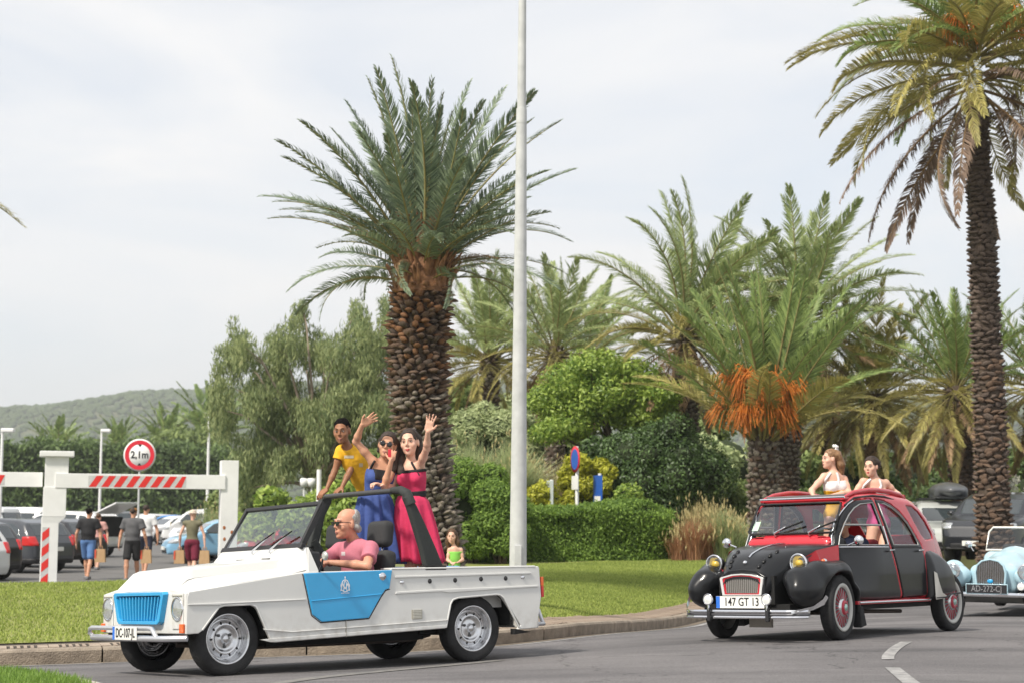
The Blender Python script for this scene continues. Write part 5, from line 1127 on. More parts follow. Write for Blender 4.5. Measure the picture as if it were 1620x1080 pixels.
# windscreen
ws = thing('windscreen', None, None, parent=truck)
b0, t0 = (.515,.66,1.005), (.305,.66,1.365)
corners = [(.515,.67,1.0),(.515,-.67,1.0),(.300,-.64,1.372),(.300,.64,1.372)]
def bar(a, b, w, t=.03, m=black_pl, name='windscreen_frame', par=ws):
    a, b = Vector(a), Vector(b); d = (b-a).normalized(); n1 = Vector((.87,0,.5)); u = d.cross(n1).normalized(); V = []
    for q in (a, b):
        for su, sn in ((-1,-1),(1,-1),(1,1),(-1,1)): V.append(q+u*su*w/2+n1*sn*t/2)
    return MB().add(V, [(0,1,2,3),(7,6,5,4),(0,4,5,1),(1,5,6,2),(2,6,7,3),(3,7,4,0)]).build(name, m, par, bevel=.006)
bar((.515,.70,1.012), (.515,-.70,1.012), .045); bar((.300,.66,1.365), (.300,-.66,1.365), .035)
bar((.525,.665,.99), (.298,.640,1.37), .035); bar((.525,-.665,.99), (.298,-.640,1.37), .035)
MB().add([(.512,.655,1.03),(.512,-.655,1.03),(.308,-.63,1.352),(.308,.63,1.352)], [(0,1,2,3)]).build('windscreen_glass', glass, ws)
MB().add([(.485,.68,1.0),(.262,.665,1.35),(.29,.665,1.37),(.53,.68,1.0),(.485,.66,1.0),(.262,.645,1.35),(.29,.645,1.37),(.53,.66,1.0)], [(0,1,2,3),(7,6,5,4),(0,4,5,1),(3,2,6,7),(1,5,6,2)]).build('windscreen_pillar', black_pl, ws)
for y0 in (.0, .30):
    wp = thing('wiper', None, None, (.60, y0, .965), parent=truck)
    MB().tube([(0,0,0),(.0,.0,.025),(-.07,.06,.10),(-.09,.10,.13)], [.010,.009,.006,.005], 6).build('wiper_arm', silver_tube, wp)
    MB().tube([(-.045,-.05,.06),(-.105,.19,.175)], .009, 6, flat=.6).build('wiper_blade', blackm, wp)
# roll bar: wide padded near and far legs, tube across
def leg(sgn):
    pts = [((-.76,.73,.815),.19),((-.70,.73,.98),.158),((-.62,.72,1.18),.125),((-.555,.71,1.34),.095),((-.51,.70,1.43),.08)]
    V = []; 
    for (x,y,z), w_ in pts:
        for dx, dy in ((-w_/2,-.035),(w_/2,-.035),(w_/2,.035),(-w_/2,.035)): V.append((x+dx, sgn*y+dy, z))
    k = len(pts); Fs = [(i*4+j, i*4+(j+1)%4, (i+1)*4+(j+1)%4, (i+1)*4+j) for i in range(k-1) for j in range(4)]+[(0,1,2,3),(k*4-1,k*4-2,k*4-3,k*4-4)]
    MB().add(V, Fs).build('roll_bar_leg', mat('roll_bar_pad', (.030,.034,.033), .75, bump=.25, bscale=60), rb, bevel=.022, seg=3)
    MB().box((-.87, sgn*.73-.045, .79), (-.645, sgn*.73+.045, .835)).build('roll_bar_foot', blackm, rb, bevel=.006)
rb = thing('roll_bar', None, None, parent=truck)
leg(1)
MB().tube([(-.545,.72,1.36),(-.515,.70,1.455),(-.50,.64,1.487),(-.50,.50,1.492)], [.048,.046,.036,.028], 10).build('roll_bar_shoulder', mat('roll_bar_pad', (.03,.034,.033)), rb)
MB().tube([(-.50,.6,1.487),(-.50,-.62,1.497)], .024, 10).build('roll_bar_tube', mat('worn_black_tube', (.08,.08,.085), .35, .5), rb)
# far leg, seen edge on, with its hanging pad
V = []; pts = [((-.40,-.70,1.03),.10),((-.43,-.70,1.15),.10),((-.48,-.70,1.33),.10),((-.53,-.70,1.44),.13),((-.55,-.69,1.50),.11)]
for (x,y,z), w_ in pts:
    for dx, dy in ((-w_/2,-.035),(w_/2,-.035),(w_/2,.035),(-w_/2,.035)): V.append((x+dx, y+dy, z))
MB().add(V, [(i*4+j, i*4+(j+1)%4, (i+1)*4+(j+1)%4, (i+1)*4+j) for i in range(4) for j in range(4)]+[(0,1,2,3),(19,18,17,16)]).build('roll_bar_leg', mat('roll_bar_pad', (.03,.034,.033)), rb, bevel=.02, seg=3)
MB().tube([(-.40,-.70,1.1),(-.50,-.70,.95),(-.60,-.71,.80)], .05, 8).build('roll_bar_brace', mat('roll_bar_pad', (.03,.034,.033)), rb)
# seats
for y in (.34,-.36):
    s = thing('seat', None, None, (-.38,y,.34), (0,-.12,0), parent=truck)
    MB().box((-.02,-.22,.0), (.46,.22,.20)).build('seat_cushion', fabric_b, s, bevel=.04, seg=3)
    MB().box((-.07,-.21,.15), (.07,.21,.64)).build('backrest', fabric_b, s, bevel=.05, seg=3)
    MB().box((-.065,-.15,.67), (.065,.15,.90)).build('headrest', fabric_b, s, bevel=.055, seg=4)
    MB().tube([(0,-.05,.6),(0,-.05,.72),(0,.05,.72),(0,.05,.6)], .008, 6).build('headrest_post', chrome, s)
# steering wheel and column, mirror
sw = thing('steering_wheel', None, None, (.26,.34,.90), (0,-.95,0), parent=truck)
mb = MB(); mb.tube([(.18*math.cos(a), .18*math.sin(a), 0) for a in np.linspace(0, 2*PI, 28, endpoint=False)], .013, 8, closed=True); mb.build('steering_rim', black_pl, sw)
MB().box((-.17,-.012,-.008), (.17,.012,.004)).lathe([(0,.01),(.045,.005),(.05,-.01)], 16).tube([(0,0,0),(0,0,-.25)], .02, 8).build('steering_spokes', alu, sw)
mr = thing('wing_mirror', None, None, (.40,.80,.83), parent=truck)
MB().tube([(0,-.03,-.03),(.01,.03,.03),(.02,.06,.07)], .009, 8).build('mirror_arm', black_pl, mr)
MB().sphere((.01,.08,.095), (.022,.040,.038), 16).build('mirror_shell', mat('pale_mirror_shell', (.55,.56,.52), .25, .6), mr, fixn=False)
# rear lamps, rear bumper tube
for sgn in (1,-1):
    t = thing('tail_light', None, None, (-1.905, sgn*.725, .62), parent=truck)
    MB().box((-.03,-.04,.02), (0,.045,.10)).build('lamp_amber', orange_l, t, bevel=.004); MB().box((-.03,-.04,-.08), (0,.045,.018)).build('lamp_red', red_l, t, bevel=.004)
MB().tube([(-1.90,.70,.30),(-2.01,.66,.30),(-2.02,.62,.33),(-2.0,.60,.42),(-1.92,.60,.45)], .018, 8).tube([(-2.01,.64,.30),(-2.01,-.64,.30),(-1.9,-.7,.3)], .018, 8).build('rear_bumper_tube', silver_tube, truck)
for x, y, st in ((1.2,.635,.06),(1.2,-.635,.06),(-1.2,.625,0),(-1.2,-.625,0)): wheel_steel(truck, (x,y,.285), .288, .155, 1 if y > 0 else -1, st)
# ================================================================ parked cars
CT = {
 'hatch': dict(prof=[(1.98,.30),(2.02,.55),(1.92,.72),(1.72,.84),(1.05,.98),(.55,1.32),(.25,1.43),(-.30,1.48),(-1.15,1.45),(-1.55,1.36),(-1.86,.98),(-1.98,.80),(-2.0,.45),(-1.92,.27)], w=.86, wb=(1.25,-1.25), fr=(1.0,.56,.98,1.30), rr=(-1.60,-1.88,1.0,1.34), sw=[[(.93,.97),(.52,1.29),(.22,1.37),(-.22,1.39),(-.22,.97)],[(-.30,.97),(-.30,1.39),(-1.05,1.36),(-1.42,1.20),(-1.50,1.0)]]),
 'suv': dict(prof=[(2.15,.36),(2.2,.65),(2.12,.88),(1.95,1.0),(1.15,1.12),(.68,1.50),(.35,1.62),(-.6,1.68),(-1.6,1.63),(-1.95,1.52),(-2.12,1.10),(-2.2,.85),(-2.2,.48),(-2.1,.34)], w=.92, wb=(1.35,-1.35), fr=(1.1,.70,1.14,1.48), rr=(-1.95,-2.15,1.12,1.50), sw=[[(1.03,1.12),(.62,1.47),(.3,1.55),(-.25,1.57),(-.25,1.12)],[(-.34,1.12),(-.34,1.57),(-1.25,1.55),(-1.25,1.12)],[(-1.34,1.14),(-1.34,1.54),(-1.66,1.50),(-1.90,1.18)]]),
 'wagon': dict(prof=[(2.25,.30),(2.3,.52),(2.2,.72),(2.0,.82),(1.25,.96),(.72,1.32),(.40,1.43),(-.5,1.48),(-1.7,1.45),(-1.98,1.36),(-2.18,.98),(-2.28,.78),(-2.28,.42),(-2.2,.28)], w=.88, wb=(1.38,-1.35), fr=(1.2,.73,.97,1.30), rr=(-1.98,-2.2,.98,1.32), sw=[[(1.12,.96),(.66,1.29),(.35,1.37),(-.2,1.39),(-.2,.96)],[(-.28,.96),(-.28,1.39),(-1.2,1.37),(-1.2,.96)],[(-1.28,.96),(-1.28,1.36),(-1.68,1.34),(-1.95,1.02)]]),
 'van': dict(prof=[(2.2,.34),(2.25,.60),(2.15,.92),(1.75,1.10),(1.15,1.62),(.85,1.76),(0,1.82),(-1.9,1.82),(-2.1,1.74),(-2.2,1.05),(-2.2,.50),(-2.12,.34)], w=.90, wb=(1.42,-1.40), fr=(1.72,1.18,1.12,1.60), rr=(-2.0,-2.25,1.15,1.62), sw=[[(1.5,1.12),(1.08,1.55),(.30,1.60),(.30,1.12)],[(.2,1.12),(.2,1.60),(-.8,1.60),(-.8,1.12)],[(-.95,1.12),(-.95,1.60),(-1.85,1.58),(-1.85,1.12)]]),
}
carglass = mat('parked_car_glass', (.035,.045,.05), .06, coat=.6, spec=.9)
def car_parts(kind):
    T = CT[kind]; fp_ = poly_sd(T['prof']); belt = T['sw'][0][0][1]; W_ = T['w']; xs_ = [p[0] for p in T['prof']]; xf, xr = max(xs_), min(xs_)
    def hw_(X, Z): return W_-.20*np.clip((Z-belt)/.5, 0, 1.2)**1.2-.03*np.clip((.5-Z)/.3, 0, 1)-.22*np.clip((X-xf+.75)/.75, 0, 1)**2.2-.12*np.clip((xr+.5-X)/.5, 0, 1)**2.2
    def d(P):
        X, Y_, Z = P[...,0], P[...,1], P[...,2]; a = fp_(X, Z); b = (np.abs(Y_)-hw_(X, Z))*.93; k = .11; h = np.clip(.5-.5*(a-b)/k, 0, 1); return a+(b-a)*h+k*h*(1-h)
    hi = (xf+.1, W_+.1, max(p[1] for p in T['prof'])+.1); lo = (xr-.1, -W_-.1, .2); out = {}
    def reg(fn, off, h, name, lo=lo, hi=hi):
        s = Sd(0); s.add(lambda P: np.maximum(d(P)-off, fn(P)), lo, hi, 'u', 0); return s.mesh(name, h, None, project=1)
    s = Sd(0); s.add(d, lo, hi, 'u', 0)
    for x in T['wb']: s.add((lambda x: lambda P: np.maximum(np.sqrt((P[...,0]-x)**2+(P[...,2]-.31)**2)-.37, .55-np.abs(P[...,1])))(x), [-1e9]*3, [1e9]*3, 's', .01)
    out['body'] = [s.mesh('body', .045, None, project=1)]
    out['side_window'] = []
    for poly in T['sw']:
        f2 = poly_sd(poly); x0, x1 = min(p[0] for p in poly), max(p[0] for p in poly); z0, z1 = min(p[1] for p in poly), max(p[1] for p in poly)
        for sg in (1,-1):
            l = (x0-.05, .45 if sg > 0 else -W_-.1, z0-.05); hh = (x1+.05, W_+.1 if sg > 0 else -.45, z1+.05)
            out['side_window'].append(reg(lambda P: np.maximum(f2(P[...,0], P[...,2]), .55-np.abs(P[...,1])), .008, .03, 'side_window', l, hh))
    xa, xb, za, zb = T['fr']; out['windscreen'] = [reg(lambda P: np.maximum(np.maximum(np.abs(P[...,2]-(za+zb)/2)-(zb-za)/2, np.abs(P[...,1])-(W_-.22)), xb-.35-P[...,0]), .008, .035, 'windscreen', (xb-.4,-W_,za-.05), (xa+.5,W_,zb+.08))]
    xa, xb, za, zb = T['rr']; out['rear_window'] = [reg(lambda P: np.maximum(np.maximum(np.abs(P[...,2]-(za+zb)/2)-(zb-za)/2, np.abs(P[...,1])-(W_-.24)), P[...,0]-(xa+.25)), .008, .035, 'rear_window', (xb-.2,-W_,za-.05), (xa+.3,W_,zb+.08))]
    bl_ = belt-.22
    out['headlight'] = [reg(lambda P, sg=sg: np.maximum(np.maximum(np.abs(P[...,2]-(bl_-.02))-.075, np.abs(P[...,1]*sg-(W_-.22))-.17), xf-.55-P[...,0]), .010, .03, 'headlight', (xf-.6,(.3 if sg > 0 else -W_),bl_-.15), (xf+.1,(W_ if sg > 0 else -.3),bl_+.12)) for sg in (1,-1)]
    out['tail_light'] = [reg(lambda P, sg=sg: np.maximum(np.maximum(np.abs(P[...,2]-(belt-.10))-.13, np.abs(P[...,1]*sg-(W_-.12))-.13), P[...,0]-(xr+.42)), .012, .03, 'tail_light', (xr-.1,(.4 if sg > 0 else -W_-.1),belt-.3), (xr+.5,(W_+.1 if sg > 0 else -.4),belt+.1)) for sg in (1,-1)]
    out['lower_grille'] = [reg(lambda P: np.maximum(np.maximum(np.abs(P[...,2]-.42)-.085, np.abs(P[...,1])-(W_-.35)), xf-.4-P[...,0]), .008, .035, 'lower_grille', (xf-.5,-W_,.28), (xf+.1,W_,.56))]
    out['bumper_trim'] = [reg(lambda P: np.maximum(P[...,2]-.40, np.abs(P[...,2]-.33)-.07), .014, .045, 'bumper_trim', (xr-.1,-W_-.1,.22), (xf+.1,W_+.1,.44))]
    return out
CP = {}; WHL = {}
def wheel_lo():
    if 'w' not in WHL:
        m = MB(); m.lathe([(.02,.10),(.06,.115),(.12,.10),(.19,.085),(.205,.11),(.215,.105),(.215,.09)], 20, 'y'); 
        WHL['w'] = m.mesh('rim', alu); t = MB(); t.lathe([(.21,-.10),(.30,-.11),(.318,-.07),(.318,.07),(.30,.115),(.21,.105)], 24, 'y'); WHL['t'] = t.mesh('tyre', rubber); s = MB()
        for k in range(7):
            a = 2*PI*k/7; s.add([(.07*math.cos(a-.25), .108, .07*math.sin(a-.25)), (.19*math.cos(a-.16), .100, .19*math.sin(a-.16)), (.19*math.cos(a+.16), .100, .19*math.sin(a+.16)), (.07*math.cos(a+.1), .108, .07*math.sin(a+.1))], [(0,1,2,3)])
        WHL['s'] = s.mesh('rim_gaps', blackm)
    return WHL
def car(label, kind, col, pos, yaw, group=None, z=None, extra=None, rough=.3, metal=0):
    if kind not in CP: CP[kind] = car_parts(kind)
    pm = mat('car_paint_%d_%d_%d' % tuple(int(c*255) for c in col), col, rough, metal, coat=.6); q = thing('parked_car', label, 'car', (pos[0], pos[1], z if z is not None else 0), (0,0,math.radians(yaw)), group=group)
    ms = {'body': pm, 'side_window': carglass, 'windscreen': carglass, 'rear_window': carglass, 'headlight': mat('car_headlight', (.55,.57,.58), .12, .6, coat=.8), 'tail_light': red_l, 'lower_grille': black_pl, 'bumper_trim': black_pl}
    for nm, L_ in CP[kind].items():
        for me in L_:
            if nm == 'bumper_trim' and kind == 'hatch' and sum(col) > 1.2: continue
            m2 = me.copy(); m2.materials.clear(); m2.materials.append(ms[nm]); ob(nm, m2, q)
    wl = wheel_lo()
    for x in CT[kind]['wb']:
        for sg in (1,-1):
            w_ = thing('wheel', None, None, (x, sg*(CT[kind]['w']-.13), .318), (0,0,0 if sg > 0 else PI), parent=q); ob('rim', wl['w'], w_); ob('tyre', wl['t'], w_); ob('rim_gaps', wl['s'], w_)
    W_ = CT[kind]['w']; bz = CT[kind]['sw'][0][0][1]
    for sg in (1,-1): MB().sphere((CT[kind]['sw'][0][0][0]-.12, sg*(W_+.05), bz+.05), (.07,.10,.07), 10).build('door_mirror', pm, q, fixn=False)
    xs_ = [p[0] for p in CT[kind]['prof']]
    MB().box((max(xs_)-.02,-.26,.44), (max(xs_)+.035,.26,.55)).build('front_plate', plate_w, q); MB().box((min(xs_)-.035,-.26,.60), (min(xs_)+.03,.26,.71)).build('rear_plate', plate_w, q)
    return q
silver, wh_, dk, bk = (.52,.53,.54), (.78,.78,.78), (.05,.055,.065), (.018,.018,.02)
G1 = 'cars parked in the car park'
def P2(x, Y): a = at(x, 850, Y); return (a[0], Y)
car('silver-white hatchback cut by the left edge, nearest the height barrier', 'hatch', (.62,.63,.63), P2(-118, 39), 148, G1)
car('black hatchback in the left row, behind the silver-white one', 'hatch', bk, P2(-90, 42.5), 150, G1)
car('dark grey hatchback third in the left row, behind the gate post', 'hatch', dk, P2(6, 48), 150, G1)
car('black low car glimpsed just right of the striped gate post', 'hatch', (.03,.03,.035), P2(66, 52), 152, G1)
tg = car('white tall car with its tailgate raised, beyond the man in black', 'suv', wh_, P2(100, 64), 155, G1)
MB().add([(-1.95,-.70,1.62),(-1.95,.70,1.62),(-2.9,.66,2.02),(-2.9,-.66,2.02),(-1.95,-.70,1.56),(-1.95,.70,1.56),(-2.9,.66,1.95),(-2.9,-.66,1.95)], [(0,1,2,3),(7,6,5,4),(0,4,5,1),(1,5,6,2),(2,6,7,3),(3,7,4,0)]).build('raised_tailgate', mat('car_paint_198_198_198', wh_), tg, bevel=.02)
MB().box((-2.23,-.62,.75), (-1.9,.62,1.48)).build('open_boot', blackm, tg)
car('white van behind the left row, only its roof showing', 'van', wh_, P2(10, 70), 160, G1)
car('white van at the far left of the car park', 'van', (.7,.71,.72), P2(-60, 66), 165, G1)
car('dark grey tall car seen from behind beyond the black-capped man', 'suv', (.07,.075,.08), P2(197, 122), 105, G1)
car('bright blue hatchback beyond the tall man in white', 'hatch', (.03,.22,.60), P2(264, 97), 195, G1)
car('white hatchback front-on between the walkers and the gate post', 'hatch', wh_, P2(280, 88), 215, G1)
car('silver estate behind the blue hatchback', 'wagon', silver, P2(236, 112), 185, G1)
car('white van behind the person with the pale hat', 'van', (.7,.7,.7), P2(330, 84), 190, G1)
car('white tall car half hidden by the right gate post', 'suv', wh_, P2(354, 72), 205, G1)
car('light blue hatchback low beside the right gate post', 'hatch', (.22,.42,.60), P2(356, 57), 200, G1)
car('red hatchback seen through the windscreen of the white open car', 'hatch', (.55,.02,.04), P2(472, 52), 198, G1)
car('white car seen through the left half of the windscreen', 'hatch', (.75,.76,.77), P2(398, 60), 205, G1)
for k, (x, Y, kd, cl, yw, lb) in enumerate(((222,130,'wagon',silver,180,'silver estate farthest back, between the cap and the white t-shirt'),(300,108,'hatch',wh_,200,'small white hatchback far back, right of the white t-shirt'),(316,118,'suv',dk,190,'dark tall car far back above the pale hat'),(168,128,'hatch',wh_,100,'white hatchback at the far hedge, right of the raised tailgate'),(430,66,'wagon',silver,205,'silver estate behind the windscreen, left of the red hatchback'))): car(lb, kd, cl, P2(x, Y), yw, G1)
# right-hand row
def gz2(p): return .60
p = P2(1497, 42.5); vw = car('silver estate with black roof box, facing the camera', 'wagon', (.50,.52,.50), p, 262, 'cars parked at the right', z=.60)
for x in (.25,-.65): MB().box((x-.03,-.66,1.50), (x+.03,.66,1.54)).build('roof_bar', black_pl, vw)
rbx = thing('roof_box', 'black streamlined roof box on the silver estate', 'roof box', (p[0], p[1], .60), (0,0,math.radians(262)))
sb = Sd(.05); sb.ell((-.15,.08,1.72), (1.12,.44,.22)); sb.box((-.25,.08,1.68), (.85,.40,.14), .10, k=.08); ob('roof_box_shell', sb.mesh('roof_box_shell', .035, mat('roof_box_grey', (.10,.105,.115), .35, coat=.3)), rbx)
MB().box((-1.0,-.3,1.565), (.7,.46,1.585)).build('roof_box_base', black_pl, rbx)
p = P2(1590, 40.5); car('black four-wheel-drive partly hidden by the tall palm trunk', 'suv', (.02,.022,.028), p, 236, 'cars parked at the right', z=.60)
p = P2(1415, 47); car('dark car hidden behind the open roof of the vintage saloon', 'hatch', dk, p, 250, 'cars parked at the right', z=.60)
p = P2(1672, 45); car('grey car at the right edge behind the black four-wheel-drive', 'wagon', (.12,.13,.14), p, 240, 'cars parked at the right', z=.60)
# ================================================================ black and red vintage saloon with roll-back roof
black_c = mat('black_gloss_paint', (.012,.013,.015), .30, coat=.22, spec=.3, bump=.05, bscale=5); add_dirt(black_c, .25, .62, (.08,.07,.06), .2)
red_c = mat('red_gloss_paint', (.50,.022,.035), .26, coat=.6)
cream_r = mat('rim_pale_grey', (.50,.50,.47), .4)
R2 = rot3(*PC[3:]); CV = thing('vintage_saloon_car', 'black and red vintage saloon with open roof, two girls standing in it', 'car', PC[:3], Matrix(R2.tolist()).to_4x4().to_euler())
roofp = [(.985,.33),(1.00,.60),(1.0,.86),(.985,.93),(.93,.985),(.87,1.09),(.79,1.21),(.71,1.305),(.62,1.355),(.45,1.393),(.20,1.41),(.0,1.415),(-.30,1.405),(-.60,1.375),(-.80,1.315),(-.985,1.21),(-1.16,1.05),(-1.31,.90),(-1.41,.75),(-1.45,.60),(-1.44,.42),(-1.30,.34)]
fp = poly_sd(roofp)
def hw(X, Z):
    w_ = .672-.155*np.clip((Z-.60)/.8, 0, 1)**1.6-.16*np.clip((X-.30)/.7, 0, 1)**2*np.clip((Z-.3)/.5, .3, 1)-.17*np.clip((-X-.55)/.9, 0, 1)**1.8
    return w_
def cabin_d(P, off=0.0):
    X, Y, Z = P[...,0], P[...,1], P[...,2]; a = fp(X, Z); b = (np.abs(Y)-hw(X, Z))*.93; k = .10
    h = np.clip(.5-.5*(a-b)/k, 0, 1); return a+(b-a)*h+k*h*(1-h)+off
BB = ((-1.5,-.72,.30), (1.05,.72,1.45))
def shell(P, t=.022, off=0.0): d = cabin_d(P)+off; return np.maximum(d, -(d+t))
fdoor = [(.875,.33),(.972,.45),(.985,.60),(.975,.86),(.925,.97),(.835,1.11),(.745,1.21),(.65,1.28),(.53,1.322),(.30,1.338),(.235,1.336),(.155,1.0),(.075,.70),(-.045,.36)]
rdoor = [(-.095,.362),(.025,.70),(.105,1.0),(.185,1.336),(.02,1.33),(-.13,1.292),(-.27,1.225),(-.40,1.12),(-.50,.99),(-.585,.88),(-.615,.75),(-.618,.38)]
fwin = [(.925,.885),(.885,.97),(.80,1.09),(.715,1.18),(.62,1.245),(.51,1.285),(.275,1.303),(.195,1.02),(.165,.885)]
rwin = [(.035,.885),(.065,.97),(.145,1.302),(.02,1.295),(-.115,1.258),(-.25,1.19),(-.365,1.10),(-.46,.98),(-.515,.885)]
qwin = [(-.53,1.16),(-.47,1.285),(-.59,1.285),(-.72,1.235),(-.86,1.13),(-.985,1.0),(-.985,.955),(-.73,.945),(-.64,1.0)]
def polyop(poly, ymin=0.0, grow=0.0):
    f = poly_sd(poly); return lambda P: np.maximum(f(P[...,0], P[...,2])-grow, ymin-np.abs(P[...,1]))
def slope_cut(P):    # windscreen opening through the sloping front
    X, Y, Z = P[...,0], P[...,1], P[...,2]; return np.maximum(np.maximum(np.abs(Y)-(.475-.10*(Z-1.02)), np.abs(Z-1.150)-.148), .50-X)
def roof_cut(P):
    X, Y, Z = P[...,0], P[...,1], P[...,2]; return np.maximum(np.maximum(np.abs(Y)-.40, np.abs(X-.0)-.60), 1.20-Z)
def rear_cut(P):
    X, Y, Z = P[...,0], P[...,1], P[...,2]; return np.maximum(np.maximum(np.abs(Y)-.30, np.abs(Z-1.10)-.09), X+.9)
def arch_cut(P):
    X, Y, Z = P[...,0], P[...,1], P[...,2]; return np.maximum(np.sqrt((X+1.2)**2+(Z-.30)**2)-.36, .40-np.abs(Y))
s_ = Sd(.0); s_.add(shell, BB[0], BB[1], 'u', 0)
for fcut in (polyop(fdoor, .30, .006), polyop(rdoor, .30, .006), polyop(qwin, .20), slope_cut, roof_cut, rear_cut, arch_cut): s_.add(fcut, [-1e9]*3, [1e9]*3, 's', .004)
ob('body_shell', s_.mesh('body_shell', .0155, red_c, project=1), CV)
def mirrored(me, name):
    m2 = me.copy(); m2.name = name; co = np.zeros(len(m2.vertices)*3, np.float32); m2.vertices.foreach_get('co', co); co = co.reshape(-1, 3); co[:,1] *= -1; m2.vertices.foreach_set('co', co.ravel()); m2.flip_normals(); m2.update(); return m2
def surf_y(x, z, off=0.0):   # y of the cabin skin
    lo, hi = 0.0, .9
    for _ in range(24):
        m = (lo+hi)/2
        if cabin_d(np.array([[x, m, z]]))[0]+off < 0: lo = m
        else: hi = m
    return lo
def pane(poly, name, m, parent, off=.010, n=1):
    P = np.array(poly, float); c = P.mean(0); V = [(c[0], surf_y(*c)-off, c[1])]; k = len(P); R = 4
    for r in range(1, R+1):
        for p in P: q = c+(p-c)*r/R; V.append((q[0], surf_y(*q)-off, q[1]))
    Fs = [(0, 1+i, 1+(i+1) % k) for i in range(k)]+[(1+(r-1)*k+i, 1+r*k+i, 1+r*k+(i+1) % k, 1+(r-1)*k+(i+1) % k) for r in range(1, R) for i in range(k)]
    return mesh_np(name, np.array(V), Fs, True, m)
glass2 = glassmat('saloon_glass', (.80,.82,.81), .02)
for nm, dpoly, wpoly, hx in (('front_door', fdoor, fwin, .14), ('rear_door', rdoor, rwin, -.50)):
    sd_ = Sd(0); bb = ((min(p[0] for p in dpoly)-.02, .40, .30), (max(p[0] for p in dpoly)+.02, .72, 1.36))
    fd = poly_sd(dpoly); sd_.add(lambda P: np.maximum(np.maximum(shell(P, .026, -.004), fd(P[...,0], P[...,2])), .40-P[...,1]), bb[0], bb[1], 'u', 0); sd_.add(polyop(wpoly, .2), [-1e9]*3, [1e9]*3, 's', .003)
    me = sd_.mesh('door_panel', .013, black_c, project=1); gpoly = wpoly if nm == 'rear_door' else [(.80,1.085),(.715,1.18),(.62,1.245),(.51,1.285),(.275,1.303),(.215,1.085)]
    gp = pane(gpoly, 'door_glass', glass2, None)
    for sg in (1, -1):
        d = thing('door', None, None, parent=CV)
        ob('door_panel', me if sg > 0 else mirrored(me, 'door_panel'), d); ob('door_glass', gp if sg > 0 else mirrored(gp, 'door_glass'), d)
        # chrome waist strip and handle
        xs = np.linspace(min(p[0] for p in dpoly if p[1] > .6)+.10, max(p[0] for p in dpoly if .6 < p[1] < .9)-.02, 8); xs = np.linspace(.165, .965, 8) if nm == 'front_door' else np.linspace(-.56, .06, 8)
        MB().tube([(x, sg*(surf_y(x, .865)+.008), .865) for x in xs], .008, 6).build('waist_moulding', chrome if nm == 'front_door' else black_c, d)
        MB().tube([(hx-.05, sg*(surf_y(hx, .83)+.006), .835),(hx-.04, sg*(surf_y(hx, .83)+.035), .835),(hx+.07, sg*(surf_y(hx, .83)+.035), .832)], .009, 8).build('door_handle', chrome, d)
        if nm == 'front_door':
            MB().tube([(x, sg*(surf_y(x, 1.08)+.000), 1.08) for x in np.linspace(.215, .80, 5)], .010, 6).build('window_flap_frame', mat('grey_window_frame', (.33,.34,.34), .35, .5), d)
            MB().tube([(x, sg*(surf_y(x, z)+.014), z) for x, z in [(.20,1.07),(.185,.98),(.17,.89)]], .010, 6).build('window_runner', chrome, d)
        o_ = [p for p in dpoly if p[1] > .37]
        MB().tube([(x, sg*(surf_y(x, z)+.008), z) for x, z in (wpoly+[wpoly[0]])], .007, 5).build('window_seal', mat('grey_window_frame', (.33,.34,.34)), d)
gq = pane(qwin, 'quarter_glass', glass2, None)
ob('quarter_glass', gq, CV); ob('quarter_glass', mirrored(gq, 'quarter_glass'), CV)
# chrome line along the scuttle edge (A pillar) down to the sill
for sg in (1,-1):
    L_ = [(.60,1.318),(.68,1.285),(.775,1.21),(.862,1.11),(.945,.97),(.988,.86),(.993,.65),(.985,.50),(.94,.40)]
    MB().tube([(x-.012, sg*(surf_y(x-.012, z)+.006), z) for x, z in L_], .008, 6).build('pillar_moulding', chrome, CV)
    MB().box((-.66, min(sg*.655, sg*.69), .318), (.90, max(sg*.655, sg*.69), .352)).build('sill', red_c, CV, bevel=.006)
    MB().tube([(-.64, sg*.695, .337),(.88, sg*.695, .337)], .010, 8).build('sill_moulding', chrome, CV)
    # curved cant rail of the soft top
    MB().tube([(.66, sg*.455, 1.352),(.48, sg*.450, 1.400),(.18, sg*.447, 1.432),(-.05, sg*.445, 1.438),(-.30, sg*.443, 1.43),(-.55, sg*.44, 1.405),(-.66, sg*.43, 1.375)], [.016,.022,.026,.026,.026,.024,.018], 10).build('roof_rail', red_c, CV)
    MB().tube([(.72, sg*.485, 1.27),(.56, sg*.505, 1.345),(.20, sg*.515, 1.375),(-.05, sg*.52, 1.372),(-.25, sg*.52, 1.345)], .010, 6).build('rain_gutter', black_pl, CV)
# windscreen with header bar, chrome strip, wipers, sticker
wsc = thing('windscreen', None, None, parent=CV)
MB().add([(.925,.475,1.005),(.925,-.475,1.005),(.725,-.455,1.292),(.725,.455,1.292)], [(0,1,2,3)]).build('windscreen_glass', glassmat('saloon_windscreen', (.86,.88,.87), .12), wsc)
cc = [(.925,.455,1.0),(.915,.478,1.02),(.735,.462,1.28),(.722,.44,1.297),(.722,-.44,1.297),(.735,-.462,1.28),(.915,-.478,1.02),(.925,-.455,1.0)]
MB().tube([(x+.012,y,z+.006) for x,y,z in cc], .010, 6, closed=True).build('windscreen_seal', rubber, wsc)
MB().box((.585,-.475,1.322), (.70,.475,1.352)).build('header_bar', red_c, CV, bevel=.010)
MB().tube([(.695,-.475,1.352),(.695,.475,1.352)], .011, 8).build('header_moulding', chrome, CV)
MB().box((.58,-.44,1.352), (.63,.44,1.385)).build('roof_fabric_edge', mat('grey_roof_cloth', (.12,.12,.12), .9), CV, bevel=.008)
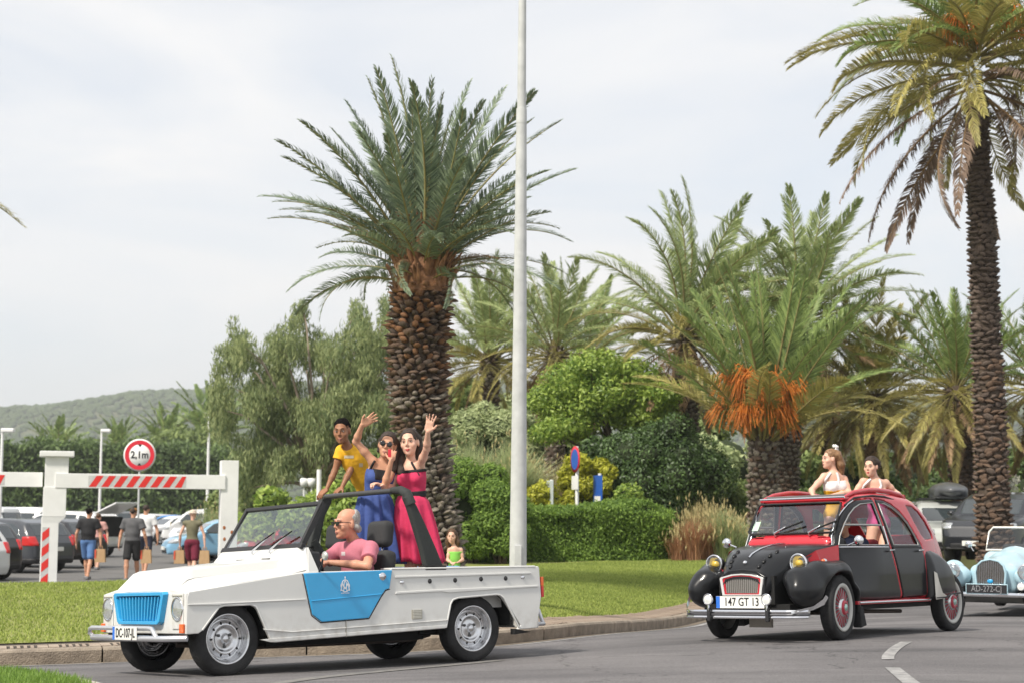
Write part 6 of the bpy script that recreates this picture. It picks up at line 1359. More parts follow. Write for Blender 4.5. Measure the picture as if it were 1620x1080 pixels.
for y0 in (-.16,.22):
    wp = thing('wiper', None, None, (.955, y0, .985), parent=CV)
    MB().tube([(0,0,0),(.02,0,.025),(-.03,.10,.085)], [.012,.010,.007], 6).build('wiper_arm', chrome, wp); MB().tube([(-.02,.03,.05),(-.058,.28,.135)], .009, 6).build('wiper_blade', blackm, wp)
MB().add([(.905,-.455,1.04),(.905,-.385,1.04),(.84,-.385,1.13),(.84,-.450,1.13)], [(0,1,2,3)]).build('windscreen_sticker', mat('pale_green_sticker', (.45,.65,.5), .5), wsc)
# rolled roof cloth at the back of the opening
MB().tube([(-.66,y,1.385+.012*math.sin(y*9)) for y in np.linspace(-.44, .44, 9)], [.03,.045,.05,.05,.05,.05,.05,.045,.03], 12).build('rolled_roof_cloth', mat('red_roof_cloth', (.42,.02,.03), .75, bump=.3, bscale=60), CV)
MB().box((.55,-.40,1.29), (.60,.40,1.325)).build('sun_visor', blackm, CV)
# bonnet
st = [(.985,.905,.535,.868),(1.12,.902,.520,.850),(1.30,.888,.475,.810),(1.50,.855,.405,.715),(1.66,.808,.335,.57),(1.76,.745,.285,.50),(1.83,.680,.250,.44),(1.865,.615,.235,.41),(1.868,.58,.225,.41)]
V = []; n = 22
for x, zt, w_, zb in st:
    for j in range(n+1):
        a = PI*j/n; c, s1 = math.cos(a), math.sin(a); yy = w_*math.copysign(abs(c)**.62, c); zz = zb+(zt-zb)*abs(s1)**.75; V.append((x, yy, zz))
Fs = [(i*(n+1)+j, i*(n+1)+j+1, (i+1)*(n+1)+j+1, (i+1)*(n+1)+j) for i in range(len(st)-1) for j in range(n)]
b_ = MB().add(V, Fs, smooth=True).build('bonnet', black_c, CV); m_ = b_.modifiers.new('sub', 'SUBSURF'); m_.levels = m_.render_levels = 2
for p in b_.data.polygons: p.use_smooth = True
def hood_z(x, y):
    X = [s[0] for s in st]; zt = np.interp(x, X, [s[1] for s in st]); w_ = np.interp(x, X, [s[2] for s in st]); zb = np.interp(x, X, [s[3] for s in st]); c = min(.999, (abs(y)/w_)**(1/.62)); return zb+(zt-zb)*(math.sqrt(1-c*c))**.75
MB().tube([(x, 0, hood_z(x, 0)+.004) for x in np.linspace(1.05, 1.72, 14)], .009, 6).build('bonnet_moulding', chrome, CV)
MB().sphere((1.79,0,.725), (.028,.022,.022), 12).build('bonnet_badge', chrome, CV)
for x, y in ((1.80,-.155),(1.745,-.175),(1.665,-.195),(1.57,-.215),(1.80,.155),(1.745,.175),(1.665,.195),(1.57,.215)):
    MB().sphere((x, y, hood_z(x, y)+.002), (.034,.020,.014), 10, M=Euler((0,.7,0)).to_matrix()).build('bonnet_louvre', mat('louvre_black', (.004,.004,.005), .35), CV)
# nose panel below the bonnet, grille
nose = [(-.24,.41),(-.245,.60),(-.15,.655),(0,.668),(.15,.655),(.245,.60),(.24,.41)]
MB().prism(nose, 1.78, 1.852, 'x').build('nose_panel', black_c, CV, bevel=.012)
gr = thing('grille', None, None, parent=CV)
def gshape(s): return [(y*s, .513+(z-.513)*s) for y, z in [(-.198,.428),(-.222,.575),(-.21,.588),(-.10,.612),(0,.618),(.10,.612),(.21,.588),(.222,.575),(.198,.428)]]
def frame(poly_o, poly_i, x0, x1, m, name):
    k = len(poly_o); V = [(x0,*p) for p in poly_o]+[(x1,*p) for p in poly_o]+[(x1,*p) for p in poly_i]+[(x0,*p) for p in poly_i]
    return MB().add(V, [(q*k+i, q*k+(i+1)%k, (q+1)*k+(i+1)%k, (q+1)*k+i) for q in range(3) for i in range(k)]).build(name, m, gr, bevel=.002)
frame(gshape(1.06), gshape(.94), 1.852, 1.872, mat('grille_frame_white', (.75,.75,.74), .25, .3), 'grille_frame')
frame(gshape(.935), gshape(.84), 1.852, 1.866, red_c, 'grille_inner_frame')
MB().prism(gshape(.85), 1.853, 1.856, 'x').build('grille_back', mat('grille_mesh_grey', (.14,.13,.12), .6), gr)
for k in range(17):
    y = -.165+.33*k/16; MB().box((1.856,y-.004,.445), (1.863,y+.004,.60-.10*abs(y))).build('grille_bar', mat('grille_mesh_bar', (.36,.35,.33), .4, .6), gr)
plate(CV, '147 GT 13', (1.905,0,.362), (PI/2,0,PI/2), .52, .11)
# headlamps on their bar
MB().tube([(1.58,-.43,.655),(1.60,0,.60),(1.58,.43,.655)], .016, 8).build('headlamp_bar', red_c, CV)
MB().box((1.50,-.47,.61), (1.60,-.26,.66)).box((1.50,.26,.61), (1.60,.47,.66)).build('headlamp_bar_bracket', red_c, CV, bevel=.01)
for sg in (1,-1):
    h = thing('headlight', None, None, (1.60, sg*.46, .715), parent=CV)
    MB().lathe([(0,-.15),(.03,-.14),(.062,-.10),(.080,-.04),(.086,.0)], 24, 'x').build('lamp_shell', black_c, h, fixn=False)
    MB().lathe([(.084,-.012),(.092,-.005),(.093,.012),(.082,.018),(.074,.012)], 28, 'x').build('lamp_rim', chrome, h, fixn=False)
    MB().lathe([(.0,-.06),(.04,-.045),(.076,.0)], 24, 'x').build('reflector', reflm, h, fixn=False)
    MB().lathe([(.034,-.03),(.034,.004),(0,.008)], 16, 'x').build('yellow_bulb_glass', mat('yellow_lens', (.75,.50,.03), .25, coat=.6), h, fixn=False)
    MB().lathe([(.076,.010),(.05,.022),(0,.030)], 24, 'x').build('headlight_lens', glassmat('headlight_lens', (.95,.95,.9), .06, .03), h, fixn=False)
    MB().tube([(-.03,0,-.08),(-.04,-sg*.03,-.12)], .02, 8).build('lamp_stalk', black_c, h)
    f = thing('fog_lamp', None, None, (1.955, sg*.315, .388), parent=CV)
    MB().lathe([(0,-.06),(.03,-.05),(.048,-.01),(.052,.0)], 20, 'x').build('lamp_shell', chrome, f, fixn=False)
    MB().lathe([(.051,-.004),(.056,.004),(.050,.014),(.043,.010)], 20, 'x').build('lamp_rim', chrome, f, fixn=False)
    MB().lathe([(.043,.008),(0,.016)], 20, 'x').build('lamp_lens', mat('fog_lens_white', (.70,.72,.70), .15, coat=.6), f, fixn=False)
    MB().tube([(0,0,-.05),(0,0,-.10)], .012, 8).build('lamp_stalk', chrome, f)
    # over-riders
    MB().box((1.925, sg*.315-.018, .185), (1.965, sg*.315+.018, .315)).build('bumper_overrider', black_pl, CV, bevel=.010)
    # bumper tips curling up round the wings
    MB().add([(1.92,sg*.55,.285),(1.86,sg*.62,.30),(1.76,sg*.69,.325),(1.66,sg*.735,.385),(1.62,sg*.745,.425),(1.58,sg*.748,.40),(1.64,sg*.735,.335),(1.76,sg*.685,.290),(1.88,sg*.60,.262),(1.92,sg*.55,.262)],
        [(0,1,8,9),(1,2,7,8),(2,3,6,7),(3,4,5,6)]).build('bumper_tip', chrome, CV, bevel=.003)
# bumper: ribbed blade
bl = [(1.80,-.66),(1.875,-.60),(1.92,-.50),(1.94,-.25),(1.945,0),(1.94,.25),(1.92,.50),(1.875,.60),(1.80,.66)]
for z0, z1, m, nm in ((.212,.236,chrome,'bumper_blade'),(.236,.262,mat('bumper_groove', (.10,.10,.11), .4, .5),'bumper_groove'),(.262,.292,chrome,'bumper_blade')):
    V = []; e = 0 if m is chrome else .006
    for x, y in bl: V += [(x-e,y,z0),(x+.008-e,y,(z0+z1)/2),(x-e,y,z1),(x-.03,y,z1),(x-.03,y,z0)]
    k = len(bl); MB().add(V, [(i*5+j, i*5+(j+1)%5, (i+1)*5+(j+1)%5, (i+1)*5+j) for i in range(k-1) for j in range(5)]+[(0,1,2,3,4),tuple(range(k*5-1,k*5-6,-1))]).build(nm, m, CV)
# front wings as one smooth solid each
def wing():
    s = Sd(.09)
    s.ell((1.57,.545,.470), (.30,.150,.175)); s.ell((1.50,.49,.55), (.30,.17,.12), k=.08); s.ell((1.24,.575,.605), (.36,.125,.105), k=.10); s.cone((1.45,.59,.63), (1.12,.605,.625), .085, .085, k=.10)
    s.cone((1.10,.610,.62), (.91,.625,.44), .085, .070, k=.08); s.cone((.91,.625,.44), (.85,.63,.27), .070, .055, k=.06); s.ell((1.42,.47,.60), (.34,.15,.09), k=.10)
    s.add(lambda P: np.maximum(np.sqrt((P[...,0]-1.22)**2+(P[...,2]-.28)**2)-.355, .47-P[...,1]), [.7,.45,-.2], [1.75,.9,.72], 's', .02)
    s.add(lambda P: P[...,2]-.0*P[...,0]-1.0, [-1e9]*3, [1e9]*3, 'i', 0)
    s.add(lambda P: .235-P[...,2], [-1e9]*3, [1e9]*3, 'i', .01)
    s.add(lambda P: np.sqrt((P[...,0]-1.66)**2+((P[...,1]-.36)*1.0)**2+(P[...,2]-.70)**2)-.075, [1.5,.2,.5], [1.8,.5,.9], 's', .04)
    return s.mesh('front_wing', .0145, black_c, project=2)
wg = wing(); ob('front_wing', wg, CV); ob('front_wing', mirrored(wg, 'front_wing'), CV)
def rear_wing():
    f2 = poly_sd([(-.635,.345),(-.632,.80),(-.68,.845),(-.80,.850),(-.93,.815),(-1.06,.745),(-1.17,.64),(-1.25,.52),(-1.30,.405),(-1.28,.385),(-.86,.375),(-.66,.345)])
    s = Sd(.05)
    def fn(P):
        X, Y, Z = P[...,0], P[...,1], P[...,2]; a = f2(X, Z); yo = .745-.10*np.clip((Z-.55)/.3, 0, 1)**2-.05*np.clip((-X-.9)/.4, 0, 1)**2; b = np.maximum(Y-yo, .50-Y)*.9; k = .075; h = np.clip(.5-.5*(a-b)/k, 0, 1); return a+(b-a)*h+k*h*(1-h)
    s.add(fn, (-1.34,.48,.30), (-.60,.78,.86), 'u', 0)
    s.add(lambda P: np.maximum(np.sqrt((P[...,0]+1.2)**2+(P[...,2]-.30)**2)-.33, P[...,1]-.695), [-1e9]*3, [1e9]*3, 's', .01)
    s.add(lambda P: np.maximum(np.maximum(P[...,1]-.70, np.abs(P[...,0]+.93)-.25), P[...,2]-.60), [-1e9]*3, [1e9]*3, 's', .01)
    return s.mesh('rear_wing', .0135, black_c, project=1)
rw = rear_wing(); ob('rear_wing', rw, CV); ob('rear_wing', mirrored(rw, 'rear_wing'), CV)
alg = mat('stone_guard_aluminium', (.62,.60,.55), .35, .35)
for sg in (1,-1):
    MB().add([(-.648,sg*.752,.335),(-.645,sg*.745,.62),(-.70,sg*.752,.60),(-.735,sg*.758,.50),(-.80,sg*.758,.40),(-.90,sg*.752,.372),(-.87,sg*.752,.345)], [(0,1,2,3),(0,3,4,6),(4,5,6)]).build('stone_guard', alg, CV)
    MB().tube([(-.66,sg*.75,.352),(-.88,sg*.752,.355),(-1.0,sg*.748,.383),(-1.28,sg*.735,.392)], .009, 6).build('wing_edge', black_pl, CV)
    # red scuttle sides between bonnet and wing
    MB().add([(.985,sg*.555,.40),(.985,sg*.548,.885),(1.30,sg*.480,.835),(1.52,sg*.39,.725),(1.60,sg*.33,.56),(1.15,sg*.53,.50)], [(0,1,2,5),(2,3,4,5)]).build('scuttle_side', red_c, CV)
    # trailing flap below the front wing
    MB().add([(.86,sg*.60,.30),(.80,sg*.60,.30),(.735,sg*.60,.12),(.85,sg*.60,.10),(.86,sg*.69,.30),(.80,sg*.69,.30),(.735,sg*.69,.12),(.85,sg*.69,.10)], [(0,1,2,3),(7,6,5,4),(0,4,5,1),(1,5,6,2),(2,6,7,3),(3,7,4,0)]).build('mud_flap', rubber, CV, bevel=.01)
    si = thing('side_indicator', None, None, (1.36, sg*.60, .722), parent=CV)
    MB().sphere((0,0,.012), (.036,.022,.024), 12).build('indicator_base', chrome, si, fixn=False); MB().sphere((.026,0,.010), (.022,.020,.021), 12).build('indicator_lens', orange_l, si, fixn=False)
    mi = thing('door_mirror', None, None, (.93, sg*.62, .90), parent=CV)
    MB().tube([(0,0,-.02),(0,sg*.08,.01)], .008, 6).build('mirror_arm', chrome, mi); MB().sphere((0,sg*.115,.025), (.03,.052,.050), 14).build('mirror_shell', chrome, mi, fixn=False)
# floor, chassis, dashboard, seats
MB().box((-1.40,-.44,.26), (1.75,.44,.34)).build('chassis', blackm, CV); MB().box((-.66,-.64,.27), (.96,.64,.318)).build('floor', blackm, CV)
MB().box((.20,-.36,.215), (.75,.30,.262)).tube([(.70,.36,.24),(.1,.38,.235),(-.55,.40,.22)], .02, 8).build('exhaust', mat('exhaust_rust', (.1,.08,.07)), CV)
MB().box((1.55,-.10,.12), (1.585,.14,.26)).build('hanging_plate', mat('beige_flap', (.32,.29,.25), .8), CV)
MB().box((1.0,-.30,.34), (1.78,.30,.60)).build('engine_block', blackm, CV)
MB().box((.76,-.50,.84), (.92,.50,.955)).build('dashboard', black_pl, CV, bevel=.02)
for sg in (1,-1):
    for x in (.22,): 
        s = thing('seat', None, None, (x, sg*.28, .34), (0,-.15,0), parent=CV); seatm = mat('saloon_seat_red', (.28,.03,.04), .8)
        MB().box((-.05,-.22,.05), (.42,.22,.20)).build('seat_cushion', seatm, s, bevel=.04); MB().box((-.10,-.22,.18), (.0,.22,.62)).build('backrest', seatm, s, bevel=.04)
MB().box((-.75,-.50,.34), (-.30,.50,.52)).build('rear_bench', mat('saloon_seat_red', (.28,.03,.04)), CV, bevel=.04)
sw = thing('steering_wheel', None, None, (.68,.28,.90), (0,-1.0,0), parent=CV)
MB().tube([(.18*math.cos(a), .18*math.sin(a), 0) for a in np.linspace(0, 2*PI, 26, endpoint=False)], .010, 7, closed=True).build('steering_rim', black_pl, sw)
MB().tube([(0,.18,0),(0,0,0),(0,0,-.3)], .012, 6).build('steering_column', black_pl, sw)
hubred = mat('hub_red', (.40,.015,.04), .35, coat=.4); teal = mat('hub_pale', (.35,.52,.48), .3, .5); rimdark = mat('wheel_disc_grey', (.16,.165,.17), .4, .5)
def spoked(parent, loc, R=.30, w=.125, side=1, steer=0):
    q = thing('wheel', None, None, loc, (0,0,steer), parent=parent); o = side; ri = R-.085
    MB().lathe([(ri+.004,-.05*o),(ri+.004,.052*o),(ri+.012,.060*o),(ri+.0,.066*o),(ri-.022,.060*o),(ri-.028,.045*o)], 40, 'y').build('rim', cream_r, q, fixn=False)
    MB().lathe([(ri-.026,.048*o),(ri-.04,.020*o),(.10,.034*o),(.070,.04*o)], 36, 'y').build('wheel_disc', rimdark, q, fixn=False)
    mr_, ms_ = MB(), MB()
    for k in range(20):
        a = 2*PI*k/20
        for mbx, da, wd in ((mr_, 0, .006), (ms_, PI/20, .004)):
            c, s1 = math.cos(a+da), math.sin(a+da); mbx.tube([((ri-.034)*c, .034*o, (ri-.034)*s1), (.082*c, .047*o, .082*s1)], wd, 5)
    mr_.build('painted_spokes', hubred, q)['kind'] = 'stuff'; ms_.build('metal_spokes', mat('spoke_grey', (.34,.34,.34), .4, .5), q)['kind'] = 'stuff'
    MB().lathe([(.088,.036*o),(.084,.060*o),(.072,.070*o)], 28, 'y').build('hub_ring', alu, q, fixn=False)
    MB().lathe([(.072,.068*o),(.060,.085*o),(.040,.088*o),(.036,.080*o)], 28, 'y').build('hub_cap', hubred, q, fixn=False)
    MB().lathe([(.037,.080*o),(.030,.094*o),(.0,.098*o)], 20, 'y').build('hub_centre', teal, q, fixn=False)
    tyre(q, R, w, ri); return q
spoked(CV, (1.20,.63,.30), side=1, steer=.10); spoked(CV, (1.20,-.63,.30), side=-1, steer=.10); spoked(CV, (-1.20,.615,.30), side=1); spoked(CV, (-1.20,-.615,.30), side=-1)
for sg in (1,-1): MB().sphere((-1.42, sg*.52, .62), (.03,.05,.05), 12).build('tail_light', red_l, CV, fixn=False)
MB().tube([(-1.50,-.60,.30),(-1.52,0,.30),(-1.50,.60,.30)], .03, 8, flat=.7).build('rear_bumper', chrome, CV)

# ================================================================ pale blue roadster following
blu = mat('pale_blue_paint', (.40,.58,.66), .3, coat=.5)
mp_ = at(1568, 968, 24.2); mz = float(zroad(mp_[0]+.3, 25.4))
MG = thing('vintage_roadster', 'pale blue vintage roadster with chrome waterfall grille, cut by the right edge', 'car', (mp_[0]+.90, 24.2+1.63, mz+.03), (0, 0, math.radians(241)))
# local: x forward; near the camera; half width about .75
def m_body():
    s = Sd(.10)
    s.chain([(1.58,0,.56),(.9,0,.60),(.3,0,.63),(-.6,0,.60)], [.24,.28,.31,.30], k=.12)
    s.box((-.8,0,.62), (1.0,.52,.27), .14, k=.10); s.box((.7,0,.52), (1.0,.34,.20), .10, k=.10)
    s.add(lambda P: P[...,2]*-1+.28, [-1e9]*3, [1e9]*3, 'i', .02)
    s.box((-.45,0,.98), (.52,.42,.45), .05, op='s', k=.04)
    return s.mesh('body', .024, blu, project=1)
ob('body', m_body(), MG)
def m_wing(front=True):
    s = Sd(.10)
    if front: s.chain([(1.96,.60,.38),(1.80,.60,.50),(1.45,.61,.62),(1.05,.63,.56),(.65,.64,.40),(.1,.65,.27)], [.07,.12,.14,.12,.08,.05], k=.08); s.ell((1.72,.50,.56), (.20,.20,.16), k=.09)
    else: s.chain([(-.7,.62,.35),(-1.0,.62,.60),(-1.35,.62,.66),(-1.7,.60,.50),(-1.85,.58,.35)], [.06,.11,.13,.12,.08], k=.08)
    cx = 1.42 if front else -1.30
    s.add(lambda P: np.maximum(np.sqrt((P[...,0]-cx)**2+(P[...,2]-.29)**2)-.33, .48-P[...,1]), [-1e9]*3, [1e9]*3, 's', .015)
    return s.mesh('wing', .02, blu, project=1)
for fr_ in (True, False):
    me = m_wing(fr_); ob('wing', me, MG); ob('wing', mirrored(me, 'wing'), MG)
gq_ = thing('grille', None, None, (1.80,0,0), parent=MG)
def gsh(s, zc=.60): 
    P = [(-.20,.40),(-.215,.62),(-.19,.72),(-.12,.785),(0,.81),(.12,.785),(.19,.72),(.215,.62),(.20,.40)]; return [(y*s, zc+(z-zc)*s) for y, z in P]
k = 9; po, pi_ = gsh(1.03), gsh(.92); V = [(0,*p) for p in po]+[(.06,*p) for p in po]+[(.06,*p) for p in pi_]+[(0,*p) for p in pi_]
MB().add(V, [(q*k+i, q*k+(i+1)%k, (q+1)*k+(i+1)%k, (q+1)*k+i) for q in range(3) for i in range(k)]).build('grille_frame', blu, gq_, bevel=.006)
MB().prism(gsh(.93), .0, .02, 'x').build('grille_back', mat('grille_brown', (.20,.18,.15), .5, .4), gq_)  # brown-grey backing sheet behind the chrome bars
for i in range(15):
    y = -.175+.35*i/14; zt = .60+(.80-.60)*.92*math.sqrt(max(0, 1-(y/.22)**2))-.0
    MB().box((.02,y-.006,.43), (.045,y+.006,zt)).build('grille_bar', chrome, gq_)
MB().tube([(.05,-.19,.43),(.07,0,.42),(.05,.19,.43)], .014, 8).build('grille_base_bar', chrome, gq_)
MB().sphere((.07,.0,.50), (.008,.045,.030), 10).build('grille_badge', blue_p, gq_, fixn=False)
for sg in (1,-1):
    h = thing('headlight', None, None, (1.94, sg*.50, .640), parent=MG)
    MB().lathe([(0,-.2),(.06,-.15),(.095,-.04),(.10,.0)], 24, 'x').build('lamp_shell', blu, h, fixn=False)
    MB().lathe([(.098,-.01),(.108,.0),(.104,.016),(.088,.014)], 28, 'x').build('lamp_rim', chrome, h, fixn=False)
    MB().lathe([(0,-.05),(.05,-.035),(.09,.005)], 24, 'x').build('reflector', reflm, h, fixn=False); MB().lathe([(.09,.010),(.05,.026),(0,.034)], 24, 'x').build('headlight_lens', lampglass, h, fixn=False)
    i_ = thing('fog_lamp', None, None, (1.99, sg*.45, .44), parent=MG); MB().lathe([(0,-.10),(.05,-.05),(.062,0),(.05,.01)], 20, 'x').build('lamp_shell', chrome, i_, fixn=False); MB().lathe([(.052,.006),(0,.018)], 20, 'x').build('lamp_lens', mat('fog_lens_white', (.7,.72,.7)), i_, fixn=False)
    MB().tube([(1.98,sg*.55,.32),(2.02,sg*.55,.35),(2.03,sg*.55,.41)], .022, 8).build('bumper_overrider', chrome, MG)
    mm = thing('door_mirror', None, None, (.55, sg*.60, .97), parent=MG); MB().tube([(0,-sg*.05,-.08),(0,0,0)], .008, 6).build('mirror_arm', chrome, mm); MB().sphere((0,sg*.02,.02), (.025,.055,.05), 12).build('mirror_shell', chrome, mm, fixn=False)
MB().tube([(1.90,-.74,.32),(2.02,-.60,.32),(2.05,0,.32),(2.02,.60,.32),(1.90,.74,.32)], .028, 8, flat=1.2).build('bumper', chrome, MG)
plate(MG, 'AD-272-CJ', (2.09,.0,.40), (PI/2,0,PI/2), .56, .12, white=False, band=False)
MB().box((2.07,-.29,.33), (2.084,.29,.47)).build('plate_backing', blu, MG, bevel=.004)
MB().box((-1.8,-.45,.20), (1.85,.45,.32)).build('chassis', blackm, MG)
w2 = thing('windscreen', None, None, parent=MG)
fr2 = [(-.10,.52,.90),(-.19,.49,1.17),(-.21,.43,1.24),(-.21,-.43,1.24),(-.19,-.49,1.17),(-.10,-.52,.90)]
MB().tube(fr2, .016, 8, closed=True).build('windscreen_frame', mat('cream_frame', (.75,.74,.68), .3, .3), w2); MB().add(fr2, [(0,1,2,3,4,5)]).build('windscreen_glass', glass2, w2)
for yy in (.27,-.27): MB().box((-1.05,yy-.2,.45), (-.9,yy+.2,.98)).build('seat', fabric_b, MG, bevel=.05)
for x, y in ((1.42,.60),(1.42,-.60),(-1.30,.60),(-1.30,-.60)): wheel_steel(MG, (x,y,.30), .30, .15, 1 if y > 0 else -1)
# ================================================================ people
def V3(*a): return np.array(a, float)
def unit(v): v = np.asarray(v, float); return v/np.linalg.norm(v)
def frame_from(f, u):
    f = unit(f); r = unit(np.cross(f, u)); u = np.cross(r, f); return np.stack([r, f, u], 1)    # columns: right, forward, up
def skinmat(name, c):
    m = mat(name, c, .48, var=.09, vscale=16, spec=.4, bump=.12, bscale=90); p = m.node_tree.nodes['Principled BSDF']; p.inputs['Subsurface Weight'].default_value = .12; p.inputs['Subsurface Radius'].default_value = (.012,.005,.003); p.inputs['Subsurface Scale'].default_value = 1.0
    return m
SK = {'fair': skinmat('skin_fair', (.70,.42,.31)), 'tan': skinmat('skin_tan', (.58,.31,.20)), 'ruddy': skinmat('skin_ruddy', (.62,.30,.20)), 'brown': skinmat('skin_brown', (.30,.14,.075))}
HR = {'dark': mat('hair_dark', (.022,.014,.011), .5, col2=(.055,.032,.021), vscale=40, bump=.5, bscale=120), 'brown': mat('hair_brown', (.13,.07,.035), .5, col2=(.05,.025,.014), vscale=45), 'blond': mat('hair_light_brown', (.30,.17,.08), .5, col2=(.12,.06,.03), vscale=50), 'grey': mat('hair_grey', (.45,.43,.41), .7, col2=(.25,.23,.22), vscale=60), 'black': mat('hair_black', (.010,.008,.008), .95, spec=.1, bump=1, bscale=180)}
def cloth(name, c, rough=.8, var=.12): return mat(name, c, rough, var=var, vscale=9, bump=.25, bscale=35)
eye_w = mat('eye_white', (.50,.45,.42), .35); iris = mat('eye_iris', (.06,.035,.025), .3); lipm = mat('lips_red', (.50,.035,.045), .35); lipn = mat('lips_natural', (.42,.17,.14), .45)
def hand(s, wr, d, nrm, side, curl=.25, sc=1.0, spread=.12, thumb=.7):
    """palm, four fingers, thumb; d finger direction, nrm palm normal, side +1/-1 picks the thumb side"""
    d = unit(d); nrm = unit(nrm-np.dot(nrm, d)*d); t = np.cross(d, nrm)*side; R = np.stack([t, d, nrm], 1)
    s.box(wr+d*.050*sc, V3(.038,.045,.012)*sc, .010*sc, R, k=.012*sc)
    for i, (o, ln) in enumerate(((.029,.070),(.010,.080),(-.010,.074),(-.028,.058))):
        a = spread*(1.5-i); dd = unit(d+t*a); p = wr+d*.088*sc+t*o*sc; ax = nrm; c = curl*(1+.12*i)
        for k, f in enumerate((.45,.32,.23)):
            cc = c*(k+.6); di = unit(dd*math.cos(cc)+ax*math.sin(cc)); q = p+di*ln*f*sc*1.05; r0 = (.0092-.0009*k)*sc; s.cone(p, q, r0, r0-.0008, k=.004*sc); p = q
    p = wr+d*.022*sc+t*.030*sc; q = p+unit(d*.65+t*thumb+nrm*.25)*.038*sc; s.cone(p, q, .0125*sc, .010*sc, k=.010*sc); s.cone(q, q+unit(d*.85+t*thumb*.6+nrm*.3)*.032*sc, .010*sc, .008*sc, k=.005*sc)
def torso(s, J, sex, sc, inf=0.0, k=.05, part='all'):
    P, N_ = np.array(J['pelvis']), np.array(J['neck']); u = unit(N_-P); rt = unit(np.array(J['shR'])-np.array(J['shL'])); f = unit(np.cross(u, rt)); rt = np.cross(f, u); R = np.stack([rt, f, u], 1); L_ = np.linalg.norm(N_-P); W_ = J.get('width', 1.0)*sc
    if J.get('flip'): pass
    cw = (.128,.088) if sex == 'f' else (.160,.108) if sex == 'm' else (.120,.085)
    s.ell(P+u*L_*.70, (cw[0]*W_+inf, cw[1]*sc+inf, .165*sc+inf), R, k=k); bw = (.104,.078) if sex == 'f' else (.150,.125) if sex == 'm' else (.108,.082)
    s.ell(P+u*L_*.36, (bw[0]*W_+inf, bw[1]*sc+inf, .15*sc+inf), R, k=k); pw = (.138,.098) if sex == 'f' else (.150,.115) if sex == 'm' else (.118,.09)
    s.ell(P+u*L_*.02, (pw[0]*W_+inf, pw[1]*sc+inf, .115*sc+inf), R, k=k)
    for a in ('shL', 'shR'): s.cone(N_-u*.045*sc, np.array(J[a])-u*.005, (.046 if sex != 'm' else .058)*sc+inf, (.044 if sex != 'm' else .056)*sc+inf, k=.04)
    if sex == 'f':
        for sg in (1,-1): s.ell(P+u*L_*.66+f*.062*sc+rt*sg*.062*W_, (.056*sc+inf*.8,.050*sc+inf*.8,.054*sc+inf*.8), R, k=.03)
    return R, L_
def head_sd(s, c, H, sc, hd=None):
    Q = lambda x, y, z: c+H @ (V3(x, y, z)*sc)
    s.ell(Q(0,-.018,.030), V3(.075,.092,.082)*sc, H, k=.02); s.ell(Q(0,.022,-.033), V3(.063,.066,.070)*sc, H, k=.03); s.ell(Q(0,.036,-.080), V3(.042,.044,.036)*sc, H, k=.03); s.ell(Q(0,.070,-.100), V3(.020,.016,.016)*sc, H, k=.02)
    for g in (1,-1):
        s.ell(Q(g*.042,.058,-.030), V3(.022,.020,.020)*sc, H, k=.02); s.ell(Q(g*.076,-.006,-.012), V3(.010,.019,.031)*sc, H, k=.008)
        s.ell(Q(g*.031,.096,.002), V3(.019,.014,.012)*sc, H, 's', .012)
    s.cone(Q(-.030,.078,.022), Q(.030,.078,.022), .012*sc, .012*sc, k=.015); s.cone(Q(0,.086,.008), Q(0,.103,-.026), .0068*sc, .0088*sc, k=.010)
    for g in (1,-1): s.ell(Q(g*.009,.092,-.033), V3(.008,.009,.007)*sc, H, k=.006)
    s.cone(Q(-.017,.080,-.062), Q(.017,.080,-.062), .0095*sc, .0095*sc, k=.012)
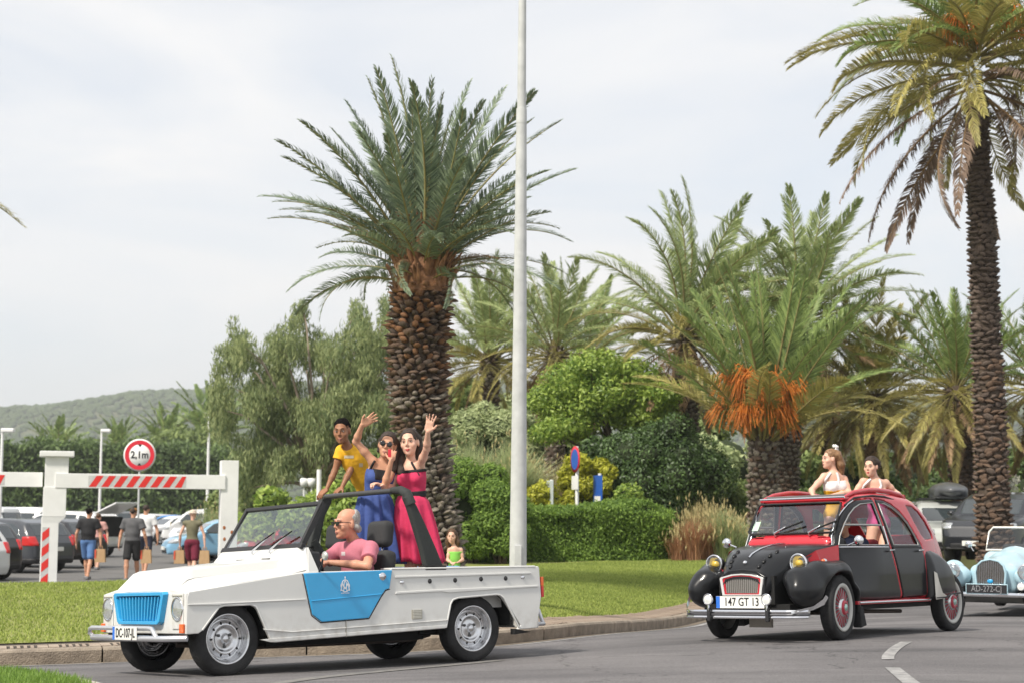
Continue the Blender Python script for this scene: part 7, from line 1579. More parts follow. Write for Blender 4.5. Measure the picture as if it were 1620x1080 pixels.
def face(parent, o, c, H, sc, lips=lipn, brow=None, eyes=True, glasses=None, smile=.0):
    Q = lambda x, y, z: Vector(c+H @ (V3(x, y, z)*sc)-o); HM = Matrix(H.tolist())
    if eyes and not glasses:
        for g in (1,-1):
            MB().sphere(Q(g*.031,.0775,.001), (.0120*sc,.0110*sc,.0055*sc), 12, M=HM).build('eye', eye_w, parent, fixn=False); MB().sphere(Q(g*.031,.0865,.001), (.0062*sc,.005*sc,.0054*sc), 10, M=HM).build('iris', iris, parent, fixn=False)
            MB().tube([Q(g*.017,.088,.008), Q(g*.031,.092,.0125), Q(g*.046,.083,.006)], .0014*sc, 5).build('eyelash_line', iris, parent)
    if brow is not None:
        for g in (1,-1): MB().tube([Q(g*.014,.092,.024), Q(g*.032,.091,.031), Q(g*.050,.078,.024)], [.0022*sc,.0028*sc,.0014*sc], 6).build('eyebrow', brow, parent)
    MB().tube([Q(-.024-.004*smile,.080,-.066+.006*smile), Q(-.008,.093,-.066), Q(0,.093,-.0685), Q(.008,.093,-.066), Q(.024+.004*smile,.080,-.066+.006*smile)], [.0018*sc,.0046*sc,.004*sc,.0046*sc,.0018*sc], 7).tube([Q(-.018,.082,-.071), Q(0,.092,-.0785), Q(.018,.082,-.071)], [.0025*sc,.0054*sc,.0025*sc], 7).build('lips', lips, parent)
    if glasses:
        gd = thing('sunglasses', None, None, parent=parent); lens = mat('sunglass_lens', (.012,.012,.014), .08, coat=.5); rr = .023 if glasses == 'round' else .021
        for g in (1,-1):
            if glasses == 'round': MB().sphere(Q(g*.032,.101,.002), (.024*sc,.004*sc,.023*sc), 18, M=HM).build('lens', lens, gd, fixn=False)
            else: MB().add([Q(g*a, .103-.05*max(0, a-.03), z) for a, z in ((.008,.014),(.054,.016),(.056,-.004),(.045,-.017),(.016,-.016),(.008,-.004))]+[Q(g*a, .097-.05*max(0, a-.03), z) for a, z in ((.008,.014),(.054,.016),(.056,-.004),(.045,-.017),(.016,-.016),(.008,-.004))], [(0,1,2,3,4,5),(11,10,9,8,7,6)]+[(i,(i+1)%6,(i+1)%6+6,i+6) for i in range(6)]).build('lens', lens, gd)
            MB().tube([Q(g*.056,.096,.012), Q(g*.074,.06,.010), Q(g*.080,.0,.004)], .0028*sc, 6).build('temple_arm', lens, gd)
        MB().tube([Q(-.010,.104,.010), Q(.010,.104,.010)], .003*sc, 6).build('bridge', lens, gd)
def limb(s, pts, rs, k=.02): s.chain([np.array(p, float) for p in pts], rs, k=k)
def person(label, J, look, sc=1.0, sex='f', skin='fair', h=.0095, hands=None, tilt=(0,0,1), legs=True, hc=None, lips=lipn, brow='dark', glasses=None, armr=1.0, smile=.5, group=None):
    base = np.array(J.get('base', (J['pelvis'][0], J['pelvis'][1], J['pelvis'][2]-.9*sc)), float); q = thing('person', label, 'person', tuple(base), group=group)
    s = Sd(.03); torso(s, J, sex, sc); H = frame_from(look, tilt); c = np.array(J['head'], float); hs = J.get('hs', sc); head_sd(s, c, H, hs)
    N_ = np.array(J['neck'], float); s.cone(N_-V3(0,0,.01), c+H @ (V3(0,-.020,-.055)*hs), (.052 if sex == 'm' else .043)*sc, (.050 if sex == 'm' else .041)*sc, k=.025)
    ar = (.046,.036,.034,.024) if sex == 'm' else (.038,.031,.029,.0205); ar = [a*sc*armr for a in ar]
    for sd_ in 'LR':
        sh, el, wr = (np.array(J[x+sd_], float) for x in ('sh', 'el', 'wr')); limb(s, [sh, sh*.5+el*.5, el], [ar[0]*1.05, ar[0]*.95, ar[1]], .022); m = el*.7+wr*.3; limb(s, [el, m, wr], [ar[1]*.98, ar[2]*1.12, ar[3]], .018)
        hd = (hands or {}).get(sd_)
        if hd: hand(s, wr, np.array(hd[0], float), np.array(hd[1], float), hd[2], hd[3] if len(hd) > 3 else .25, sc*(hd[4] if len(hd) > 4 else 1), hd[5] if len(hd) > 5 else .12)
        else: s.ell(wr+unit(wr-el)*.06*sc, V3(.03,.03,.05)*sc, k=.02)
    if legs:
        for sd_ in 'LR':
            hp, kn, an = (np.array(J[x+sd_], float) for x in ('hip', 'kn', 'an')); limb(s, [hp, kn], [.074*sc, .050*sc], .03); m = kn*.65+an*.35; limb(s, [kn, m, an], [.052*sc, .055*sc, .034*sc], .02)
            ff = np.array(J.get('foot', (0,-1,0)), float); s.chain([an, an+V3(0,0,-.05*sc)+ff*.02, an+V3(0,0,-.06*sc)+ff*.15*sc], [.036*sc,.036*sc,.028*sc], k=.02)
    me = s.mesh('body', h, SK[skin], offset=base); ob('body', me, q); face(q, base, c, H, hs, lips, HR[brow] if brow else None, True, glasses, smile)
    return q, base, H, c, hs
def garment(name, q, base, J, sex, sc, m, inf=.012, sleeves=0, bottom=None, neck_r=.075, neck_drop=.0, top=None, h=.0095, armr=1.0, extra=None, neck_c=None, under=None):
    s = Sd(.03); R, L_ = torso(s, J, sex, sc, inf); u = R[:,2]
    if sleeves:
        for sd_ in 'LR':
            sh, el = (np.array(J[x+sd_], float) for x in ('sh', 'el')); e = sh+(el-sh)*sleeves; ra_ = (.046 if sex == 'm' else .038)*sc*armr+inf*1.1; rb_ = ra_*.98+inf*.7; d = unit(el-sh)
            def fn(P, a=sh, e=e, d=d, ra_=ra_, rb_=rb_):
                l = np.linalg.norm(e-a)+.05; t = np.clip(((P-a) @ d)/l, 0, 1); return np.maximum(np.linalg.norm(P-a-t[...,None]*d*l, axis=-1)-(ra_+(rb_-ra_)*t), (P-e) @ d)
            s.add(fn, np.minimum(sh, e)-rb_-.03, np.maximum(sh, e)+rb_+.03, 'u', .022)
    P0 = np.array(J['pelvis'], float)
    if bottom is not None: s.plane(P0+u*L_*bottom, -u, 'i', .004)
    if top is not None: s.plane(P0+u*L_*top, u, 'i', .004)
    if neck_r: s.ell(np.array(J['neck'])+u*(.035-neck_drop)*sc+R[:,1]*.02*sc, (neck_r*sc, neck_r*sc, .06*sc+neck_drop), R, 's', .004)
    if extra: extra(s, R, L_)
    return ob(name, s.mesh(name, h, m, offset=base), q)
def hairs(name, q, base, c, H, sc, m, prims=(), cap=.007, front=.058, hl=.04, h=.0085, bald=False, crop=None):
    """cap around the skull with the face cut out, plus chains (points in head space, radii)"""
    s = Sd(.02); Q = lambda p: c+H @ (np.array(p, float)*sc)
    if not bald: s.ell(Q((0,-.022,.036)), V3(.073+cap,.092+cap,.083+cap)*sc, H, k=.02)
    for pts, rs in prims: s.chain([Q(p) for p in pts], [x*sc for x in rs], k=.025)
    s.box(Q((0,.125,-.06+front)), V3(.062,.075,.085)*sc, .03*sc, H, 's', .015)
    if not bald:
        def strands(P):
            q_ = (P-c) @ H/sc; a_ = np.arctan2(q_[...,0], -q_[...,1]+.03); return (.0020*np.sin(a_*17+q_[...,2]*22)+.0016*np.sin(a_*31-q_[...,2]*38+1.3)+.0022*np.sin(q_[...,2]*60+a_*5)*(q_[...,1] < .02))*sc
        old = s.ev; s.p_noise = strands; base_comb = list(s.p); pads = [(fn, lo, hi, k, op) for fn, lo, hi, k, op in s.p]; s.p = [((lambda fn: lambda P: fn(P)+strands(P))(fn) if op == 'u' else fn, lo, hi, k, op) for fn, lo, hi, k, op in pads]
    if crop is not None: s.plane(Q((0,0,crop[0])), H[:,2]+H[:,1]*crop[1], 'i', .01)
    return ob(name, s.mesh(name, h, m, offset=base), q)
def skirt(name, q, base, c0, c1, r0, r1, m, n=96, rows=14, folds=11, depth=.10, seed=1, rt=None, flare=1.3, mi=None):
    depth = depth*2.2
    g = random.Random(seed); ph = [g.uniform(0, 6.28) for _ in range(4)]; V = []
    for i in range(rows):
        t = i/(rows-1); c = np.array(c0)*(1-t)+np.array(c1)*t; rx = r0[0]+(r1[0]-r0[0])*t**.42; ry = r0[1]+(r1[1]-r0[1])*t**.42
        for j in range(n):
            a = 2*PI*j/n; f = 1+depth*1.5*(t**.7)*(math.sin(folds*a+ph[0]+t*.6)*.55+math.sin(5*a+ph[1])*.35+math.sin(17*a+ph[3]+t)*.2)
            V.append((c[0]+rx*f*math.cos(a)-base[0], c[1]+ry*f*math.sin(a)-base[1], c[2]-base[2]+.012*t*math.sin(3*a+ph[2])))
    Fs = [(i*n+j, i*n+(j+1)%n, (i+1)*n+(j+1)%n, (i+1)*n+j) for i in range(rows-1) for j in range(n)]
    o = ob(name, mesh_np(name, np.array(V), Fs, True, m), q); so = o.modifiers.new('thick', 'SOLIDIFY'); so.thickness = .006; so.offset = 0; return o
def A3(x, y, Y): return at(x, y, Y)
TL = lambda x, y, z: R_T @ V3(x, y, z)+np.array(PT[:3])
R_T = rot3(*PT[3:]); R_C = rot3(*PC[3:]); CL = lambda x, y, z: R_C @ V3(x, y, z)+np.array(PC[:3])
FL = TL(-1.0, 0, .46)[2]

from mathutils.bvhtree import BVHTree
def decal(name, q, base, target, px, py, w_, h_, m, n=5, off=.003):
    bm_v = [tuple(v.co) for v in target.data.vertices]; t = BVHTree.FromPolygons(bm_v, [tuple(p.vertices) for p in target.data.polygons]); V = []
    o = Vector((0,0,CZ))-Vector(base)
    for j in range(n):
        for i in range(n):
            d = Vector(ray(px+(i/(n-1)-.5)*w_, py+(j/(n-1)-.5)*h_)).normalized(); hit = t.ray_cast(o, d)
            V.append(tuple(hit[0]-d*off) if hit[0] is not None else None)
    Fs = [(j*n+i, j*n+i+1, (j+1)*n+i+1, (j+1)*n+i) for j in range(n-1) for i in range(n-1)]; Fs = [f for f in Fs if all(V[k] is not None for k in f)]
    if not Fs: return
    V = [v or (0,0,0) for v in V]; used = sorted({k for f in Fs for k in f}); mp_ = {k: i for i, k in enumerate(used)}
    return ob(name, mesh_np(name, np.array([V[k] for k in used]), [tuple(mp_[k] for k in f) for f in Fs], True, m), q)
def strap(name, q, base, path, r_, m, off=.003):
    body = [o for o in q.children if o.name.startswith('body')][0]; t = BVHTree.FromPolygons([tuple(v.co) for v in body.data.vertices], [tuple(p.vertices) for p in body.data.polygons]); o = Vector((0,0,CZ))-Vector(base); P = []
    for (x0, y0), (x1, y1) in zip(path[:-1], path[1:]):
        for k in range(5):
            d = Vector(ray(x0+(x1-x0)*k/5, y0+(y1-y0)*k/5)).normalized(); h = t.ray_cast(o, d)
            if h[0] is not None and (not P or (h[0]-P[-1]).length < .12): P.append(h[0]-d*off)
    if len(P) > 2: return MB().tube(P, r_, 6, flat=1).build(name, m, q)
# ---- woman in pink
Y = 15.45; J = dict(head=A3(648,699,Y), neck=A3(650,731,Y+.02), shL=A3(664,737,Y-.03), shR=A3(631,741,Y+.04), elL=A3(675,709,Y-.22), wrL=A3(677,682,Y-.34), elR=A3(619,770,Y+.02), wrR=A3(606,768,Y-.16),
    pelvis=A3(656,808,Y+.02), hipL=A3(668,815,Y), hipR=A3(645,815,Y+.03), knL=A3(672,860,Y), knR=A3(650,862,Y), hs=1.04)
for k in 'LR': J['an'+k] = V3(J['kn'+k][0], J['kn'+k][1]+.03, FL+.08)
J['base'] = V3(J['pelvis'][0], J['pelvis'][1], FL)
q, b, H, c, hs = person('smiling woman in a strapless crimson dress with black belt, waving high with one arm', J, (-.22,-1,.02), .97, 'f', 'fair', hands={'L': ((.22,-.12,1),(-.15,-1,-.1),1,.12,.98,.17), 'R': ((-.6,-.5,.2),(0,0,-1),1,.7)}, tilt=(-.10,0,1), lips=lipm, brow='dark', smile=1)
pk = cloth('crimson_dress', (.56,.03,.10)); blk = cloth('black_trim', (.012,.012,.014))
garment('bodice', q, b, J, 'f', .97, pk, .011, bottom=.20, top=.83, neck_r=0)
def tr(lo, hi): return lambda s, R, L_: s.plane(np.array(J['pelvis'])+R[:,2]*L_*lo, -R[:,2], 'i', .003)
garment('black_neckline_trim', q, b, J, 'f', .97, blk, .016, top=.845, neck_r=0, extra=tr(.785, 0))
garment('belt', q, b, J, 'f', .97, blk, .020, top=.40, neck_r=0, extra=tr(.28, 0))
strap('halter_strap', q, b, [(663,752),(659,745),(655,738),(650,729)], .011, blk)
skirt('skirt', q, b, A3(651,784,Y+.01), A3(665,889,Y+.02), (.118,.105), (.195,.185), pk, seed=3)
hairs('hair', q, b, c, H, hs, HR['dark'], [([(.07,-.03,.02),(.095,-.03,-.07),(.10,-.01,-.16),(.085,.02,-.25),(.06,.03,-.31)],[.03,.036,.040,.036,.018]), ([(-.07,-.05,.02),(-.068,-.06,-.06),(-.055,-.06,-.10)],[.03,.026,.015]), ([(0,-.09,.0),(-.02,-.10,-.10),(-.03,-.10,-.2)],[.05,.06,.04])])
# ---- woman in blue
Y = 15.42; J = dict(head=A3(613,703,Y), neck=A3(604,733,Y+.05), shR=A3(590,729,Y), shL=A3(621,742,Y+.04), elR=A3(563,698,Y-.05), wrR=A3(573,671,Y-.16), elL=A3(608,769,Y-.10), wrL=A3(619,728,Y-.19),
    pelvis=A3(593,800,Y+.06), hipR=A3(582,806,Y+.05), hipL=A3(604,806,Y+.07), knR=A3(590,860,Y+.03), knL=A3(610,860,Y+.05), hs=1.0)
for k in 'LR': J['an'+k] = V3(J['kn'+k][0], J['kn'+k][1]+.03, FL+.08)
J['base'] = V3(J['pelvis'][0], J['pelvis'][1], FL)
q, b, H, c, hs = person('woman in a long blue dress with black lace neckline and round sunglasses, waving', J, (-.05,-1,.02), .97, 'f', 'tan', hands={'R': ((.85,-.1,.52),(.25,-1,-.2),-1,.10,.98,.16), 'L': ((.15,.3,1),(0,1,0),1,.8,.9)}, tilt=(.18,0,1), glasses='round', brow='dark', smile=1)
bl = cloth('royal_blue_dress', (.045,.08,.26))
garment('bodice', q, b, J, 'f', .97, bl, .011, bottom=.25, top=.84, neck_r=.075, neck_drop=.150)
garment('lace_neckline', q, b, J, 'f', .97, blk, .015, top=.865, neck_r=.062, neck_drop=.125, extra=lambda s, R, L_: (s.ell(np.array(J['neck'])+R[:,2]*(.035-.19)*.97+R[:,1]*.02, (.10,.12,.20), R, 'i', .004), s.plane(np.array(J['pelvis'])+R[:,2]*L_*.62, -R[:,2], 'i', .003)))
strap('shoulder_strap', q, b, [(580,757),(584,745),(590,733),(594,727)], .011, blk)
skirt('skirt', q, b, A3(593,778,Y+.05), A3(601,889,Y+.07), (.118,.105), (.205,.185), bl, seed=5, depth=.13)
hairs('hair', q, b, c, H, hs, HR['dark'], [([(-.065,-.04,.03),(-.088,-.04,-.08),(-.092,-.03,-.19),(-.08,-.01,-.27)],[.03,.034,.038,.02]), ([(.065,-.05,.03),(.075,-.06,-.06)],[.03,.02]), ([(0,-.08,.03),(.01,-.10,-.06)],[.05,.045])])
p_ = thing('phone', 'small red phone held at the cheek of the woman in blue', 'phone', tuple(A3(616,717,Y-.235))); MB().box((-.012,-.006,-.03),(.016,.006,.04)).build('phone_case', mat('phone_red', (.6,.03,.05), .3), p_, bevel=.003)
# ---- boy
Y = 15.95; J = dict(head=A3(541,681,Y-.08), neck=A3(551,707,Y-.02), shR=A3(540,712,Y), shL=A3(568,714,Y+.03), elR=A3(529,746,Y-.02), wrR=A3(517,773,Y-.08), elL=A3(553,746,Y-.02), wrL=A3(541,770,Y-.10),
    pelvis=A3(585,780,Y+.18), hipR=A3(578,786,Y+.15), hipL=A3(592,786,Y+.2), knR=A3(585,835,Y+.15), knL=A3(598,835,Y+.2), hs=.98)
for k in 'LR': J['an'+k] = V3(J['kn'+k][0], J['kn'+k][1]+.03, FL+.08)
J['base'] = V3(J['pelvis'][0], J['pelvis'][1], FL)
q, b, H, c, hs = person('boy in a yellow t-shirt leaning on the roll bar, frowning at the camera', J, (-.18,-1,-.12), .88, 'c', 'brown', hands={'R': ((-.55,-.4,-.55),(-.1,.2,-1),-1,.55,1.0), 'L': ((-.5,-.45,-.5),(.1,.2,-1),1,.55,1.0)}, tilt=(-.05,0,1), brow='black', smile=0)
yel = cloth('yellow_tshirt', (.78,.42,.02)); gy = garment('t_shirt', q, b, J, 'c', .88, yel, .016, sleeves=.42, bottom=-.05, neck_r=.062)
garment('shorts', q, b, J, 'c', .90, cloth('boy_shorts', (.12,.12,.14)), .018, top=-.02, neck_r=0)
decal('shirt_print', q, b, gy, 552, 722, 15, 4.5, mat('print_white', (.7,.62,.45), .7)); decal('shirt_badge', q, b, gy, 571, 735, 6, 6, mat('badge_white', (.62,.5,.3), .7))
hairs('hair', q, b, c, H, hs, HR['black'], (), cap=.004, front=.050)
# ---- driver
Y = 14.78; J = dict(head=A3(548,827,Y), neck=A3(562,857,Y+.06), shL=A3(586,867,Y-.10), shR=A3(538,869,Y+.22), elL=A3(581,894,Y-.30), wrL=A3(521,889,Y-.22), elR=TL(.0,.10,.86), wrR=TL(.22,.22,.94),
    pelvis=TL(-.26,.34,.56), hipL=TL(-.2,.44,.54), hipR=TL(-.2,.24,.54), knL=TL(.20,.45,.66), knR=TL(.20,.22,.66), anL=TL(.42,.44,.42), anR=TL(.42,.24,.42), foot=R_T @ V3(1,0,0), hs=1.12, base=TL(-.26,.34,.54))
q, b, H, c, hs = person('balding driver in sunglasses and a faded pink t-shirt, arm resting on the blue door', J, (-.80,-.60,-.02), 1.0, 'm', 'ruddy', hands={'L': ((-.9,-.1,.1),(0,.1,-1),1,.5), 'R': ((-.3,-.3,.6),(.3,-.2,-1),-1,1.0)}, glasses='wide', brow='grey', smile=0)
pnk = cloth('faded_pink_tshirt', (.50,.16,.21)); gp_ = garment('t_shirt', q, b, J, 'm', 1.0, pnk, .015, sleeves=.66, bottom=-.02, neck_r=.060)
decal('shirt_print', q, b, gp_, 543, 875, 6, 6, mat('driver_shirt_print', (.62,.55,.55), .8))
hairs('hair', q, b, c, H, hs, HR['grey'], [([(-.072,.0,-.01),(-.066,-.05,-.03),(-.03,-.085,-.045),(.03,-.085,-.045),(.066,-.05,-.03),(.072,.0,-.01)],[.008,.018,.024,.024,.018,.008])], cap=.003, crop=(.045,.9))
trs = Sd(.03)
for k in 'LR': trs.chain([J['hip'+k], J['kn'+k], J['an'+k]], [.09,.062,.05], k=.03)
ob('trousers', trs.mesh('trousers', .014, cloth('dark_trousers', (.03,.035,.05)), offset=b), q)

# ---- girls in the saloon car
Y = 17.88; J = dict(head=A3(1313,725,Y), neck=A3(1319,746,Y), shR=A3(1304,753,Y-.03), shL=A3(1335,757,Y+.05), elR=A3(1284,775,Y-.12), wrR=A3(1286,783,Y-.24), elL=A3(1343,778,Y-.05), wrL=A3(1306,786,Y-.20),
    pelvis=A3(1322,815,Y+.04), hipR=A3(1314,822,Y), hipL=A3(1332,822,Y+.05), knR=CL(-.25,-.26,.75), knL=CL(-.30,-.10,.75), anR=CL(-.3,-.26,.42), anL=CL(-.35,-.10,.42), hs=.86)
q, b, H, c, hs = person('girl with curly light-brown hair in profile, in white and yellow halter top', J, (-.96,-.30,.0), .90, 'f', 'fair', hands={'R': ((.35,-.3,-.15),(0,.2,-1),1,.5), 'L': ((-.8,-.3,0),(0,0,-1),1,.4)}, brow='brown')
wht = cloth('white_top', (.78,.76,.76)); yl2 = cloth('yellow_top', (.75,.42,.02))
garment('halter_top', q, b, J, 'f', .90, wht, .010, bottom=.55, top=.80, neck_r=0); garment('yellow_panel', q, b, J, 'f', .90, yl2, .012, bottom=-.1, top=.60, neck_r=0)
strap('halter_strap', q, b, [(1302,768),(1306,758),(1312,750),(1315,747)], .013, wht); strap('halter_strap', q, b, [(1326,768),(1327,758),(1325,750),(1323,746)], .013, wht)
hairs('hair', q, b, c, H, hs, HR['blond'], [([(.04,-.09,.04),(.06,-.12,-.06),(.05,-.14,-.16),(.03,-.16,-.24)],[.045,.045,.042,.02]), ([(-.05,-.08,.04),(-.05,-.12,-.07),(-.04,-.13,-.17)],[.045,.045,.025]), ([(0,-.10,.05),(0,-.14,-.06),(0,-.16,-.18)],[.05,.05,.03])], front=.055)
fl = MB(); g = random.Random(2)
for k in range(7): fl.sphere((g.uniform(-.022,.022), g.uniform(-.02,.02), g.uniform(-.03,.03)), (.014,.012,.02), 8)
o = fl.build('hair_flower', mat('flower_white', (.8,.78,.76), .7), q, fixn=False); o.location = Vector(A3(1322,707,Y+.03)-b); o['kind'] = 'stuff'
Y = 17.85; J = dict(head=A3(1378,737,Y), neck=A3(1385,757,Y+.02), shR=A3(1366,761,Y-.02), shL=A3(1401,763,Y+.08), elR=A3(1352,780,Y-.02), wrR=A3(1360,777,Y-.15), elL=A3(1416,778,Y+.12), wrL=A3(1430,789,Y+.02),
    pelvis=A3(1390,830,Y+.05), hipR=A3(1382,836,Y), hipL=A3(1398,836,Y+.06), knR=CL(-.45,.10,.72), knL=CL(-.5,.26,.72), anR=CL(-.5,.1,.42), anL=CL(-.5,.26,.42), hs=.86)
q, b, H, c, hs = person('girl with dark tied-back hair and white halter top, one arm along the red roof', J, (-.62,-.80,-.08), .90, 'f', 'fair', hands={'R': ((-.7,-.5,0),(0,0,-1),-1,.5), 'L': ((.7,-.3,-.4),(0,0,-1),1,.4)}, lips=lipm, brow='dark')
garment('halter_top', q, b, J, 'f', .90, wht, .010, bottom=.58, top=.76, neck_r=0); garment('pink_panel', q, b, J, 'f', .90, cloth('pink_top', (.70,.08,.30)), .012, bottom=-.1, top=.60, neck_r=0)
strap('halter_strap', q, b, [(1363,775),(1367,767),(1374,760),(1378,757)], .013, wht); strap('halter_strap', q, b, [(1392,774),(1394,767),(1392,760),(1390,757)], .013, wht)
hairs('hair', q, b, c, H, hs, HR['dark'], [([(0,-.09,.03),(.03,-.13,-.04),(.04,-.14,-.13),(.05,-.13,-.20)],[.045,.040,.034,.018]), ([(-.05,-.06,.04),(-.03,-.11,.0)],[.04,.04])], front=.055, cap=.009)
# ---- driver of the saloon, glimpsed through the open window
J = dict(head=CL(.36,.26,1.10), neck=CL(.30,.26,.96), shL=CL(.30,.44,.90), shR=CL(.30,.08,.90), elL=CL(.46,.48,.74), wrL=CL(.64,.36,.86), elR=CL(.46,.06,.74), wrR=CL(.64,.18,.86), pelvis=CL(.22,.26,.52), hs=.95, base=CL(.22,.26,.52))
q, b, H, c, hs = person('driver in navy glimpsed through the open front window of the vintage saloon', J, R_C @ V3(1,.1,0), .88, 'm', 'tan', h=.013, legs=False, brow='dark')
garment('shirt', q, b, J, 'm', .88, cloth('navy_shirt', (.015,.022,.055)), .016, sleeves=.9, neck_r=.06, h=.013); hairs('hair', q, b, c, H, hs, HR['brown'], (), h=.012)
# ---- girl in green by the palm
Y = 26.4; gz = float(np.interp(A3(716,900,Y)[0], [-5,-2,0], [.42,.48,.52])); J = dict(head=A3(715,847,Y), neck=A3(719,864,Y), shR=A3(711,869,Y-.02), shL=A3(729,869,Y+.02), elR=A3(708,885,Y-.05), wrR=A3(714,889,Y-.15), elL=A3(732,885,Y), wrL=A3(724,889,Y-.13), hs=.92)
J['pelvis'] = J['neck']-V3(0,-.02,.36); hz_ = J['pelvis'][2]
for k, dx in (('R',-.07),('L',.07)): J['hip'+k] = J['pelvis']+V3(dx,0,-.04); J['kn'+k] = V3(J['pelvis'][0]+dx, Y-.05, (hz_+gz)/2); J['an'+k] = V3(J['pelvis'][0]+dx, Y, gz+.07)
J['base'] = V3(J['pelvis'][0], Y, gz)
q, b, H, c, hs = person('long-haired girl in a lime green top beside the trunk of the large palm', J, (-.15,-1,-.1), .70, 'c', 'fair', h=.013, hands={'R': ((.3,-.6,-.2),(0,0,-1),1,.5), 'L': ((-.5,-.5,0),(0,0,-1),1,.5)}, brow='brown')
garment('green_top', q, b, J, 'c', .70, cloth('lime_green_top', (.24,.60,.10)), .014, bottom=.0, top=.80, neck_r=0, h=.013); garment('shorts', q, b, J, 'c', .70, cloth('pale_shorts', (.4,.4,.42)), .016, bottom=-.25, top=.02, neck_r=0, h=.013)
hairs('hair', q, b, c, H, hs, HR['brown'], [([(-.06,-.03,.02),(-.09,-.02,-.10),(-.08,.0,-.22)],[.035,.04,.03]), ([(.06,-.03,.02),(.08,-.04,-.10),(.07,-.03,-.2)],[.035,.04,.03])], h=.012)

# ---- people walking in the car park, backs to the camera
def walker(label, x, ytop, Y, ht, shirt, shorts, skin='tan', hair='dark', sex='m', cap=None, sleeves=.6, heading=(0.05,1,0), bags=(), stride=.16, lean=0, armsplay=.22, hs=1.0, sleeveless=False, phase=1):
    p = A3(x, 810, Y); p[2] = 0.0; sc = ht/1.75; f = unit(V3(*heading)); r = np.cross(f, V3(0,0,1)); Z = lambda a, b_, c_: p+r*a*sc+f*b_*sc+V3(0,0,c_*sc)
    J = dict(head=Z(0,.02,1.64), neck=Z(0,0,1.47), shL=Z(-.185,0,1.42), shR=Z(.185,0,1.42), elL=Z(-.25-armsplay*.2,-.02*phase,1.13), elR=Z(.25+armsplay*.2,.02*phase,1.13), wrL=Z(-.27-armsplay*.25,.03+.05*phase,.87), wrR=Z(.27+armsplay*.25,.03-.05*phase,.87),
        pelvis=Z(0,0,.96), hipL=Z(-.09,0,.90), hipR=Z(.09,0,.90), knL=Z(-.09,stride*phase,.50), knR=Z(.09,-stride*.4*phase,.49), anL=Z(-.08,stride*1.2*phase,.085), anR=Z(.08,-stride*1.5*phase,.09), foot=tuple(f), base=p, hs=hs*sc, width=1.05)
    grp = 'people walking away through the car park'
    q, b, H, c, h_ = person(label, J, f+V3(0,0,-.05), sc, sex, skin, h=.019, hands={'L': ((0,.1,-1), tuple(r), 1, .5), 'R': ((0,.1,-1), tuple(-r), 1, .5)}, brow=None, group=grp)
    garment('t_shirt' if not sleeveless else 'sleeveless_top', q, b, J, sex, sc, shirt, .028, sleeves=0 if sleeveless else sleeves, bottom=.0, neck_r=.07 if not sleeveless else .075, h=.019)
    s = Sd(.04); s.ell(J['pelvis'], (.18*sc,.14*sc,.12*sc), np.stack([r, f, V3(0,0,1)], 1))
    for k in 'LR': e = J['hip'+k]*.18+J['kn'+k]*.82; s.cone(J['hip'+k], e, .105*sc, .095*sc); 
    ob('shorts', s.mesh('shorts', .019, shorts, offset=b), q)
    for k in 'LR':
        a = J['an'+k]; MB().box((-.045*sc,-.10*sc,-.085*sc),(.045*sc,.17*sc,-.01*sc)).build('shoe', mat('shoe_grey', (.2,.2,.21), .7), q, bevel=.02, loc=tuple(a-b), rot=(0,0,math.atan2(f[1], f[0])-PI/2))
    if cap is None or cap[1] == 'cap': hairs('hair', q, b, c, H, h_, HR[hair], (), h=.016, front=.03, cap=.004)
    if cap: 
        cm = cap[0]; M_ = MB(); cc = c-b; s = Sd(.02); s.ell(c+V3(0,0,.045*h_), V3(.092,.108,.075)*h_, H); s.plane(c+V3(0,0,.02*h_), V3(0,0,-1), 'i', .004)
        if cap[1] == 'cap': s.ell(c+f*.12*h_+V3(0,0,.035*h_), V3(.07,.07,.010)*h_, H, k=.01)
        else: s.ell(c+V3(0,0,.028*h_), V3(.135,.145,.012)*h_, H, k=.01)
        ob(cap[1], s.mesh(cap[1], .015, cm, offset=b), q)
    return J, sc, f, r
def bag(label, p, m, w_=.26, h=.33, d=.12, rotz=0, stripe=None):
    q = thing('paper_bag', label, 'bag', tuple(p), (0,0,rotz), group='paper bags carried through the car park'); MB().add([(-w_/2,-d/2,-h),(w_/2,-d/2,-h),(w_/2,d/2,-h),(-w_/2,d/2,-h),(-w_*.42,-d*.35,0),(w_*.42,-d*.35,0),(w_*.42,d*.35,0),(-w_*.42,d*.35,0)], [(0,3,2,1),(0,1,5,4),(1,2,6,5),(2,3,7,6),(3,0,4,7)]).build('bag_body', m, q)
    for y in (-d*.3, d*.3): MB().tube([(-.05,y,0),(-.04,y*.5,.07),(0,0,.10),(.04,y*.5,.07),(.05,y,0)], .006, 5).build('bag_handle', m, q)
    if stripe: MB().box((-w_*.52,-d*.52,-h*.7),(-w_*.36,-d*.505,-h*.05)).build('bag_print', stripe, q)
kraft = mat('kraft_paper', (.50,.33,.18), .8, col2=(.42,.27,.14), vscale=8); redpr = mat('bag_print_red', (.6,.10,.05), .7)
J, sc, f, r = walker('man in black t-shirt and blue shorts carrying a paper bag, seen from behind', 141, 0, 43.0, 1.76, cloth('black_tshirt', (.014,.014,.016)), cloth('blue_shorts', (.10,.20,.42)), 'tan', 'black')
bag('brown paper bag carried by the man in the black t-shirt', J['wrR']+V3(0,0,-.12), kraft, stripe=redpr)
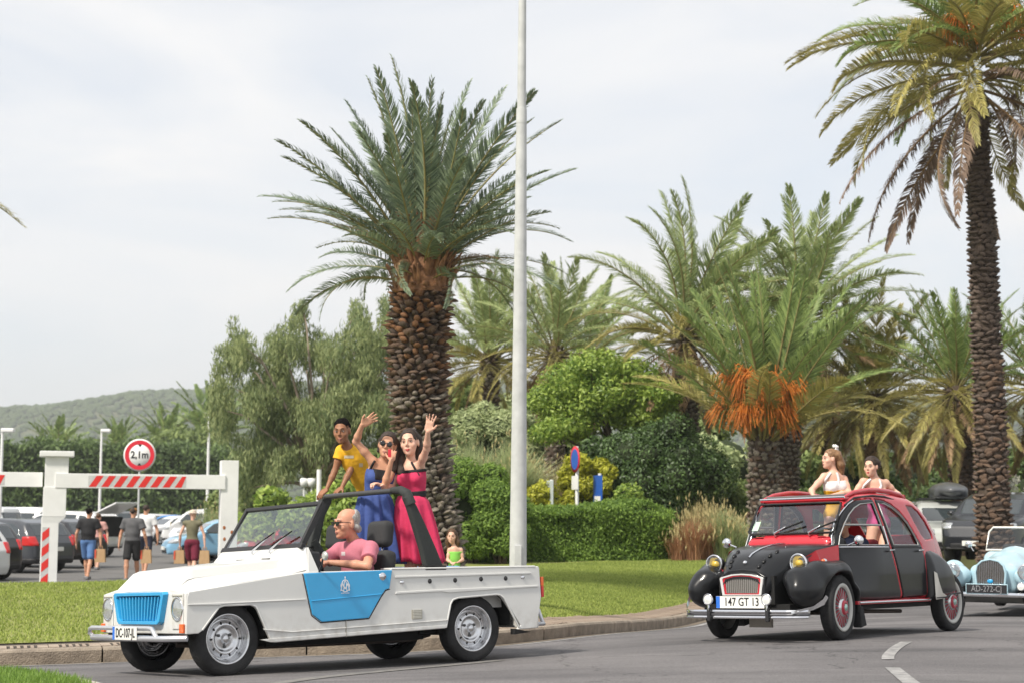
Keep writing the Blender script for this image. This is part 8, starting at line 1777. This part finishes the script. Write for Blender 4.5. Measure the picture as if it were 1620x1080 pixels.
J, sc, f, r = walker('man in grey t-shirt and black cap with orange panel, seen from behind', 211, 0, 42.0, 1.78, cloth('grey_tshirt', (.10,.10,.105)), cloth('black_shorts', (.015,.015,.016)), 'tan', 'dark', cap=(mat('cap_black_orange', (.02,.02,.02), .7, col2=(.55,.22,.02), vscale=9), 'cap'), phase=-1)
bag('brown paper bag carried by the man in the grey t-shirt', J['wrR']+V3(0,0,-.12), kraft, stripe=redpr)
walker('tall man in white t-shirt and dark shorts walking ahead of the grey t-shirt', 231, 0, 46.5, 1.86, cloth('white_tshirt', (.74,.74,.74)), cloth('navy_shorts', (.03,.035,.06)), 'tan', 'dark')
J, sc, f, r = walker('person in olive sleeveless top, maroon shorts and pale hat with two paper bags', 305, 0, 42.5, 1.74, cloth('olive_vest', (.16,.15,.09)), cloth('maroon_shorts', (.16,.012,.035)), 'fair', 'brown', sex='f', cap=(mat('pale_hat', (.62,.52,.42), .8), 'hat'), sleeveless=True)
bag('paper bag in the left hand of the person with the pale hat', J['wrL']+V3(0,0,-.12), kraft, stripe=redpr); bag('paper bag in the right hand of the person with the pale hat', J['wrR']+V3(0,0,-.12), kraft)
walker('person in pale pink top half hidden beyond the man in black', 156, 0, 50.0, 1.62, cloth('pale_pink_top', (.55,.30,.27)), cloth('dark_skirtpants', (.06,.05,.05)), 'fair', 'brown', sex='f')

# ================================================================ air
hz = MB().box((-1700, -60, -5), (1900, 2350, 165)).build('haze', None or mat('haze_surface', (1,1,1))); hz['kind'] = 'stuff'
hz['label'] = 'pale summer haze lying over the whole place'; hz['category'] = 'haze'
hm_ = bpy.data.materials.new('haze'); hm_.use_nodes = True; t_ = hm_.node_tree; t_.nodes.clear(); vo = t_.nodes.new('ShaderNodeVolumePrincipled'); oo = t_.nodes.new('ShaderNodeOutputMaterial')
vo.inputs['Color'].default_value = (.93,.96,1,1); vo.inputs['Density'].default_value = .00034; vo.inputs['Anisotropy'].default_value = .2
t_.links.new(vo.outputs[0], oo.inputs['Volume']); hz.data.materials.clear(); hz.data.materials.append(hm_)
